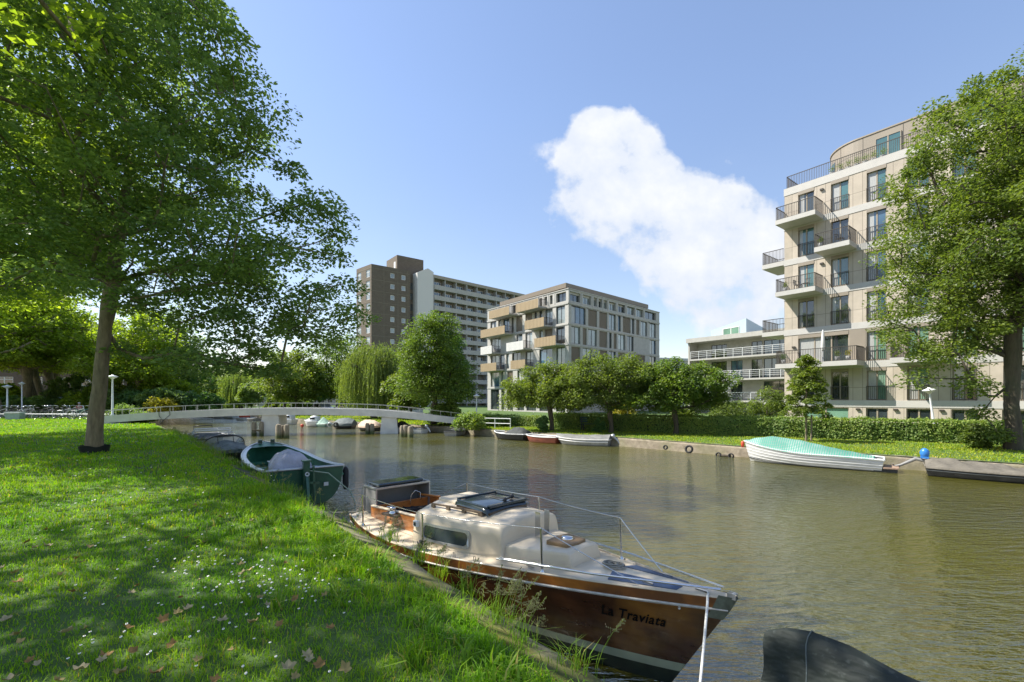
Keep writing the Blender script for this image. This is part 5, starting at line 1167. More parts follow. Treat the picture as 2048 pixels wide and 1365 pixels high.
# navy pads on the foredeck
for side in (-1, 1):
    np_ = MB(); top = []; 
    P4 = [(4.72, .10), (5.45, .06), (5.42, .12), (4.78, .27)]
    pts = [(x, side*y, deckz(x, y)+.006) for x, y in P4]; n_ = 4; lo = [(x, y, z_-.01) for x, y, z_ in pts]; np_.add(pts+lo, [(0,1,2,3),(0,3,7,4),(1,0,4,5),(2,1,5,6),(3,2,6,7)]); np_.build('deck_pad', M['navy'], SB)
# coil of line on the foredeck
co_ = MB(); rc_ = random.Random(4)
pts = []
for k in range(90): a = k*.55; q = .07+.03*math.sin(k*.37)+rc_.uniform(-.012,.012); x_ = 4.66+q*1.3*math.cos(a); y_ = .02+q*math.sin(a); pts.append((x_, y_, deckz(x_, y_)+.012+.0004*k))
co_.tube(pts, .006, 5); tag(co_.build('rope_coil', M['rope_grey'], SB), 'grey rope coil')
# black knotted fender rope at the stanchion
kn = MB()
bk = hullp(2.42, hsh(2.42), -1)
for j in range(5):
    pts = [bk+Vector((rc_.uniform(-.05,.05), .05+rc_.uniform(-.05,.05), .04+rc_.uniform(-.03,.10))) for _ in range(9)]; kn.tube(pts, .009, 6)
for j in range(4): x_ = rc_.uniform(-.06,.06); kn.tube([bk+Vector((0,.04,.05)), bk+Vector((x_*.5,-.02,.01)), bk+Vector((x_,-.035,-.12)), bk+Vector((x_*1.2,-.03,-.22))], .009, 6)
kn.build('fender_rope', M['rope_black'], SB)
# outboard locker at the stern with black lid
ob = MB(); t_ = .012; x0, x1, y0, y1, z0_, z1_ = .02, .44, -.50, .52, .74, 1.20
ob.box(x0, x0+t_, y0, y1, z0_, z1_); ob.box(x0+t_, x1, y0, y0+t_, z0_, z1_); ob.box(x0+t_, x1, y1-t_, y1, z0_, z1_); ob.box(x0+t_, x1-.0, y0+t_, y1-t_, z1_-.02, z1_); ob.box(x0+t_,x0+.03,y0+t_,y1-t_,z0_,z1_-.03)
oo = ob.build('outboard_locker', M['greybox'], SB)
ef = MB()
for y_ in (y0-.004, y1+.004):
    for x_ in (x0, x1): ef.bar((x_, y_, z0_), (x_, y_, z1_+.012), .024)
ef.bar((x0,y0,z1_+.008), (x1,y0,z1_+.008), .026); ef.bar((x1,y0,z1_+.008), (x1,y1,z1_+.008), .026); ef.bar((x0,y1,z1_+.008), (x1,y1,z1_+.008), .026); ef.build('locker_edge', M['galv'], oo)
ld = MB(); ld.prism([(.05,-.44),(.41,-.44),(.41,.42),(.05,.42)], z1_+.016, z1_+.075); ld.build('locker_lid', M['blackgloss'], oo, bevel=.022)
# tiller, oar and stowed gear behind the locker
ti = MB(); ti.tube([(.42,.34,1.00),(.95,.40,1.03)], .020, 8); ti.tube([(.44,.42,.98),(1.0,.48,.98)], .016, 8); ti.build('tiller', M['teak'], SB)
th_ = MB(); th_.tube([(.46,.12,.86),(.46,.14,1.02),(.50,.2,1.10),(.54,.27,1.06),(.54,.28,.93)], .007, 6); th_.build('steel_hoop', M['steel'], SB)
gear = MB(); 
for j in range(3): gear.tube([(.55+rc_.uniform(-.05,.3), rc_.uniform(-.3,.3), .80+rc_.uniform(0,.06)) for _ in range(12)], .012, 6)
gear.build('black_gear', M['rope_black'], SB)
pn_ = MB(); x_ = 2.02; w = cabw(x_); pn_.box(1.96, 2.05, -w-.012, -w+.05, hsh(2)+.20, hsh(2)+.28); po = pn_.build('instrument', M['white_metal'], SB, bevel=.004); sc_ = MB(); sc_.box(1.975, 2.035, -w-.015, -w-.0125, hsh(2)+.215, hsh(2)+.265); sc_.build('screen', M['glass'], po)
# name on the near bow, wrapped on the hull
def hull_text(body, xc, zc, size, m, parent, name, f, slope=0.):
    cu = bpy.data.curves.new('text', 'FONT'); cu.body = body; cu.size = size; cu.align_x = 'CENTER'; cu.resolution_u = 3; cu.offset = size*.022; cu.space_character = 1.08
    to = bpy.data.objects.new('text', cu); C.objects.link(to); bpy.context.view_layer.update()
    me = bpy.data.meshes.new_from_object(to.evaluated_get(bpy.context.evaluated_depsgraph_get())); bpy.data.objects.remove(to)
    for v in me.vertices: x, y = v.co.x, v.co.y; v.co = f(xc+x, zc+y+slope*x)
    me.materials.clear(); me.materials.append(m); o = bpy.data.objects.new(name, me); C.objects.link(o); o.parent = parent; return o
hull_text('La Traviata', 5.13, .59, .136, mat('black_lettering', (.008,.007,.006), .95, .1, spec=.05), SB, 'lettering', lambda x, z: hullp(x, z, -1)+Vector((-.001,-.012,.0)), .012)
sp_ = MB(); 
for k in range(6): a = k; c = hullp(5.52, .80, -1)+Vector((0,-.006,0)); sp_.box(c.x-.012+.006*math.cos(a), c.x+.0+.006*math.cos(a), c.y-.003, c.y+.002, c.z+.012*math.sin(a*2), c.z+.006+.012*math.sin(a*2))
sp_.build('hull_mark', M['rope'], SB)
# mooring ropes (things of their own)
bw = SB.matrix_basis @ Vector((5.68, -.05, hsh(5.7)+.03))
mr = MB(); e = Vector((1.18, 2.95, .45)); n = 14; P0 = Vector(bw); 
pts = [P0, P0+Vector((-.02,-.03,-.02))]+[P0.lerp(e, k/n)+Vector((0,0,-.04*math.sin(math.pi*k/n))) for k in range(1, n+1)]
mr.tube(pts, .011, 8)
tag(mr.build('mooring_rope', M['rope']), 'white flecked mooring rope hanging from the bow of the sailboat', 'rope')
sw = SB.matrix_basis @ Vector((.1,-.6,.8)); e = Vector((-3.75, 7.55, .92)); mr = MB(); mr.tube([Vector(sw).lerp(e, k/8)+Vector((0,0,-.06*math.sin(math.pi*k/8))) for k in range(9)], .008, 6)
tag(mr.build('mooring_rope', M['rope_grey']), 'grey mooring rope from the stern of the sailboat to the bank', 'rope')
# ============================================================ other boats
def bprof(L, B, fb, bow, stern, tw=.75, full=2.4, rake=.35):
    """hull surface: s 0 stern .. 1 bow, t 0 gunwale .. 1 keel"""
    def hb(s): return max(.015, B/2*((tw+(1-tw)*math.sin(math.pi/2*s/.42)) if s < .42 else max(0, 1-((s-.42)/.58)**full)**.72))
    def sh(s): return fb+(stern*(1-s/.42)**2 if s < .42 else bow*((s-.42)/.58)**2)
    def pt(s, t, side, out=0):
        h = sh(s); z = h-(h+.22)*t; w = hb(s)*(1-.22*t**1.5-.78*t**5)+out; return Vector((-L/2+L*s-rake*t*max(0,(s-.55)/.45)**2*1.2+.12*t*max(0,1-s/.2), side*w, z))
    return hb, sh, pt
def hull_parts(root, L, B, fb, bow, stern, hm, gm, tw=.75, full=2.4, rake=.35, ns=20, inside=None, strake=None, gr=.03, grtop=None):
    hb, sh, pt = bprof(L, B, fb, bow, stern, tw, full, rake); ts = [0,.06,.2,.38,.55,.7,.85,1]; h = MB()
    for side in (-1, 1): h.grid([[pt(i/ns, t, side) for t in ts] for i in range(ns+1)], True, flip=side > 0)
    h.grid([[pt(0, t, -1), pt(0, t, 1)] for t in ts], False)
    if inside:
        h.m = 1
        for side in (-1, 1): h.grid([[pt(i/ns, t, side, -.04) for t in ts[:6]] for i in range(ns+1)], True, flip=side < 0)
        h.grid([[pt(0, t, -1, -.04)+Vector((.04,0,0)), pt(0, t, 1, -.04)+Vector((.04,0,0))] for t in ts[:6]], False, flip=True)
        zf = lambda s: pt(s, .66, 1, -.04); h.grid([[zf(i/ns), Vector((zf(i/ns).x, -zf(i/ns).y, zf(i/ns).z))] for i in range(ns)], False)
    ho = h.build('hull', [M[hm], M[inside or hm]], root)
    g = MB()
    for side in (-1, 1): g.tube([pt(i/ns, .0, side)+Vector((0,0,.005)) for i in range(ns+1)], gr, 6)
    g.tube([pt(0,0,-1), pt(0,0,1)], gr, 6); g.build('gunwale', M[gm], root)
    if strake:
        g = MB()
        for side in (-1, 1): g.tube([pt(i/ns, .2, side, .01) for i in range(ns+1)], gr*.9, 6)
        g.build('rubbing_strake', M[strake], root)
    return hb, sh, pt
def tarp(root, L, hb, sh, pt, prof, m, ns=26, drop=.06, name='tarpaulin', seed=1, over=.03, ridge=1.0, s0=0, s1=1, wr=.012):
    """cover from gunwale to gunwale; prof(s) = ridge height above the gunwale"""
    r = random.Random(seed); t = MB(); rows = []; K = 14
    ph = [r.uniform(0, 6) for _ in range(4)]
    for i in range(ns+1):
        s_ = s0+(s1-s0)*i/ns; w = hb(s_)+over; h = sh(s_)+.02; p = prof((s_-s0)/(s1-s0)); row = []; xx = pt(s_, 0, 1).x
        for k in range(K+1):
            q = -1+2*k/K; e = 1-abs(q)**(1.25 if ridge else 2); z = h+p*e-.0
            z += wr*(math.sin(i*1.9+q*4+ph[0])+math.sin(i*.8-q*7+ph[1])*.7)*(1-abs(q)**4)
            row.append(Vector((xx, q*w, z)))
        row = [Vector((xx, -w-.008, h-drop))]+row+[Vector((xx, w+.008, h-drop))]; rows.append(row)
    t.grid(rows, True, flip=True); t.add(rows[0], [tuple(range(len(rows[0])-1,-1,-1))], True); t.add(rows[-1], [tuple(range(len(rows[-1])))], True)
    return t.build(name, M[m], root)
M['green_paint'] = mat('glossy_green_boat_paint', (.018,.085,.045), .35, .2, 4, coat=.3); M['green_in'] = mat('pale_green_boat_interior', (.035,.16,.095), .5, .2, 5); M['dk_green'] = mat('dark_green_paint', (.010,.040,.024), .4, .25, 5)
def cloth(name, col, rough=.8, w=.35, sp_=60):
    s = NT(name); n1 = s.noise(3, 5); n2 = s.noise(sp_, 2); s.base(s.mix(s.ramp(n2, [(.60, (0,0,0)), (.75, (w,w,w))]), s.ramp(n1, [(.3, [c*.75 for c in col]), (.7, [c*1.25 for c in col])]), [min(1, c*2.2+.05) for c in col])); s.set(Roughness=rough)
    s.bump(s.noise(5, 3, .5, mapscale=(.6, 2, 1)), .7, .08); return s.m
M['tarp_black'] = cloth('black_green_tarpaulin', (.014,.020,.015), .7, .5, 24); M['tarp_grey'] = cloth('grey_tarpaulin', (.17,.17,.16)); M['tarp_brown'] = cloth('faded_brown_tarpaulin', (.13,.115,.09)); M['tarp_dk'] = cloth('dark_grey_canvas', (.045,.050,.050))
M['tarp_tan'] = cloth('pinkish_tan_canvas', (.48,.36,.27)); M['tarp_green'] = cloth('pale_green_canvas', (.22,.33,.26)); M['lilac'] = cloth('pale_lilac_grey_cover', (.40,.39,.46), .75, .05); M['tarp_slate'] = cloth('slate_boat_cover', (.10,.12,.115), .7)
M['hull_black'] = mat('black_hull', (.016,.017,.018), .4, .3, 4); M['hull_red'] = mat('rust_red_hull', (.20,.045,.022), .55, .3, 4); M['hull_grey'] = mat('worn_grey_hull', (.22,.225,.22), .55, .3, 5); M['hull_white'] = mat('white_hull', (.66,.66,.64), .4, .06, 3)
M['hull_lap'] = mat('greyish_white_lapstrake', (.46,.46,.45), .55, .18, 6, mapscale=(.6, 1, 4)); M['red'] = mat('orange_red_plastic', (.55,.07,.03), .5, .1); M['blue'] = mat('bright_blue_plastic', (.03,.18,.50), .35, .12); M['ply'] = mat('reddish_teak_board', (.30,.20,.14), .7, .2, 12, mapscale=(1,6,1))
def boat_root(p_bow, p_stern, label, cat='boat', group='moored boats', name='boat', off=0):
    b = Vector(p_bow); s_ = Vector(p_stern); d = (b-s_); L = d.length; n = Vector((d.y, -d.x, 0)).normalized(); c = (b+s_)/2+n*off
    return empty(name, (c.x, c.y, 0), math.atan2(d.y, d.x), label, cat, group), L
# --- green open steel boat
st_ = Vector((-5.20, 11.45, 0)); bo_ = Vector((-9.2, 16.9, 0)); GB, L = boat_root(bo_, st_, 'open green steel boat with a lilac-grey engine cover, moored behind the sailboat', name='rowing_boat')
hb, sh, pt = hull_parts(GB, L, 2.0, .80, .28, .14, 'green_paint', 'galv', tw=.93, full=3.0, rake=.3, inside='green_in', strake='green_in', gr=.035, ns=26)
fdk = MB(); fdk.grid([[pt(s_, 0, -1)+Vector((0,.02,0)), Vector((pt(s_,0,1).x, 0, sh(s_)+.035)), pt(s_, 0, 1)+Vector((0,-.02,0))] for s_ in (.86,.9,.94,.97,1)], True, flip=True); fdk.build('foredeck', M['green_in'], GB)
sd = MB()
for side in (-1, 1): sd.grid([[pt(i/26, 0, side)+Vector((0,0,.022)), pt(i/26, 0, side, -.13)+Vector((0,0,.018))] for i in range(0, 24)], True, flip=side > 0)
sd.build('side_deck', M['galv'], GB)
eb = MB(); eb.box(-.9, .55, -.30, .32, .15, .72); eb.build('engine_box', M['green_paint'], GB, bevel=.02)
bb = MB(); bb.box(.9, 1.3, -.85, .85, .38, .43); bb.box(1.9, 2.2, -.6, .6, .45, .5); bb.build('thwart', M['green_in'], GB)
cv = MB(); rows = []
for x, w, h_ in ((-2.6,.36,.0),(-2.55,.50,.56),(-2.35,.53,.64),(-1.8,.50,.66),(-1.2,.42,.55),(-.8,.32,.36),(-.5,.25,.12)): rows.append([Vector((x, .12+w*math.cos(a), .62+h_*math.sin(a)**.9+.02*math.sin(a*9+x*7))) for a in [math.pi*k/16 for k in range(17)]])
cv.grid(rows, True); cv.add(rows[1], [tuple(range(17))], False); tag(cv.build('engine_cover', M['lilac'], GB), 'pale lilac-grey cloth cover')
cu_ = MB(); cu_.sphere((-1.75,-.62,.62), .26, 10, (1.1,.8,.5)); cu_.build('cushion', mat('blue_white_patterned_cushion', (.35,.42,.55), .9, .6, 26), GB)
rd_ = MB(); x = -L/2-.12; 
rd_.box(x-.05, x+.09, -.075, .075, .0, 1.12); rd_.box(x-.10, x+.10, -.105, .105, 1.12, 1.16); rd_.bar((x-.30,0,.05), (x-.02,0,.85), .06, .05); rd_.bar((x-.02,-.30,.56), (x-.02,.0,.60), .05); rd_.bar((x-.02,-.20,0), (x-.02,-.16,1.0), .05); rd_.build('rudder_post', M['green_paint'], GB)
rr2 = MB(); rr2.lathe([(.0,.0),(.05,.0),(.05,.02),(.025,.02),(.025,0)], 12); rr2.M = None
ring = MB(); ring.M = Matrix.Translation((x-.105,0,.82)) @ Matrix.Rotation(R(90), 4, 'Y'); ring.lathe([(.055,0),(.055,.02),(.028,.02),(.028,0)], 14); ring.build('ring', M['white_metal'], GB)
stk = MB(); stk.box(-L/2-.024, -L/2-.006, -.55, -.44, .45, .54); stk.build('sticker', M['white_par'], GB)
fn = MB(); c = pt(.03, 0, -1); fn.lathe([(0,-.62),(.05,-.60),(.075,-.52),(.075,-.10),(.05,-.03),(.015,.0),(0,.02)], 14, (c.x-.05, c.y-.10, c.z-.05)); tag(fn.build('fender', M['rubber'], GB), 'black hanging fender')
bl = MB()
for y_ in (-.22,.18): bl.box(L/2-.45, L/2-.28, y_-.06, y_+.06, sh(.97)+.02, sh(.97)+.14)
bl.build('bow_bitt', M['dk_green'], GB)
cr_ = MB(); cr_.tube([(x, -.02, .9),(x-.1,-.5,.8),(x-.3,-1.0,.3),(x-.35,-1.1,.0)], .016, 6); cr_.build('hose', mat('pale_green_hose', (.30,.36,.26), .6), GB)
# --- dark covered runabout with windscreen
RB, L = boat_root((-8.7,16.2,0), (-14.0,21.8,0), 'dark covered motorboat with a raised curved windscreen, moored behind the green boat', name='motorboat', off=0)
p0 = atz(478, 925, 0); RB.location = (-11.95, 19.05, 0)
L = 4.6; hb, sh, pt = hull_parts(RB, L, 1.75, .55, .18, .0, 'hull_black', 'dk_green', tw=.9, gr=.03)
tarp(RB, L, hb, sh, pt, lambda q: .34*(1-q)**.8+.02, 'tarp_slate', drop=.12, s0=.42, s1=1.0, wr=.02, name='bow_cover')
tarp(RB, L, hb, sh, pt, lambda q: .03+.05*q, 'tarp_dk', drop=.10, s0=0, s1=.40, wr=.02, name='cockpit_cover')
ws = MB(); ws.m = 0; x0 = -.15
arch = [Vector((x0-.25+.30*math.cos(a)*.0+ .55*math.sin(a)*.35, .74*math.cos(a), sh(.45)+.08+.52*math.sin(a)**.6)) for a in [math.pi*k/16 for k in range(17)]]
ws.tube(arch, .028, 6); ws.tube([arch[6], Vector((arch[6].x+.2, arch[6].y, sh(.45)+.1))], .015, 6); ws.tube([arch[10], Vector((arch[10].x+.2, arch[10].y, sh(.45)+.1))], .015, 6); wf = ws.build('windscreen_frame', M['black_metal'], RB)
wg = MB(); base = [Vector((a.x+.2, a.y*1.0, sh(.45)+.08)) for a in arch]; wg.grid([arch, base], True)
gs = NT('clear_windscreen'); gs.set(Roughness=.02, Transmission_Weight=1.0, IOR=1.1); gs.base((.9,.95,.97)); M['clear'] = gs.m; wg.build('windscreen', M['clear'], wf)
# --- tan boat behind it with folded canopy frame
TB, L = boat_root((-14.3,22.4,0), (-18.3,26.8,0), 'old tan boat with folded canopy poles moored nearest the footbridge on the near bank', name='motorboat')
hb, sh, pt = hull_parts(TB, L, 1.9, .60, .15, .05, 'hull_white', 'white_par', tw=.9, gr=.03)
tarp(TB, L, hb, sh, pt, lambda q: .10+.10*math.sin(math.pi*min(1, q*1.1)), 'tarp_dk', drop=.1, wr=.03, s0=.36, s1=1)
fl = MB(); fl.box(-L/2+.1, -L/2+1.3, -.8, .8, sh(.1)+.02, sh(.1)+.06); fl.build('aft_deck', M['tarp_brown'], TB)
cp = MB()
for dx, dz in ((0,.5),(.25,.42),(.5,.3)): cp.tube([(-.5,-.86,sh(.4)+.05),(.7+dx,-.80,sh(.5)+dz),(.75+dx,.8,sh(.5)+dz),(-.5,.86,sh(.4)+.05)], .035, 6)
cp.build('canopy_pole', M['white_metal'], TB)
rk_ = MB(); rk_.tube([(-L/2+.25,-.4,sh(0)),(-L/2+.25,-.4,sh(0)+.42),(-L/2+.25,.5,sh(0)+.46),(-L/2+.25,.5,sh(0)+.3)], .03, 6); rk_.build('stern_rail', M['black_metal'], TB)
# --- black tarpaulin boat at the lower right
BB = empty('covered_boat', (1.90, 2.97, 0), math.atan2(-.785, .62), 'boat under a peaked black tarpaulin at the lower right corner ahead of the sailboat', 'boat', 'moored boats')
tb = MB(); rows = []
secs = [(-.40,.06,.12,.74,.80),(-.37,.11,.18,.66,.90),(-.32,.15,.25,.58,1.00),(-.22,.19,.31,.52,1.10),(-.10,.23,.36,.48,1.165),(.05,.27,.42,.46,1.195),(.25,.35,.52,.46,1.185),(.5,.44,.62,.46,1.15),(.9,.56,.75,.46,1.08),(1.5,.72,.88,.47,1.0),(2.3,.82,.95,.48,.95),(3.4,.86,.95,.50,.90),(4.6,.6,.7,.54,.80),(5.4,.15,.2,.60,.68)]
for x, w1, w2, zb, zt in secs:
    row = []; 
    for q in [-1+2*k/20 for k in range(21)]:
        aq = abs(q); w = w1*1.0*aq if aq < .6 else w1*.6+(w2-w1*.6)*(aq-.6)/.4; top = zt-(zt-zb)*(aq**1.45); row.append(Vector((x+.015*math.sin(q*9), math.copysign(w, q), top+(.014*math.sin(x*9+q*11)+.012*math.sin(q*19+x*3)+.010*math.sin(x*23-q*6))*max(0, min(1, (x+.05)/.4)))))
    row = [Vector((x, -w2-.02, zb-.16))]+row+[Vector((x, w2+.02, zb-.16))]; rows.append(row)
tb.grid(rows[3:], True, flip=True); tb.add([p for p in rows[3][8:]], [tuple(range(len(rows[3][8:])))], True)
to = tb.build('tarpaulin', M['tarp_black'], BB)
sm_ = MB(); sm_.tube([r+Vector((0,0,.004)) for r in rows[5][2:-2]], .004, 5); sm_.build('seam', M['tarp_slate'], BB)
hb2, sh2, pt2 = bprof(5.6, 1.8, .36, .2, .05, .85); h = MB()
for side in (-1, 1): h.grid([[pt2(i/16, t, side)+Vector((2.75,0,0)) for t in (0,.3,.6,.85,1)] for i in range(17)], True, flip=side > 0)
h.grid([[pt2(0,t,-1)+Vector((2.75,0,0)), pt2(0,t,1)+Vector((2.75,0,0))] for t in (0,.3,.6,.85,1)]); h.build('hull', M['hull_black'], BB)
om = MB(); om.box(-.08,.14,-.09,.09,.42,.98); om.tube([(.0,0,.45),(-.03,0,-.1)], .05, 8); om.build('outboard_motor', M['black_metal'], BB, bevel=.03)
# --- white boat under a green net, far bank
NB = empty('motorboat', (12.02, 18.45, 0), math.atan2(.64, -.77), 'white lapstrake boat covered with a turquoise net, moored before the young tree', 'boat', 'moored boats'); L = 4.75
s = NT('turquoise_net_over_white'); t = s.n('ShaderNodeTexCoord'); w1_ = s.n('ShaderNodeTexWave'); w1_.inputs['Scale'].default_value = 4; w1_.bands_direction = 'X'; s.l(t.outputs['Object'], w1_.inputs[0]); w2w = s.n('ShaderNodeTexWave'); w2w.inputs['Scale'].default_value = 4; w2w.bands_direction = 'Y'; s.l(t.outputs['Object'], w2w.inputs[0])
mxn = s.n('ShaderNodeMath', operation='MAXIMUM'); s.l(w1_.outputs['Fac'], mxn.inputs[0]); s.l(w2w.outputs['Fac'], mxn.inputs[1])
nf = s.ramp(s.noise(.9, 3), [(.4, (0,0,0)), (.6, (1,1,1))]); s.base(s.mix(s.ramp(mxn.outputs[0], [(.62, (0,0,0)), (.85, (1,1,1))]), s.mix(nf, (.17,.21,.19), (.36,.38,.36)), (.03,.25,.17))); s.set(Roughness=.7); M['net'] = s.m
hb, sh, pt = hull_parts(NB, L, 1.55, .50, .33, -.06, 'hull_lap', 'hull_white', tw=.7, rake=.25, gr=.035, ns=24)
lp = MB()
for t_ in (.16,.30,.44,.57):
    for side in (-1, 1): lp.tube([pt(i/24, t_, side, .004) for i in range(25)], .009, 5)
lp.build('lap_strake', M['hull_white'], NB)
tarp(NB, L, hb, sh, pt, lambda q: .04+.42*max(0, min(1, (q)/.55))**1.15*max(0, min(1, (.97-q)/.22))**.6, 'net', drop=.03, wr=.008, s0=.06, s1=.99, name='net_cover')
bt = MB()
for side in (-1, 1): bt.tube([pt(i/24, .66, side, .012) for i in range(25)], .022, 5)
bt.build('waterline_stripe', M['hull_black'], NB)
sp2 = MB(); sp2.prism([(-L/2-.42,-.45),(-L/2+.02,-.55),(-L/2+.02,.55),(-L/2-.42,.45)], .13, .19); sp2.build('swim_platform', M['ply'], NB, bevel=.01); sp3 = MB(); sp3.prism([(-L/2-.38,-.42),(-L/2+.3,-.5),(-L/2+.3,.5),(-L/2-.38,.42)], -.1, .128); sp3.build('platform_base', M['hull_black'], NB)
fo = MB(); fo.lathe([(0,-.26),(.06,-.24),(.075,-.05),(.05,0),(.02,.03)], 12, (L/2+.06,.03,.80)); tag(fo.build('fender', M['red'], NB), 'orange-red bow fender')
# --- dark low boat with blue outboard at the right edge
DB = empty('motorboat', (16.65, 14.72, 0), math.atan2(-.64, .77), 'low black boat with brown tarpaulin and tilted blue outboard at the right edge', 'boat', 'moored boats'); L = 4.9
hb, sh, pt = hull_parts(DB, L, 1.5, .30, .22, .02, 'hull_black', 'tarp_brown', tw=.85, gr=.028, strake='tarp_dk')
tarp(DB, L, hb, sh, pt, lambda q: .18+.07*math.sin(q*9)+.04*math.sin(q*23), 'tarp_brown', drop=.06, wr=.035)
mo = MB(); x = -L/2-.02; mo.tube([(x+.05,0,.45),(x-.22,0,.52),(x-.62,0,.26),(x-.80,0,.20)], [.06,.07,.045,.03], 8); mo.tube([(x-.6,0,.3),(x-.72,0,.10)], [.03,.015], 6)
for k in range(3): a = k*2.09; mo.bar((x-.83,0,.2), (x-.85,.10*math.cos(a),.2+.10*math.sin(a)), .05, .012)
mo_ = mo.build('outboard_motor', M['greybox'], DB); cw_ = MB(); cw_.sphere((x+.02,0,.74), .16, 10, (.85,.8,1.1)); cw_.box(x-.09,x+.13,-.10,.10,.55,.62); tag(cw_.build('cowling', M['blue'], mo_), 'bright blue engine cowling')
# --- smaller boats along the far bank
def cover_boat(bow, stern, label, B, fb, bw_, hm, gm, cm, prof, s0=0., s1=1., strake=None, off=0., motor=False, drop=.05):
    r_, L = boat_root(atz(*bow), atz(*stern), label, name='motorboat', off=off); hb, sh, pt = hull_parts(r_, L, B, fb, bw_, .02, hm, gm, tw=.8, gr=.035, strake=strake, ns=14)
    if s0 > 0 or s1 < 1:
        d = MB(); d.grid([[pt(i/14,.12,-1,-.01), pt(i/14,.12,1,-.01)] for i in range(15)], False, flip=True); d.build('deck', M['hull_white'] if gm == 'hull_white' else M[hm], r_)
    if cm: tarp(r_, L, hb, sh, pt, prof, cm, ns=14, s0=s0, s1=s1, wr=.015, drop=drop, name='cover')
    if motor:
        o = MB(); o.tube([(-L/2-.1,0,.55),(-L/2-.35,0,.35),(-L/2-.5,0,.1)], [.09,.07,.04], 8); o.sphere((-L/2-.12,0,.55), .14, 8); o.build('outboard_motor', M['galv'], r_)
    return r_, L, hb, sh, pt
cover_boat((990,876), (1058,881), 'black boat with a white gunwale and dark folding canopy at the far bank', 1.5, .38, .12, 'hull_black', 'hull_white', 'tarp_dk', lambda q: .42*math.sin(math.pi*min(1,q*.98))**.5, .02, .55)
r_, L, hb, sh, pt = cover_boat((1053,882), (1121,887), 'rust-red hulled open boat between the black boat and the grey covered boat', 1.3, .36, .06, 'hull_red', 'hull_white', None, None)
d = MB(); d.grid([[pt(i/14,.1,-1,-.02), pt(i/14,.1,1,-.02)] for i in range(15)], False, flip=True); d.build('deck', M['hull_white'], r_)
cover_boat((1113,887), (1222,892), 'long grey boat under a pale grey tarpaulin, right of the rust-red boat', 1.5, .34, .08, 'hull_grey', 'white_par', 'tarp_grey', lambda q: .16+.10*(1-q), motor=True, strake='hull_white')
cover_boat((926,867), (900,873), 'small dark boat with its bow up, half hidden by the far bank', 1.2, .30, .35, 'hull_grey', 'hull_black', 'tarp_dk', lambda q: .12)
cover_boat((826,866), (850,867), 'small white open boat with a tilted outboard right of the second bridge pier', 1.2, .34, .06, 'hull_white', 'hull_grey', 'tarp_grey', lambda q: .05, motor=True)
cover_boat((788,863), (815,865), 'white boat with a dark canopy behind the wooden piles right of the pier', 1.4, .42, .1, 'hull_white', 'hull_black', 'tarp_dk', lambda q: .45*math.sin(math.pi*q)**.5, .1, .7)
cover_boat((721,860), (759,862), 'boat under a pinkish tan cover between the two bridge piers', 1.7, .38, .08, 'hull_black', 'tarp_tan', 'tarp_tan', lambda q: .50*math.sin(math.pi*q)**.45, drop=.14)
r_, L, hb, sh, pt = cover_boat((666,857), (709,857), 'dark blue-grey covered boat with tyre fenders on its side', 1.7, .42, .05, 'hull_black', 'tarp_slate', 'tarp_slate', lambda q: .50*math.sin(math.pi*min(1, q+.1))**.4, drop=.2)
def tyre(mb, c, r=.25, w=.09, ax='Y'):
    mb.M = Matrix.Translation(c) @ Matrix.Rotation(R(90), 4, 'X' if ax == 'Y' else 'Y'); mb.lathe([(r*.6,-w),(r*.9,-w*1.1),(r,-w*.5),(r,w*.5),(r*.9,w*1.1),(r*.6,w),(r*.55,0),(r*.6,-w)], 16); mb.M = None
for x in (.4, .95):
    f = MB(); tyre(f, (x*L/2, (hb(.72)+.10)*(1), .35), .24, .07); tyre(f, (x*L/2, -(hb(.72)+.10), .35), .24, .07); f.build('tyre_fender', M['rubber' if x < .5 else 'galv'], r_)
cover_boat((634,853), (658,854), 'small boat with a peaked pale green cover', 1.2, .26, .02, 'tarp_green', 'hull_white', 'tarp_green', lambda q: .62*max(0,1-abs(q-.45)*2.2)+.05)
def cruiser(bow, stern, label, B=1.7, fb=.5, ch=.55):
    r_, L = boat_root(atz(*bow), atz(*stern), label, name='motorboat'); hb, sh, pt = hull_parts(r_, L, B, fb, .12, .0, 'hull_white', 'hull_white', tw=.85, gr=.03, ns=14)
    d = MB(); d.grid([[pt(i/14,.03,-1,-.01), pt(i/14,.03,1,-.01)] for i in range(15)], False, flip=True); d.build('deck', M['hull_white'], r_)
    c = MB(); rows = []
    for q, w, h in ((.12,.0,0),(.14,.62,ch*.9),(.45,.66,ch),(.62,.6,ch*.5),(.82,.4,.12),(.92,.15,.0)): 
        w_ = max(.02, w*hb(q)*1.15); rows.append([Vector((-L/2+L*q, a*w_, sh(q)+b*h)) for a, b in ((-1,0),(-.9,.8),(-.75,1),(0,1.08),(.75,1),(.9,.8),(1,0))])
    c.grid(rows, True, flip=True); co2 = c.build('cabin', M['hull_white'], r_)
    for side in (-1, 1):
        w = MB(); w.bar((-L/2+L*.2, side*hb(.3)*.705, sh(.3)+ch*.55), (-L/2+L*.52, side*hb(.5)*.70, sh(.5)+ch*.55), .03, ch*.35); w.build('window', M['glass'], r_)
    return r_
cruiser((562,849), (590,849), 'white cabin cruiser just right of the first bridge pier'); cruiser((610,853), (641,853), 'white cabin boat with a red float beside the pale green covered boat', ch=.5)
cruiser((430,836.5), (455,836.7), 'far white boat leftmost under the footbridge', 2.6, .5, .3); cruiser((456,837), (480,838), 'far white boat with dark cockpit, second from the left under the footbridge', 2.4, .5, .4)
cover_boat((480,840), (500,841), 'far boat with a red cover under the footbridge', 2.0, .3, .1, 'hull_white', 'hull_white', None, None)
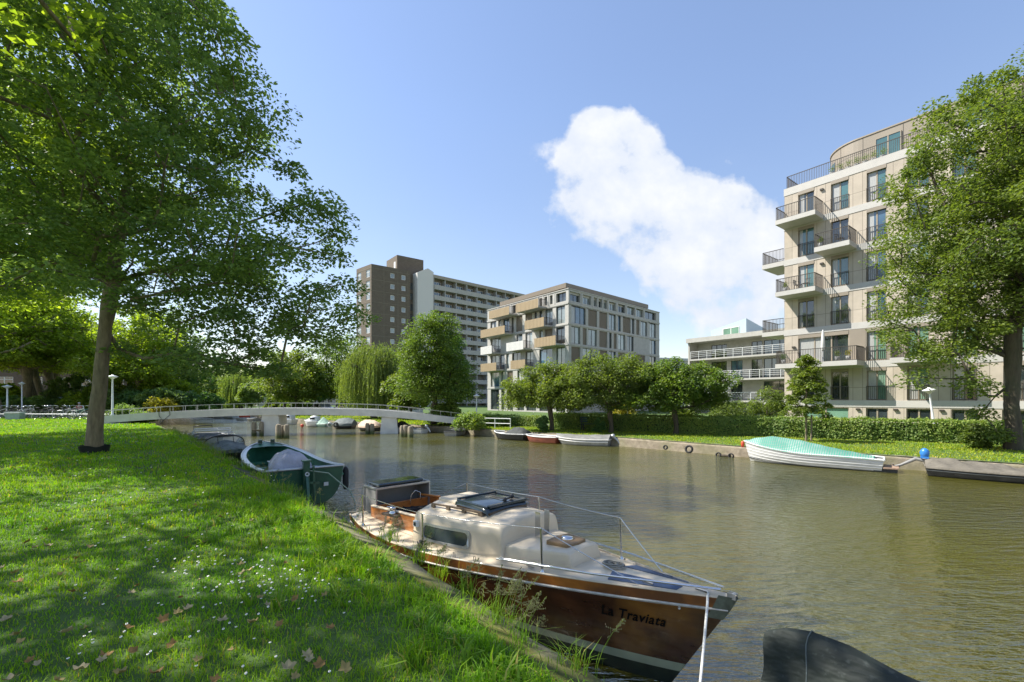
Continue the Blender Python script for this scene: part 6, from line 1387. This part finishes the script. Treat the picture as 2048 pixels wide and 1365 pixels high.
cover_boat((499,842), (515,842.5), 'tiny dark open boat farthest right of the far group under the footbridge', 1.4, .25, .1, 'hull_grey', 'hull_grey', 'tarp_dk', lambda q: .06)
b_ = atz(489,840.5); f = MB(); f.sphere((0,0,.45), .5, 8, (1.4,.8,.6)); o = f.build('float', M['red'], loc=tuple(b_)); tag(o, 'orange-red cover lying on the far boat', 'float')
b_ = atz(613,853.5); f = MB(); f.sphere((0,0,.14), .16, 8); o = f.build('buoy', M['red'], loc=(b_.x, b_.y-.9, 0)); tag(o, 'small red buoy beside the white cabin boat', 'buoy')
# tyres hung along the quay
for i, (px, py, lab, r) in enumerate(((1331,905,'leftmost black tyre hanging on the far quay wall',.12),(1378,906,'large tyre leaning on the far quay wall, second from the left',.20),(1437,908,'tyre half in the water at the left end of the log',.13),(1462,910,'tyre half in the water at the right end of the log',.13))):
    p = atz(px, 904+ (px-1331)*.085, .0); f = MB(); tyre(f, (0,0,0), r, .07); o = f.build('tyre', M['rubber'], loc=(p.x, p.y, .22 if i < 2 else .06)); o.rotation_euler = (R(-12), 0, math.atan2(-.64,.77)); tag(o, lab, 'tyre', 'tyres on the far quay')
f = MB(); p = atz(1437,913,0); q = atz(1462,915,0); f.tube([p+Vector((0,0,.05)), q+Vector((0,0,.05))], .06, 8); tag(f.build('floating_log', M['bark_dark']), 'dark log floating between two tyres', 'log')
# ============================================================ footbridge
A = Vector((-28.5,30.5,0)); Bv = Vector((-3.2,36.05,0)); dB = (Bv-A).normalized(); LB = (Bv-A).length
FBm = empty('footbridge', (A.x, A.y, 0), math.atan2(dB.y, dB.x), 'long low concrete footbridge with thin steel railing crossing the canal', 'bridge')
def bz(t): return smooth_interp(t, [0,.07,.1435,.28,.434,.652,.756,.883,1.0], [1.45,1.58,1.72,1.88,1.985,1.90,1.76,1.41,1.03])
def sweep(y0, y1, lo, hi): 
    m = MB(); rows = []
    for i in range(61):
        t = i/60; x = LB*t; z = bz(t); rows.append([Vector((x,y0,z+lo)), Vector((x,y1,z+lo)), Vector((x,y1,z+hi)), Vector((x,y0,z+hi))])
    m.grid(rows, False, True); m.add(rows[0], [(3,2,1,0)]); m.add(rows[-1], [(0,1,2,3)]); return m
M['bridge'] = mat('pale_bridge_concrete', (.62,.61,.58), .8, .12, 1.5, bump=.15); sweep(0, .22, -.50, 0).build('beam', M['bridge'], FBm); sweep(2.2, 2.42, -.50, 0).build('beam', M['bridge'], FBm); sweep(.221, 2.199, -.42, -.22).build('deck', M['conc_grey'], FBm)
for y in (.11, 2.31):
    r = MB(); prev = None
    for i in range(61):
        t = i/60; p = Vector((LB*t, y, bz(t)+.36)); 
        if prev is not None: r.bar(prev, p, .04, .03)
        prev = p
    for i in range(33): t = i/32; r.bar((LB*t, y, bz(t)), (LB*t, y, bz(t)+.35), .022)
    r.build('railing', M['galv'], FBm)
for px, t in ((537,.434),(774,.756)):
    x = LB*t; z = bz(t)-.5; p = MB()
    p.add([(x-.75,-.10,-1),(x+.75,-.10,-1),(x+.75,2.5,-1),(x-.75,2.5,-1),(x-.55,.10,z-.001),(x+.55,.10,z-.001),(x+.55,2.3,z-.001),(x-.55,2.3,z-.001)], [(0,1,5,4),(1,2,6,5),(2,3,7,6),(3,0,4,7),(4,5,6,7)])
    if px == 537: p.prism([(x-1.35,.9),(x-.72,.3),(x-.72,1.5)], -.5, .22)
    p.build('pier', M['bridge'], FBm, bevel=.02)
ab = MB(); ab.box(-.1, 2.4, -.1, 2.6, .2, 1.02); ab.box(LB-.5, LB+1.2, -.1, 2.5, .1, .62); ab.build('abutment', M['bridge'], FBm)
cbl = MB(); tt = .175; x = LB*tt; cbl.tube([(x-.3,-.03,bz(tt)+.02),(x-.25,-.06,bz(tt)-.3),(x+.0,-.1,bz(tt)-.62),(x+.4,-.06,bz(tt)-.2),(x+.35,-.03,bz(tt)+.02)], .018, 6); cbl.tube([(x,-.1,bz(tt)-.6),(x-.25,-1.2,.55)], .016, 6); tag(cbl.build('cable', M['rope_black'], FBm), 'dark looped cable')
# timber piles (dolphins)
s = NT('weathered_pile_timber'); n1 = s.noise(6, 6, .65, mapscale=(3,3,.4)); t = s.n('ShaderNodeTexCoord'); sp = s.n('ShaderNodeSeparateXYZ'); s.l(t.outputs['Object'], sp.inputs[0])
s.base(s.mix(s.ramp(sp.outputs[2], [(.15, (1,1,1)), (.45, (0,0,0))]), s.ramp(n1, [(.3, (.16,.13,.09)), (.7, (.36,.31,.23))]), (.07,.085,.03))); s.set(Roughness=.9); s.bump(n1, .7, .03); M['pile'] = s.m
for i, (px, yb, yt, r, lab) in enumerate(((508,872,845,.17,'left pile of the pair left of the first pier'),(523,872,844,.15,'right pile of the pair left of the first pier'),(557,877,849,.19,'thick pile just right of the first pier'),(566,876,851,.13,'thinner pile between two thick ones right of the first pier'),(573,877,850,.17,'rightmost pile of the group at the first pier'),
      (735,868,847,.16,'left pile of the pair left of the second pier'),(744,868,848,.17,'right pile of the pair left of the second pier'),(804,874,852,.15,'left pile right of the second pier'),(811,874,851,.19,'thick middle pile right of the second pier'),(821,875,853,.19,'rightmost pile right of the second pier'))):
    p = atz(px, yb, 0); h = (yb-yt)/910.2*p.y; f = MB(); f.tube([(0,0,-1.5),(0,0,h*.86),(.02,0,h)], [r*1.05,r,r*.72], 10); tag(f.build('mooring_pile', M['pile'], loc=tuple(p)), 'weathered wooden mooring '+lab, 'pile', 'wooden mooring piles at the bridge')
for pa_, pb_, lab in (((508,861),(523,861),'dark crossbar bolted between the two piles left of the first pier'),((557,866),(573,866),'dark crossbar linking the piles right of the first pier')):
    a = atz(pa_[0], 873, 0); b = atz(pb_[0], 873 if pa_[0] < 520 else 876, 0); f = MB(); f.bar(a+Vector((0,-.16,.42)), b+Vector((0,-.16,.42)), .12, .1); tag(f.build('crossbar', M['bark_dark']), lab, 'beam')
# ============================================================ lamps, rail, sign, bench
def lamp(loc, h, label, tilt=0, dirz=0, sc=1.):
    o = empty('street_lamp', loc, dirz, label, 'street lamp', 'white park lamps'); o.rotation_euler = (0, tilt, 0)
    p = MB(); p.lathe([(.10*sc,-.1),(.10*sc,.5),(.065*sc,.55),(.045*sc,h-.25)], 12); p.build('post', M['white_metal'], o)
    g = MB(); g.lathe([(.05*sc,h-.26),(.10*sc,h-.20),(.24*sc,h-.10),(.26*sc,h-.07)], 18); g.build('diffuser', mat('opal_glass', (.72,.72,.68), .4) if 'opal' not in M else M['opal'], o)
    c = MB(); c.lathe([(.30*sc,h-.07),(.31*sc,h-.05),(.20*sc,h),(.08*sc,h+.04),(.05*sc,h+.09),(0,h+.10)], 18); c.build('lamp_shade', M['white_metal'], o); return o
M['opal'] = mat('opal_glass', (.72,.72,.68), .4)
p = atz(225, 843, GN); lamp(tuple(p), 3.45, 'white park lamp at the bridge head just right of the lawn tree', sc=1.15)
p = atz(1872, 879, GF); lamp(tuple(p), 2.72, 'white lamp leaning left in front of the hedge beside the tall elm', tilt=R(-8), sc=.95)
p = atz(953, 852, GF); lamp(tuple(p), 2.45, 'white lamp behind the right end of the footbridge', sc=.95)
lamp((-46.8,42.2,GN), 2.9, 'white lamp at the far left edge among the bicycles', sc=1.2); lamp((-49,45.5,GN), 3.3, 'thin pale lamp post between the leftmost lamp and the upright forked tree', sc=.9); lamp((-55.5,57.5,GN), 2.2, 'small distant lamp beside the dark van')
rl_ = empty('metal_rail', atz(960,856,GF), 0, 'white tubular rail standing in bushes at the foot of the footbridge', 'railing'); q = MB(); d = atz(1021,858,GF)-atz(960,856,GF)
up = Vector((0,0,.72)); 
for k in (0,.5,1): q.tube([d*k, d*k+up], .03, 8)
for z_ in (.72,.36): q.tube([Vector((0,0,z_)), d+Vector((0,0,z_))], .03, 8)
q.build('rail_frame', M['white_metal'], rl_)
p = atz(1137,862,GF)+Vector((.4,2.0,0)); o = empty('road_sign', tuple(p), 0, 'round blue sign on a thin post behind the hedge by the leftmost small tree', 'sign'); q = MB(); q.tube([(0,0,-.1),(0,0,2.1)], .03, 8); q.build('post', M['galv'], o); q = MB(); q.M = Matrix.Translation((0,-.04,1.85)) @ Matrix.Rotation(R(90),4,'X'); q.lathe([(0,0),(.28,0),(.28,.015),(0,.015)], 24); qo = q.build('sign_plate', mat('blue_sign_face', (.05,.25,.60), .4), o); q = MB(); q.box(-.16,.16,-.062,-.056,1.82,1.87); q.box(-.03,.03,-.061,-.0565,1.72,1.98); q.build('symbol', M['white_metal'], qo)
p = atz(1255,860,GF); o = MB(); o.tube([(0,0,-.1),(0,0,2.0)], .025, 8); o.box(-.06,.06,-.04,.04,1.95,2.12); tag(o.build('pole', M['galv'], loc=tuple(p)), 'thin bare grey pole in front of the hedge between the small trees', 'pole')
p = atz(1066,852,GF); o = MB(); o.tube([(0,0,-.1),(0,0,1.0)], .022, 8); o.sphere((0,0,1.0),.03,6); tag(o.build('pole', M['galv'], loc=tuple(p)), 'short thin grey post in front of the hedge left of the small trees', 'pole')
# bench with teal slats
p = atz(1176,861,GF); bn = empty('park_bench', tuple(p), R(15), 'small dark teal bench in front of the hedge between the left and middle small trees', 'bench'); M['teal'] = mat('dark_teal_paint', (.02,.07,.065), .5)
q = MB(); [q.box(-.5,.5,-.2+.13*k,-.1+.13*k,.42,.455) for k in range(3)]; q.build('seat', M['teal'], bn); q = MB(); [q.box(-.5,.5,.22,.25,.55+.13*k,.65+.13*k) for k in range(3)]; q.build('backrest', M['teal'], bn)
for x in (-.4,.4): q = MB(); q.box(x-.03,x+.03,-.18,-.12,0,.42); q.box(x-.03,x+.03,.17,.22,0,.95); q.build('leg', M['black_metal'], bn)
# ============================================================ bicycles and things by the street
def bicycle(fm, loc, rz, label, lean=.0, group='bicycles parked along the rail'):
    o = empty('bicycle', loc, rz, label, 'bicycle', group); o.rotation_euler = (lean, 0, rz)
    for x in (-.54,.54):
        w = MB(); n = 26; w.tube([(x+.34*math.cos(2*math.pi*k/n), 0, .36+.34*math.sin(2*math.pi*k/n)) for k in range(n+1)], .018, 5, False); wo = w.build('wheel', M['rubber'], o)
        s_ = MB(); s_.sphere((x,0,.36), .03, 6)
        for k in range(9): a = math.pi*2*k/9; s_.bar((x,0,.36), (x+.33*math.cos(a),0,.36+.33*math.sin(a)), .004)
        s_.tube([(x+.315*math.cos(2*math.pi*k/n), 0, .36+.315*math.sin(2*math.pi*k/n)) for k in range(n+1)], .008, 4, False); s_.build('rim', M['steel'], wo)
    f = MB(); t = lambda a, b, r=.017: f.tube([a, b], r, 6)
    t((-.54,.03,.36),(-.10,0,.32)); t((-.54,.03,.36),(-.20,0,.78)); t((-.10,0,.32),(-.24,0,.92)); t((-.10,0,.32),(.38,0,.80),.02); t((-.20,0,.74),(.37,0,.90),.017); t((.36,0,.98),(.42,0,.70),.02); t((.42,.0,.72),(.54,.035,.36),.014); t((-.62,0,.74),(-.24,0,.74),.012); t((-.54,.03,.36),(-.6,0,.74),.010); f.build('frame', M[fm], o)
    h = MB(); h.tube([(.36,0,.97),(.34,0,1.10),(.30,.05,1.13),(.22,.28,1.12),(.10,.30,1.10)], .013, 6); h.tube([(.34,0,1.10),(.30,-.05,1.13),(.22,-.28,1.12),(.10,-.30,1.10)], .013, 6); h.build('handlebar', M['steel'], o)
    s_ = MB(); s_.sphere((-.25,0,.96), .12, 8, (1.1,.7,.35)); s_.build('saddle', M['rubber'], o)
    c = MB(); c.tube([(-.10,-.06,.32),(-.02,-.06,.20)], .01, 5); c.tube([(-.10,.06,.32),(-.18,.06,.44)], .01, 5); c.box(-.07,.03,-.14,-.07,.185,.205); c.box(-.23,-.13,.07,.14,.435,.455); c.build('crank', M['black_metal'], o); return o
M['bike_teal'] = mat('teal_bike_paint', (.05,.20,.19), .4); M['bike_red'] = mat('red_bike_paint', (.35,.03,.02), .4)
bk1 = bicycle('black_metal', (-36.6,38.4,GN), R(10), 'black city bicycle in the dense row along the low rail beyond the lawn'); bk2 = bicycle('galv', (-37.3,38.0,GN), R(6), 'grey silver bicycle in the row along the low rail beyond the lawn')
bicycle('white_metal', (-35.2,37.0,GN), R(4), 'white-framed bicycle standing in front of the low rail, nearest the lawn tree trunk'); bicycle('bike_teal', (-35.9,38.3,GN), R(70), 'teal bicycle pushed nose-in behind the white-framed one')
br = random.Random(6)
for i in range(21):
    src = bk1 if i % 3 else bk2; c = copy_tree(src); x = -37.9-.42*i+br.uniform(-.1,.1); c.location = (x, 38.4+br.uniform(-.5,.9), GN); c.rotation_euler = (br.uniform(-.12,.12), 0, R(br.choice([8,75,95,170,110,60])+br.uniform(-12,12)))
lr = empty('metal_rail', (-46.5,37.6,GN), 0, 'low galvanised rail that the bicycles lean on along the edge of the lawn', 'railing'); q = MB(); q.tube([(0,0,.45),(14.3,-.6,.45)], .03, 8)
for k in range(9): q.tube([(14.3*k/8,-.6*k/8,-.1),(14.3*k/8,-.6*k/8,.45)], .03, 8)
q.build('rail_frame', M['galv'], lr)
# pale cargo box, van, seated person in red on a bench
cb_ = empty('cargo_crate', (-40.6,37.2,GN), R(5), 'pale grey-green crate standing among the bicycles at the low rail', 'crate'); q = MB(); q.add([(-.5,-.25,0),(.5,-.25,0),(.5,.25,0),(-.5,.25,0),(-.6,-.3,.62),(.6,-.3,.62),(.6,.3,.62),(-.6,.3,.62)], [(0,3,2,1),(4,5,6,7),(0,1,5,4),(1,2,6,5),(2,3,7,6),(3,0,4,7)]); q.build('box', mat('pale_grey_green_plastic', (.30,.36,.33), .6), cb_, bevel=.02); q = MB(); [q.box(-.58,.58,-.315-.01*k,-.30,.50+.05*k,.53+.05*k) for k in range(2)]; q.build('rim', M['galv'], cb_)
def car(loc, rz, bm, label, van=False):
    o = empty('parked_van' if van else 'parked_car', loc, rz, label, 'van' if van else 'car', 'vehicles parked beyond the water' if not van else None); L = 4.6 if van else 4.1
    pr = [(-L/2,.35),(-L/2,1.0),(-L/2+.1,1.9),(L/2-1.3,1.95),(L/2-.7,1.15),(L/2,.95),(L/2,.35)] if van else [(-L/2,.35),(-L/2,.85),(-L/2+.35,.95),(-L/2+.8,1.42),(.55,1.45),(1.15,.98),(L/2-.1,.82),(L/2,.35)]
    b = MB(); n = len(pr)
    vs = [(x, -.85+.10*(z>1.1), z) for x, z in pr]+[(x, .85-.10*(z>1.1), z) for x, z in pr]; b.add(vs, [tuple(range(n)), tuple(range(2*n-1,n-1,-1))]+[(i, i+n, (i+1)%n+n, (i+1)%n) for i in range(n)]); b.build('body', M[bm], o, bevel=.06)
    w = MB(); z0, z1 = (1.15,1.75) if van else (.98,1.36)
    for s_ in (-1,1): w.box(-L/2+1.0, .45 if not van else L/2-1.25, s_*.86-.02, s_*.86+.02-0*s_, z0, z1)
    w.build('window', M['glass'], o)
    for x in (-L/2+.8, L/2-.8):
        for s_ in (-1,1): t = MB(); t.M = Matrix.Translation((x, s_*.80, .32)) @ Matrix.Rotation(R(90),4,'X'); t.lathe([(0,-.1),(.2,-.11),(.31,-.1),(.32,0),(.31,.1),(.2,.11),(0,.1)], 16); t.build('wheel', M['rubber'], o)
    return o
M['car_dark'] = mat('dark_car_paint', (.02,.03,.035), .25, coat=.6); M['car_white'] = mat('white_car_paint', (.6,.6,.6), .25, coat=.6); M['car_silver'] = mat('silver_car_paint', (.3,.31,.32), .3, coat=.5)
car((-57,56,GN), R(0), 'car_dark', 'dark van parked at the street under the rightmost leaning tree', True)
for i, (x, y, m_) in enumerate(((-22.5,62.5,'car_white'),(-17.6,60.2,'car_dark'),(-27.5,66,'car_silver'),(-13.2,57.5,'car_white'))): car((x,y,GF), R(-38), m_, ['white car parked behind the trunks left of the pale willow','dark car parked behind the pale willow','silver car parked farthest left behind the far trunks','white car parked right of the pale willow'][i])
pb = empty('park_bench', (-44.2,46.5,GN), R(5), 'plain bench on which the person in red sits beyond the bicycles', 'bench'); q = MB(); q.box(-.7,.7,-.2,.2,.40,.45); q.build('seat', M['oldwood'], pb)
for x in (-.55,.55): q = MB(); q.box(x-.03,x+.03,-.18,.18,0,.40); q.build('leg', M['black_metal'], pb)
def person(loc, rz):
    root = empty('person', loc, rz, 'person in a red top and pale cap sitting beyond the bicycles', 'person')
    J = {'pel':(0,0,.52,.14),'ab':(0,.0,.72,.125),'ch':(0,-.01,.92,.15),'nk':(0,-.02,1.10,.055),'hd':(0,-.04,1.20,.085),'ht':(0,-.03,1.30,.09),
         'sl':(.19,0,1.00,.06),'el':(.24,-.08,.74,.045),'wl':(.14,-.28,.62,.03),'hl':(.10,-.35,.60,.028),'sr':(-.19,0,1.00,.06),'er':(-.24,-.08,.74,.045),'wr':(-.14,-.28,.62,.03),'hr':(-.10,-.35,.60,.028),
         'kl':(.12,-.44,.50,.065),'al':(.12,-.48,.10,.045),'fl':(.12,-.62,.04,.04),'kr':(-.12,-.44,.50,.065),'ar':(-.12,-.48,.10,.045),'fr':(-.12,-.62,.04,.04)}
    Ed = [('pel','ab'),('ab','ch'),('ch','nk'),('nk','hd'),('hd','ht'),('ch','sl'),('sl','el'),('el','wl'),('wl','hl'),('ch','sr'),('sr','er'),('er','wr'),('wr','hr'),('pel','kl'),('kl','al'),('al','fl'),('pel','kr'),('kr','ar'),('ar','fr')]
    def sk(name, keys, m, grow=0):
        ks = [k for k in J if k in keys]; me = bpy.data.meshes.new(name); me.from_pydata([J[k][:3] for k in ks], [(ks.index(a), ks.index(b)) for a, b in Ed if a in ks and b in ks], []); o = bpy.data.objects.new(name, me); C.objects.link(o); o.parent = root
        mo = o.modifiers.new('skin', 'SKIN'); 
        for v, k in zip(me.skin_vertices[0].data, ks): v.radius = (J[k][3]+grow,)*2
        me.skin_vertices[0].data[0].use_root = True; ss = o.modifiers.new('sub', 'SUBSURF'); ss.levels = ss.render_levels = 1; me.materials.append(m); return o
    sk('body', set(J), mat('skin', (.45,.28,.20), .6)); sk('red_top', {'pel','ab','ch','sl','el','sr','er'}, mat('red_fabric', (.50,.04,.03), .8), .014); sk('trousers', {'pel','kl','al','kr','ar'}, mat('dark_fabric', (.03,.035,.05), .8), .012)
    h = MB(); h.sphere((0,-.03,1.30), .105, 8, (1,1.1,.8)); h.build('cap', M['white_par'], root)
person((-44.2,46.5,GN-.04), R(5))
# ============================================================ balcony things on the brick block (placed in its own frame)
RBm = rb.matrix_basis
def onb(u, v, k, dz=0): return tuple(RBm @ Vector((u, v, LV[k]+.012+dz)))
o = empty('parasol', onb(3.35,-1.3,1), 0, 'closed pale parasol standing on the large first balcony of the brick block', 'parasol'); q = MB(); q.tube([(0,0,0),(0,0,2.55)], .025, 8); q.lathe([(.25,0),(.25,.05),(.04,.08)], 12); q.build('pole', M['white_metal'], o); q = MB(); q.lathe([(.10,.95),(.15,1.1),(.13,1.8),(.07,2.45),(0,2.6)], 12); q.build('canopy', M['white_par'], o)
def pot(loc, label, r=.17, h=.35, leaf='leaf_cherry', seed=1):
    o = empty('potted_plant', loc, 0, label, 'potted plant', 'potted plants on the balconies'); q = MB(); q.lathe([(0,0),(r*.75,0),(r,h),(r*.88,h),(r*.8,h*.8),(0,h*.8)], 14); q.build('pot', M['conc_grey'], o)
    g = np.random.default_rng(seed); P = unit(g, 150)*g.uniform(.2,1,(150,1))*np.array([r*1.6,r*1.6,r*1.8]); P[:,2] += h+r*1.5; V, F = leaf_quads(P, unit(g,150), unit(g,150), .09, .5, g); npmesh('foliage', V, F, M[leaf], o)
for i, (u, v, k, lab, lf) in enumerate(((5.1,-1.5,1,'yellow-green potted plant at the right end of the large first balcony','leaf_yellow'),(.5,-1.4,1,'dark potted plant at the left end of the large first balcony','leaf_dark'),(4.4,-1.55,1,'leafy pot left of the yellow-green plant on the first balcony','leaf_cherry'),(.6,-1.3,3,'small potted plant on the fourth balcony from the ground','leaf_cherry'),(3.2,-1.4,4,'potted plant at the left corner of the second balcony from the top','leaf_cherry'))): pot(onb(u,v,k), lab, leaf=lf, seed=i)
for i in range(7): pot(onb(3.4+.55*i,.55,6,.11), ['first','second','third','fourth','fifth','sixth','last'][i]+' grassy planter from the left on the roof terrace', .2, .3, 'leaf_far', 20+i)
def chair(loc, rz, label):
    o = empty('chair', loc, rz, label, 'chair', 'balcony chairs'); q = MB(); q.box(-.22,.22,-.22,.22,.43,.46); q.build('seat', M['black_metal'], o); q = MB(); [q.bar((x,.22,.46),(x,.30,.88),.025) for x in (-.2,-.1,0,.1,.2)]; q.bar((-.22,.30,.88),(.22,.30,.88),.035); q.build('backrest', M['black_metal'], o)
    for x in (-.2,.2):
        for y in (-.2,.2): q = MB(); q.bar((x,y,0),(x,y,.43),.028); q.build('leg', M['black_metal'], o)
chair(onb(1.5,-1.1,3), R(30), 'dark chair on the middle balcony of the brick block'); chair(onb(2.1,-1.2,3), R(-60), 'second dark chair on the middle balcony, right of the first'); chair(onb(4.4,-1.1,4), R(10), 'dark chair on the second balcony from the top'); chair(onb(1.9,-1.2,1), R(80), 'dark chair left of the closed parasol'); chair(onb(9.9,.5,6,.11), R(-20), 'pale outline of a chair on the roof terrace')
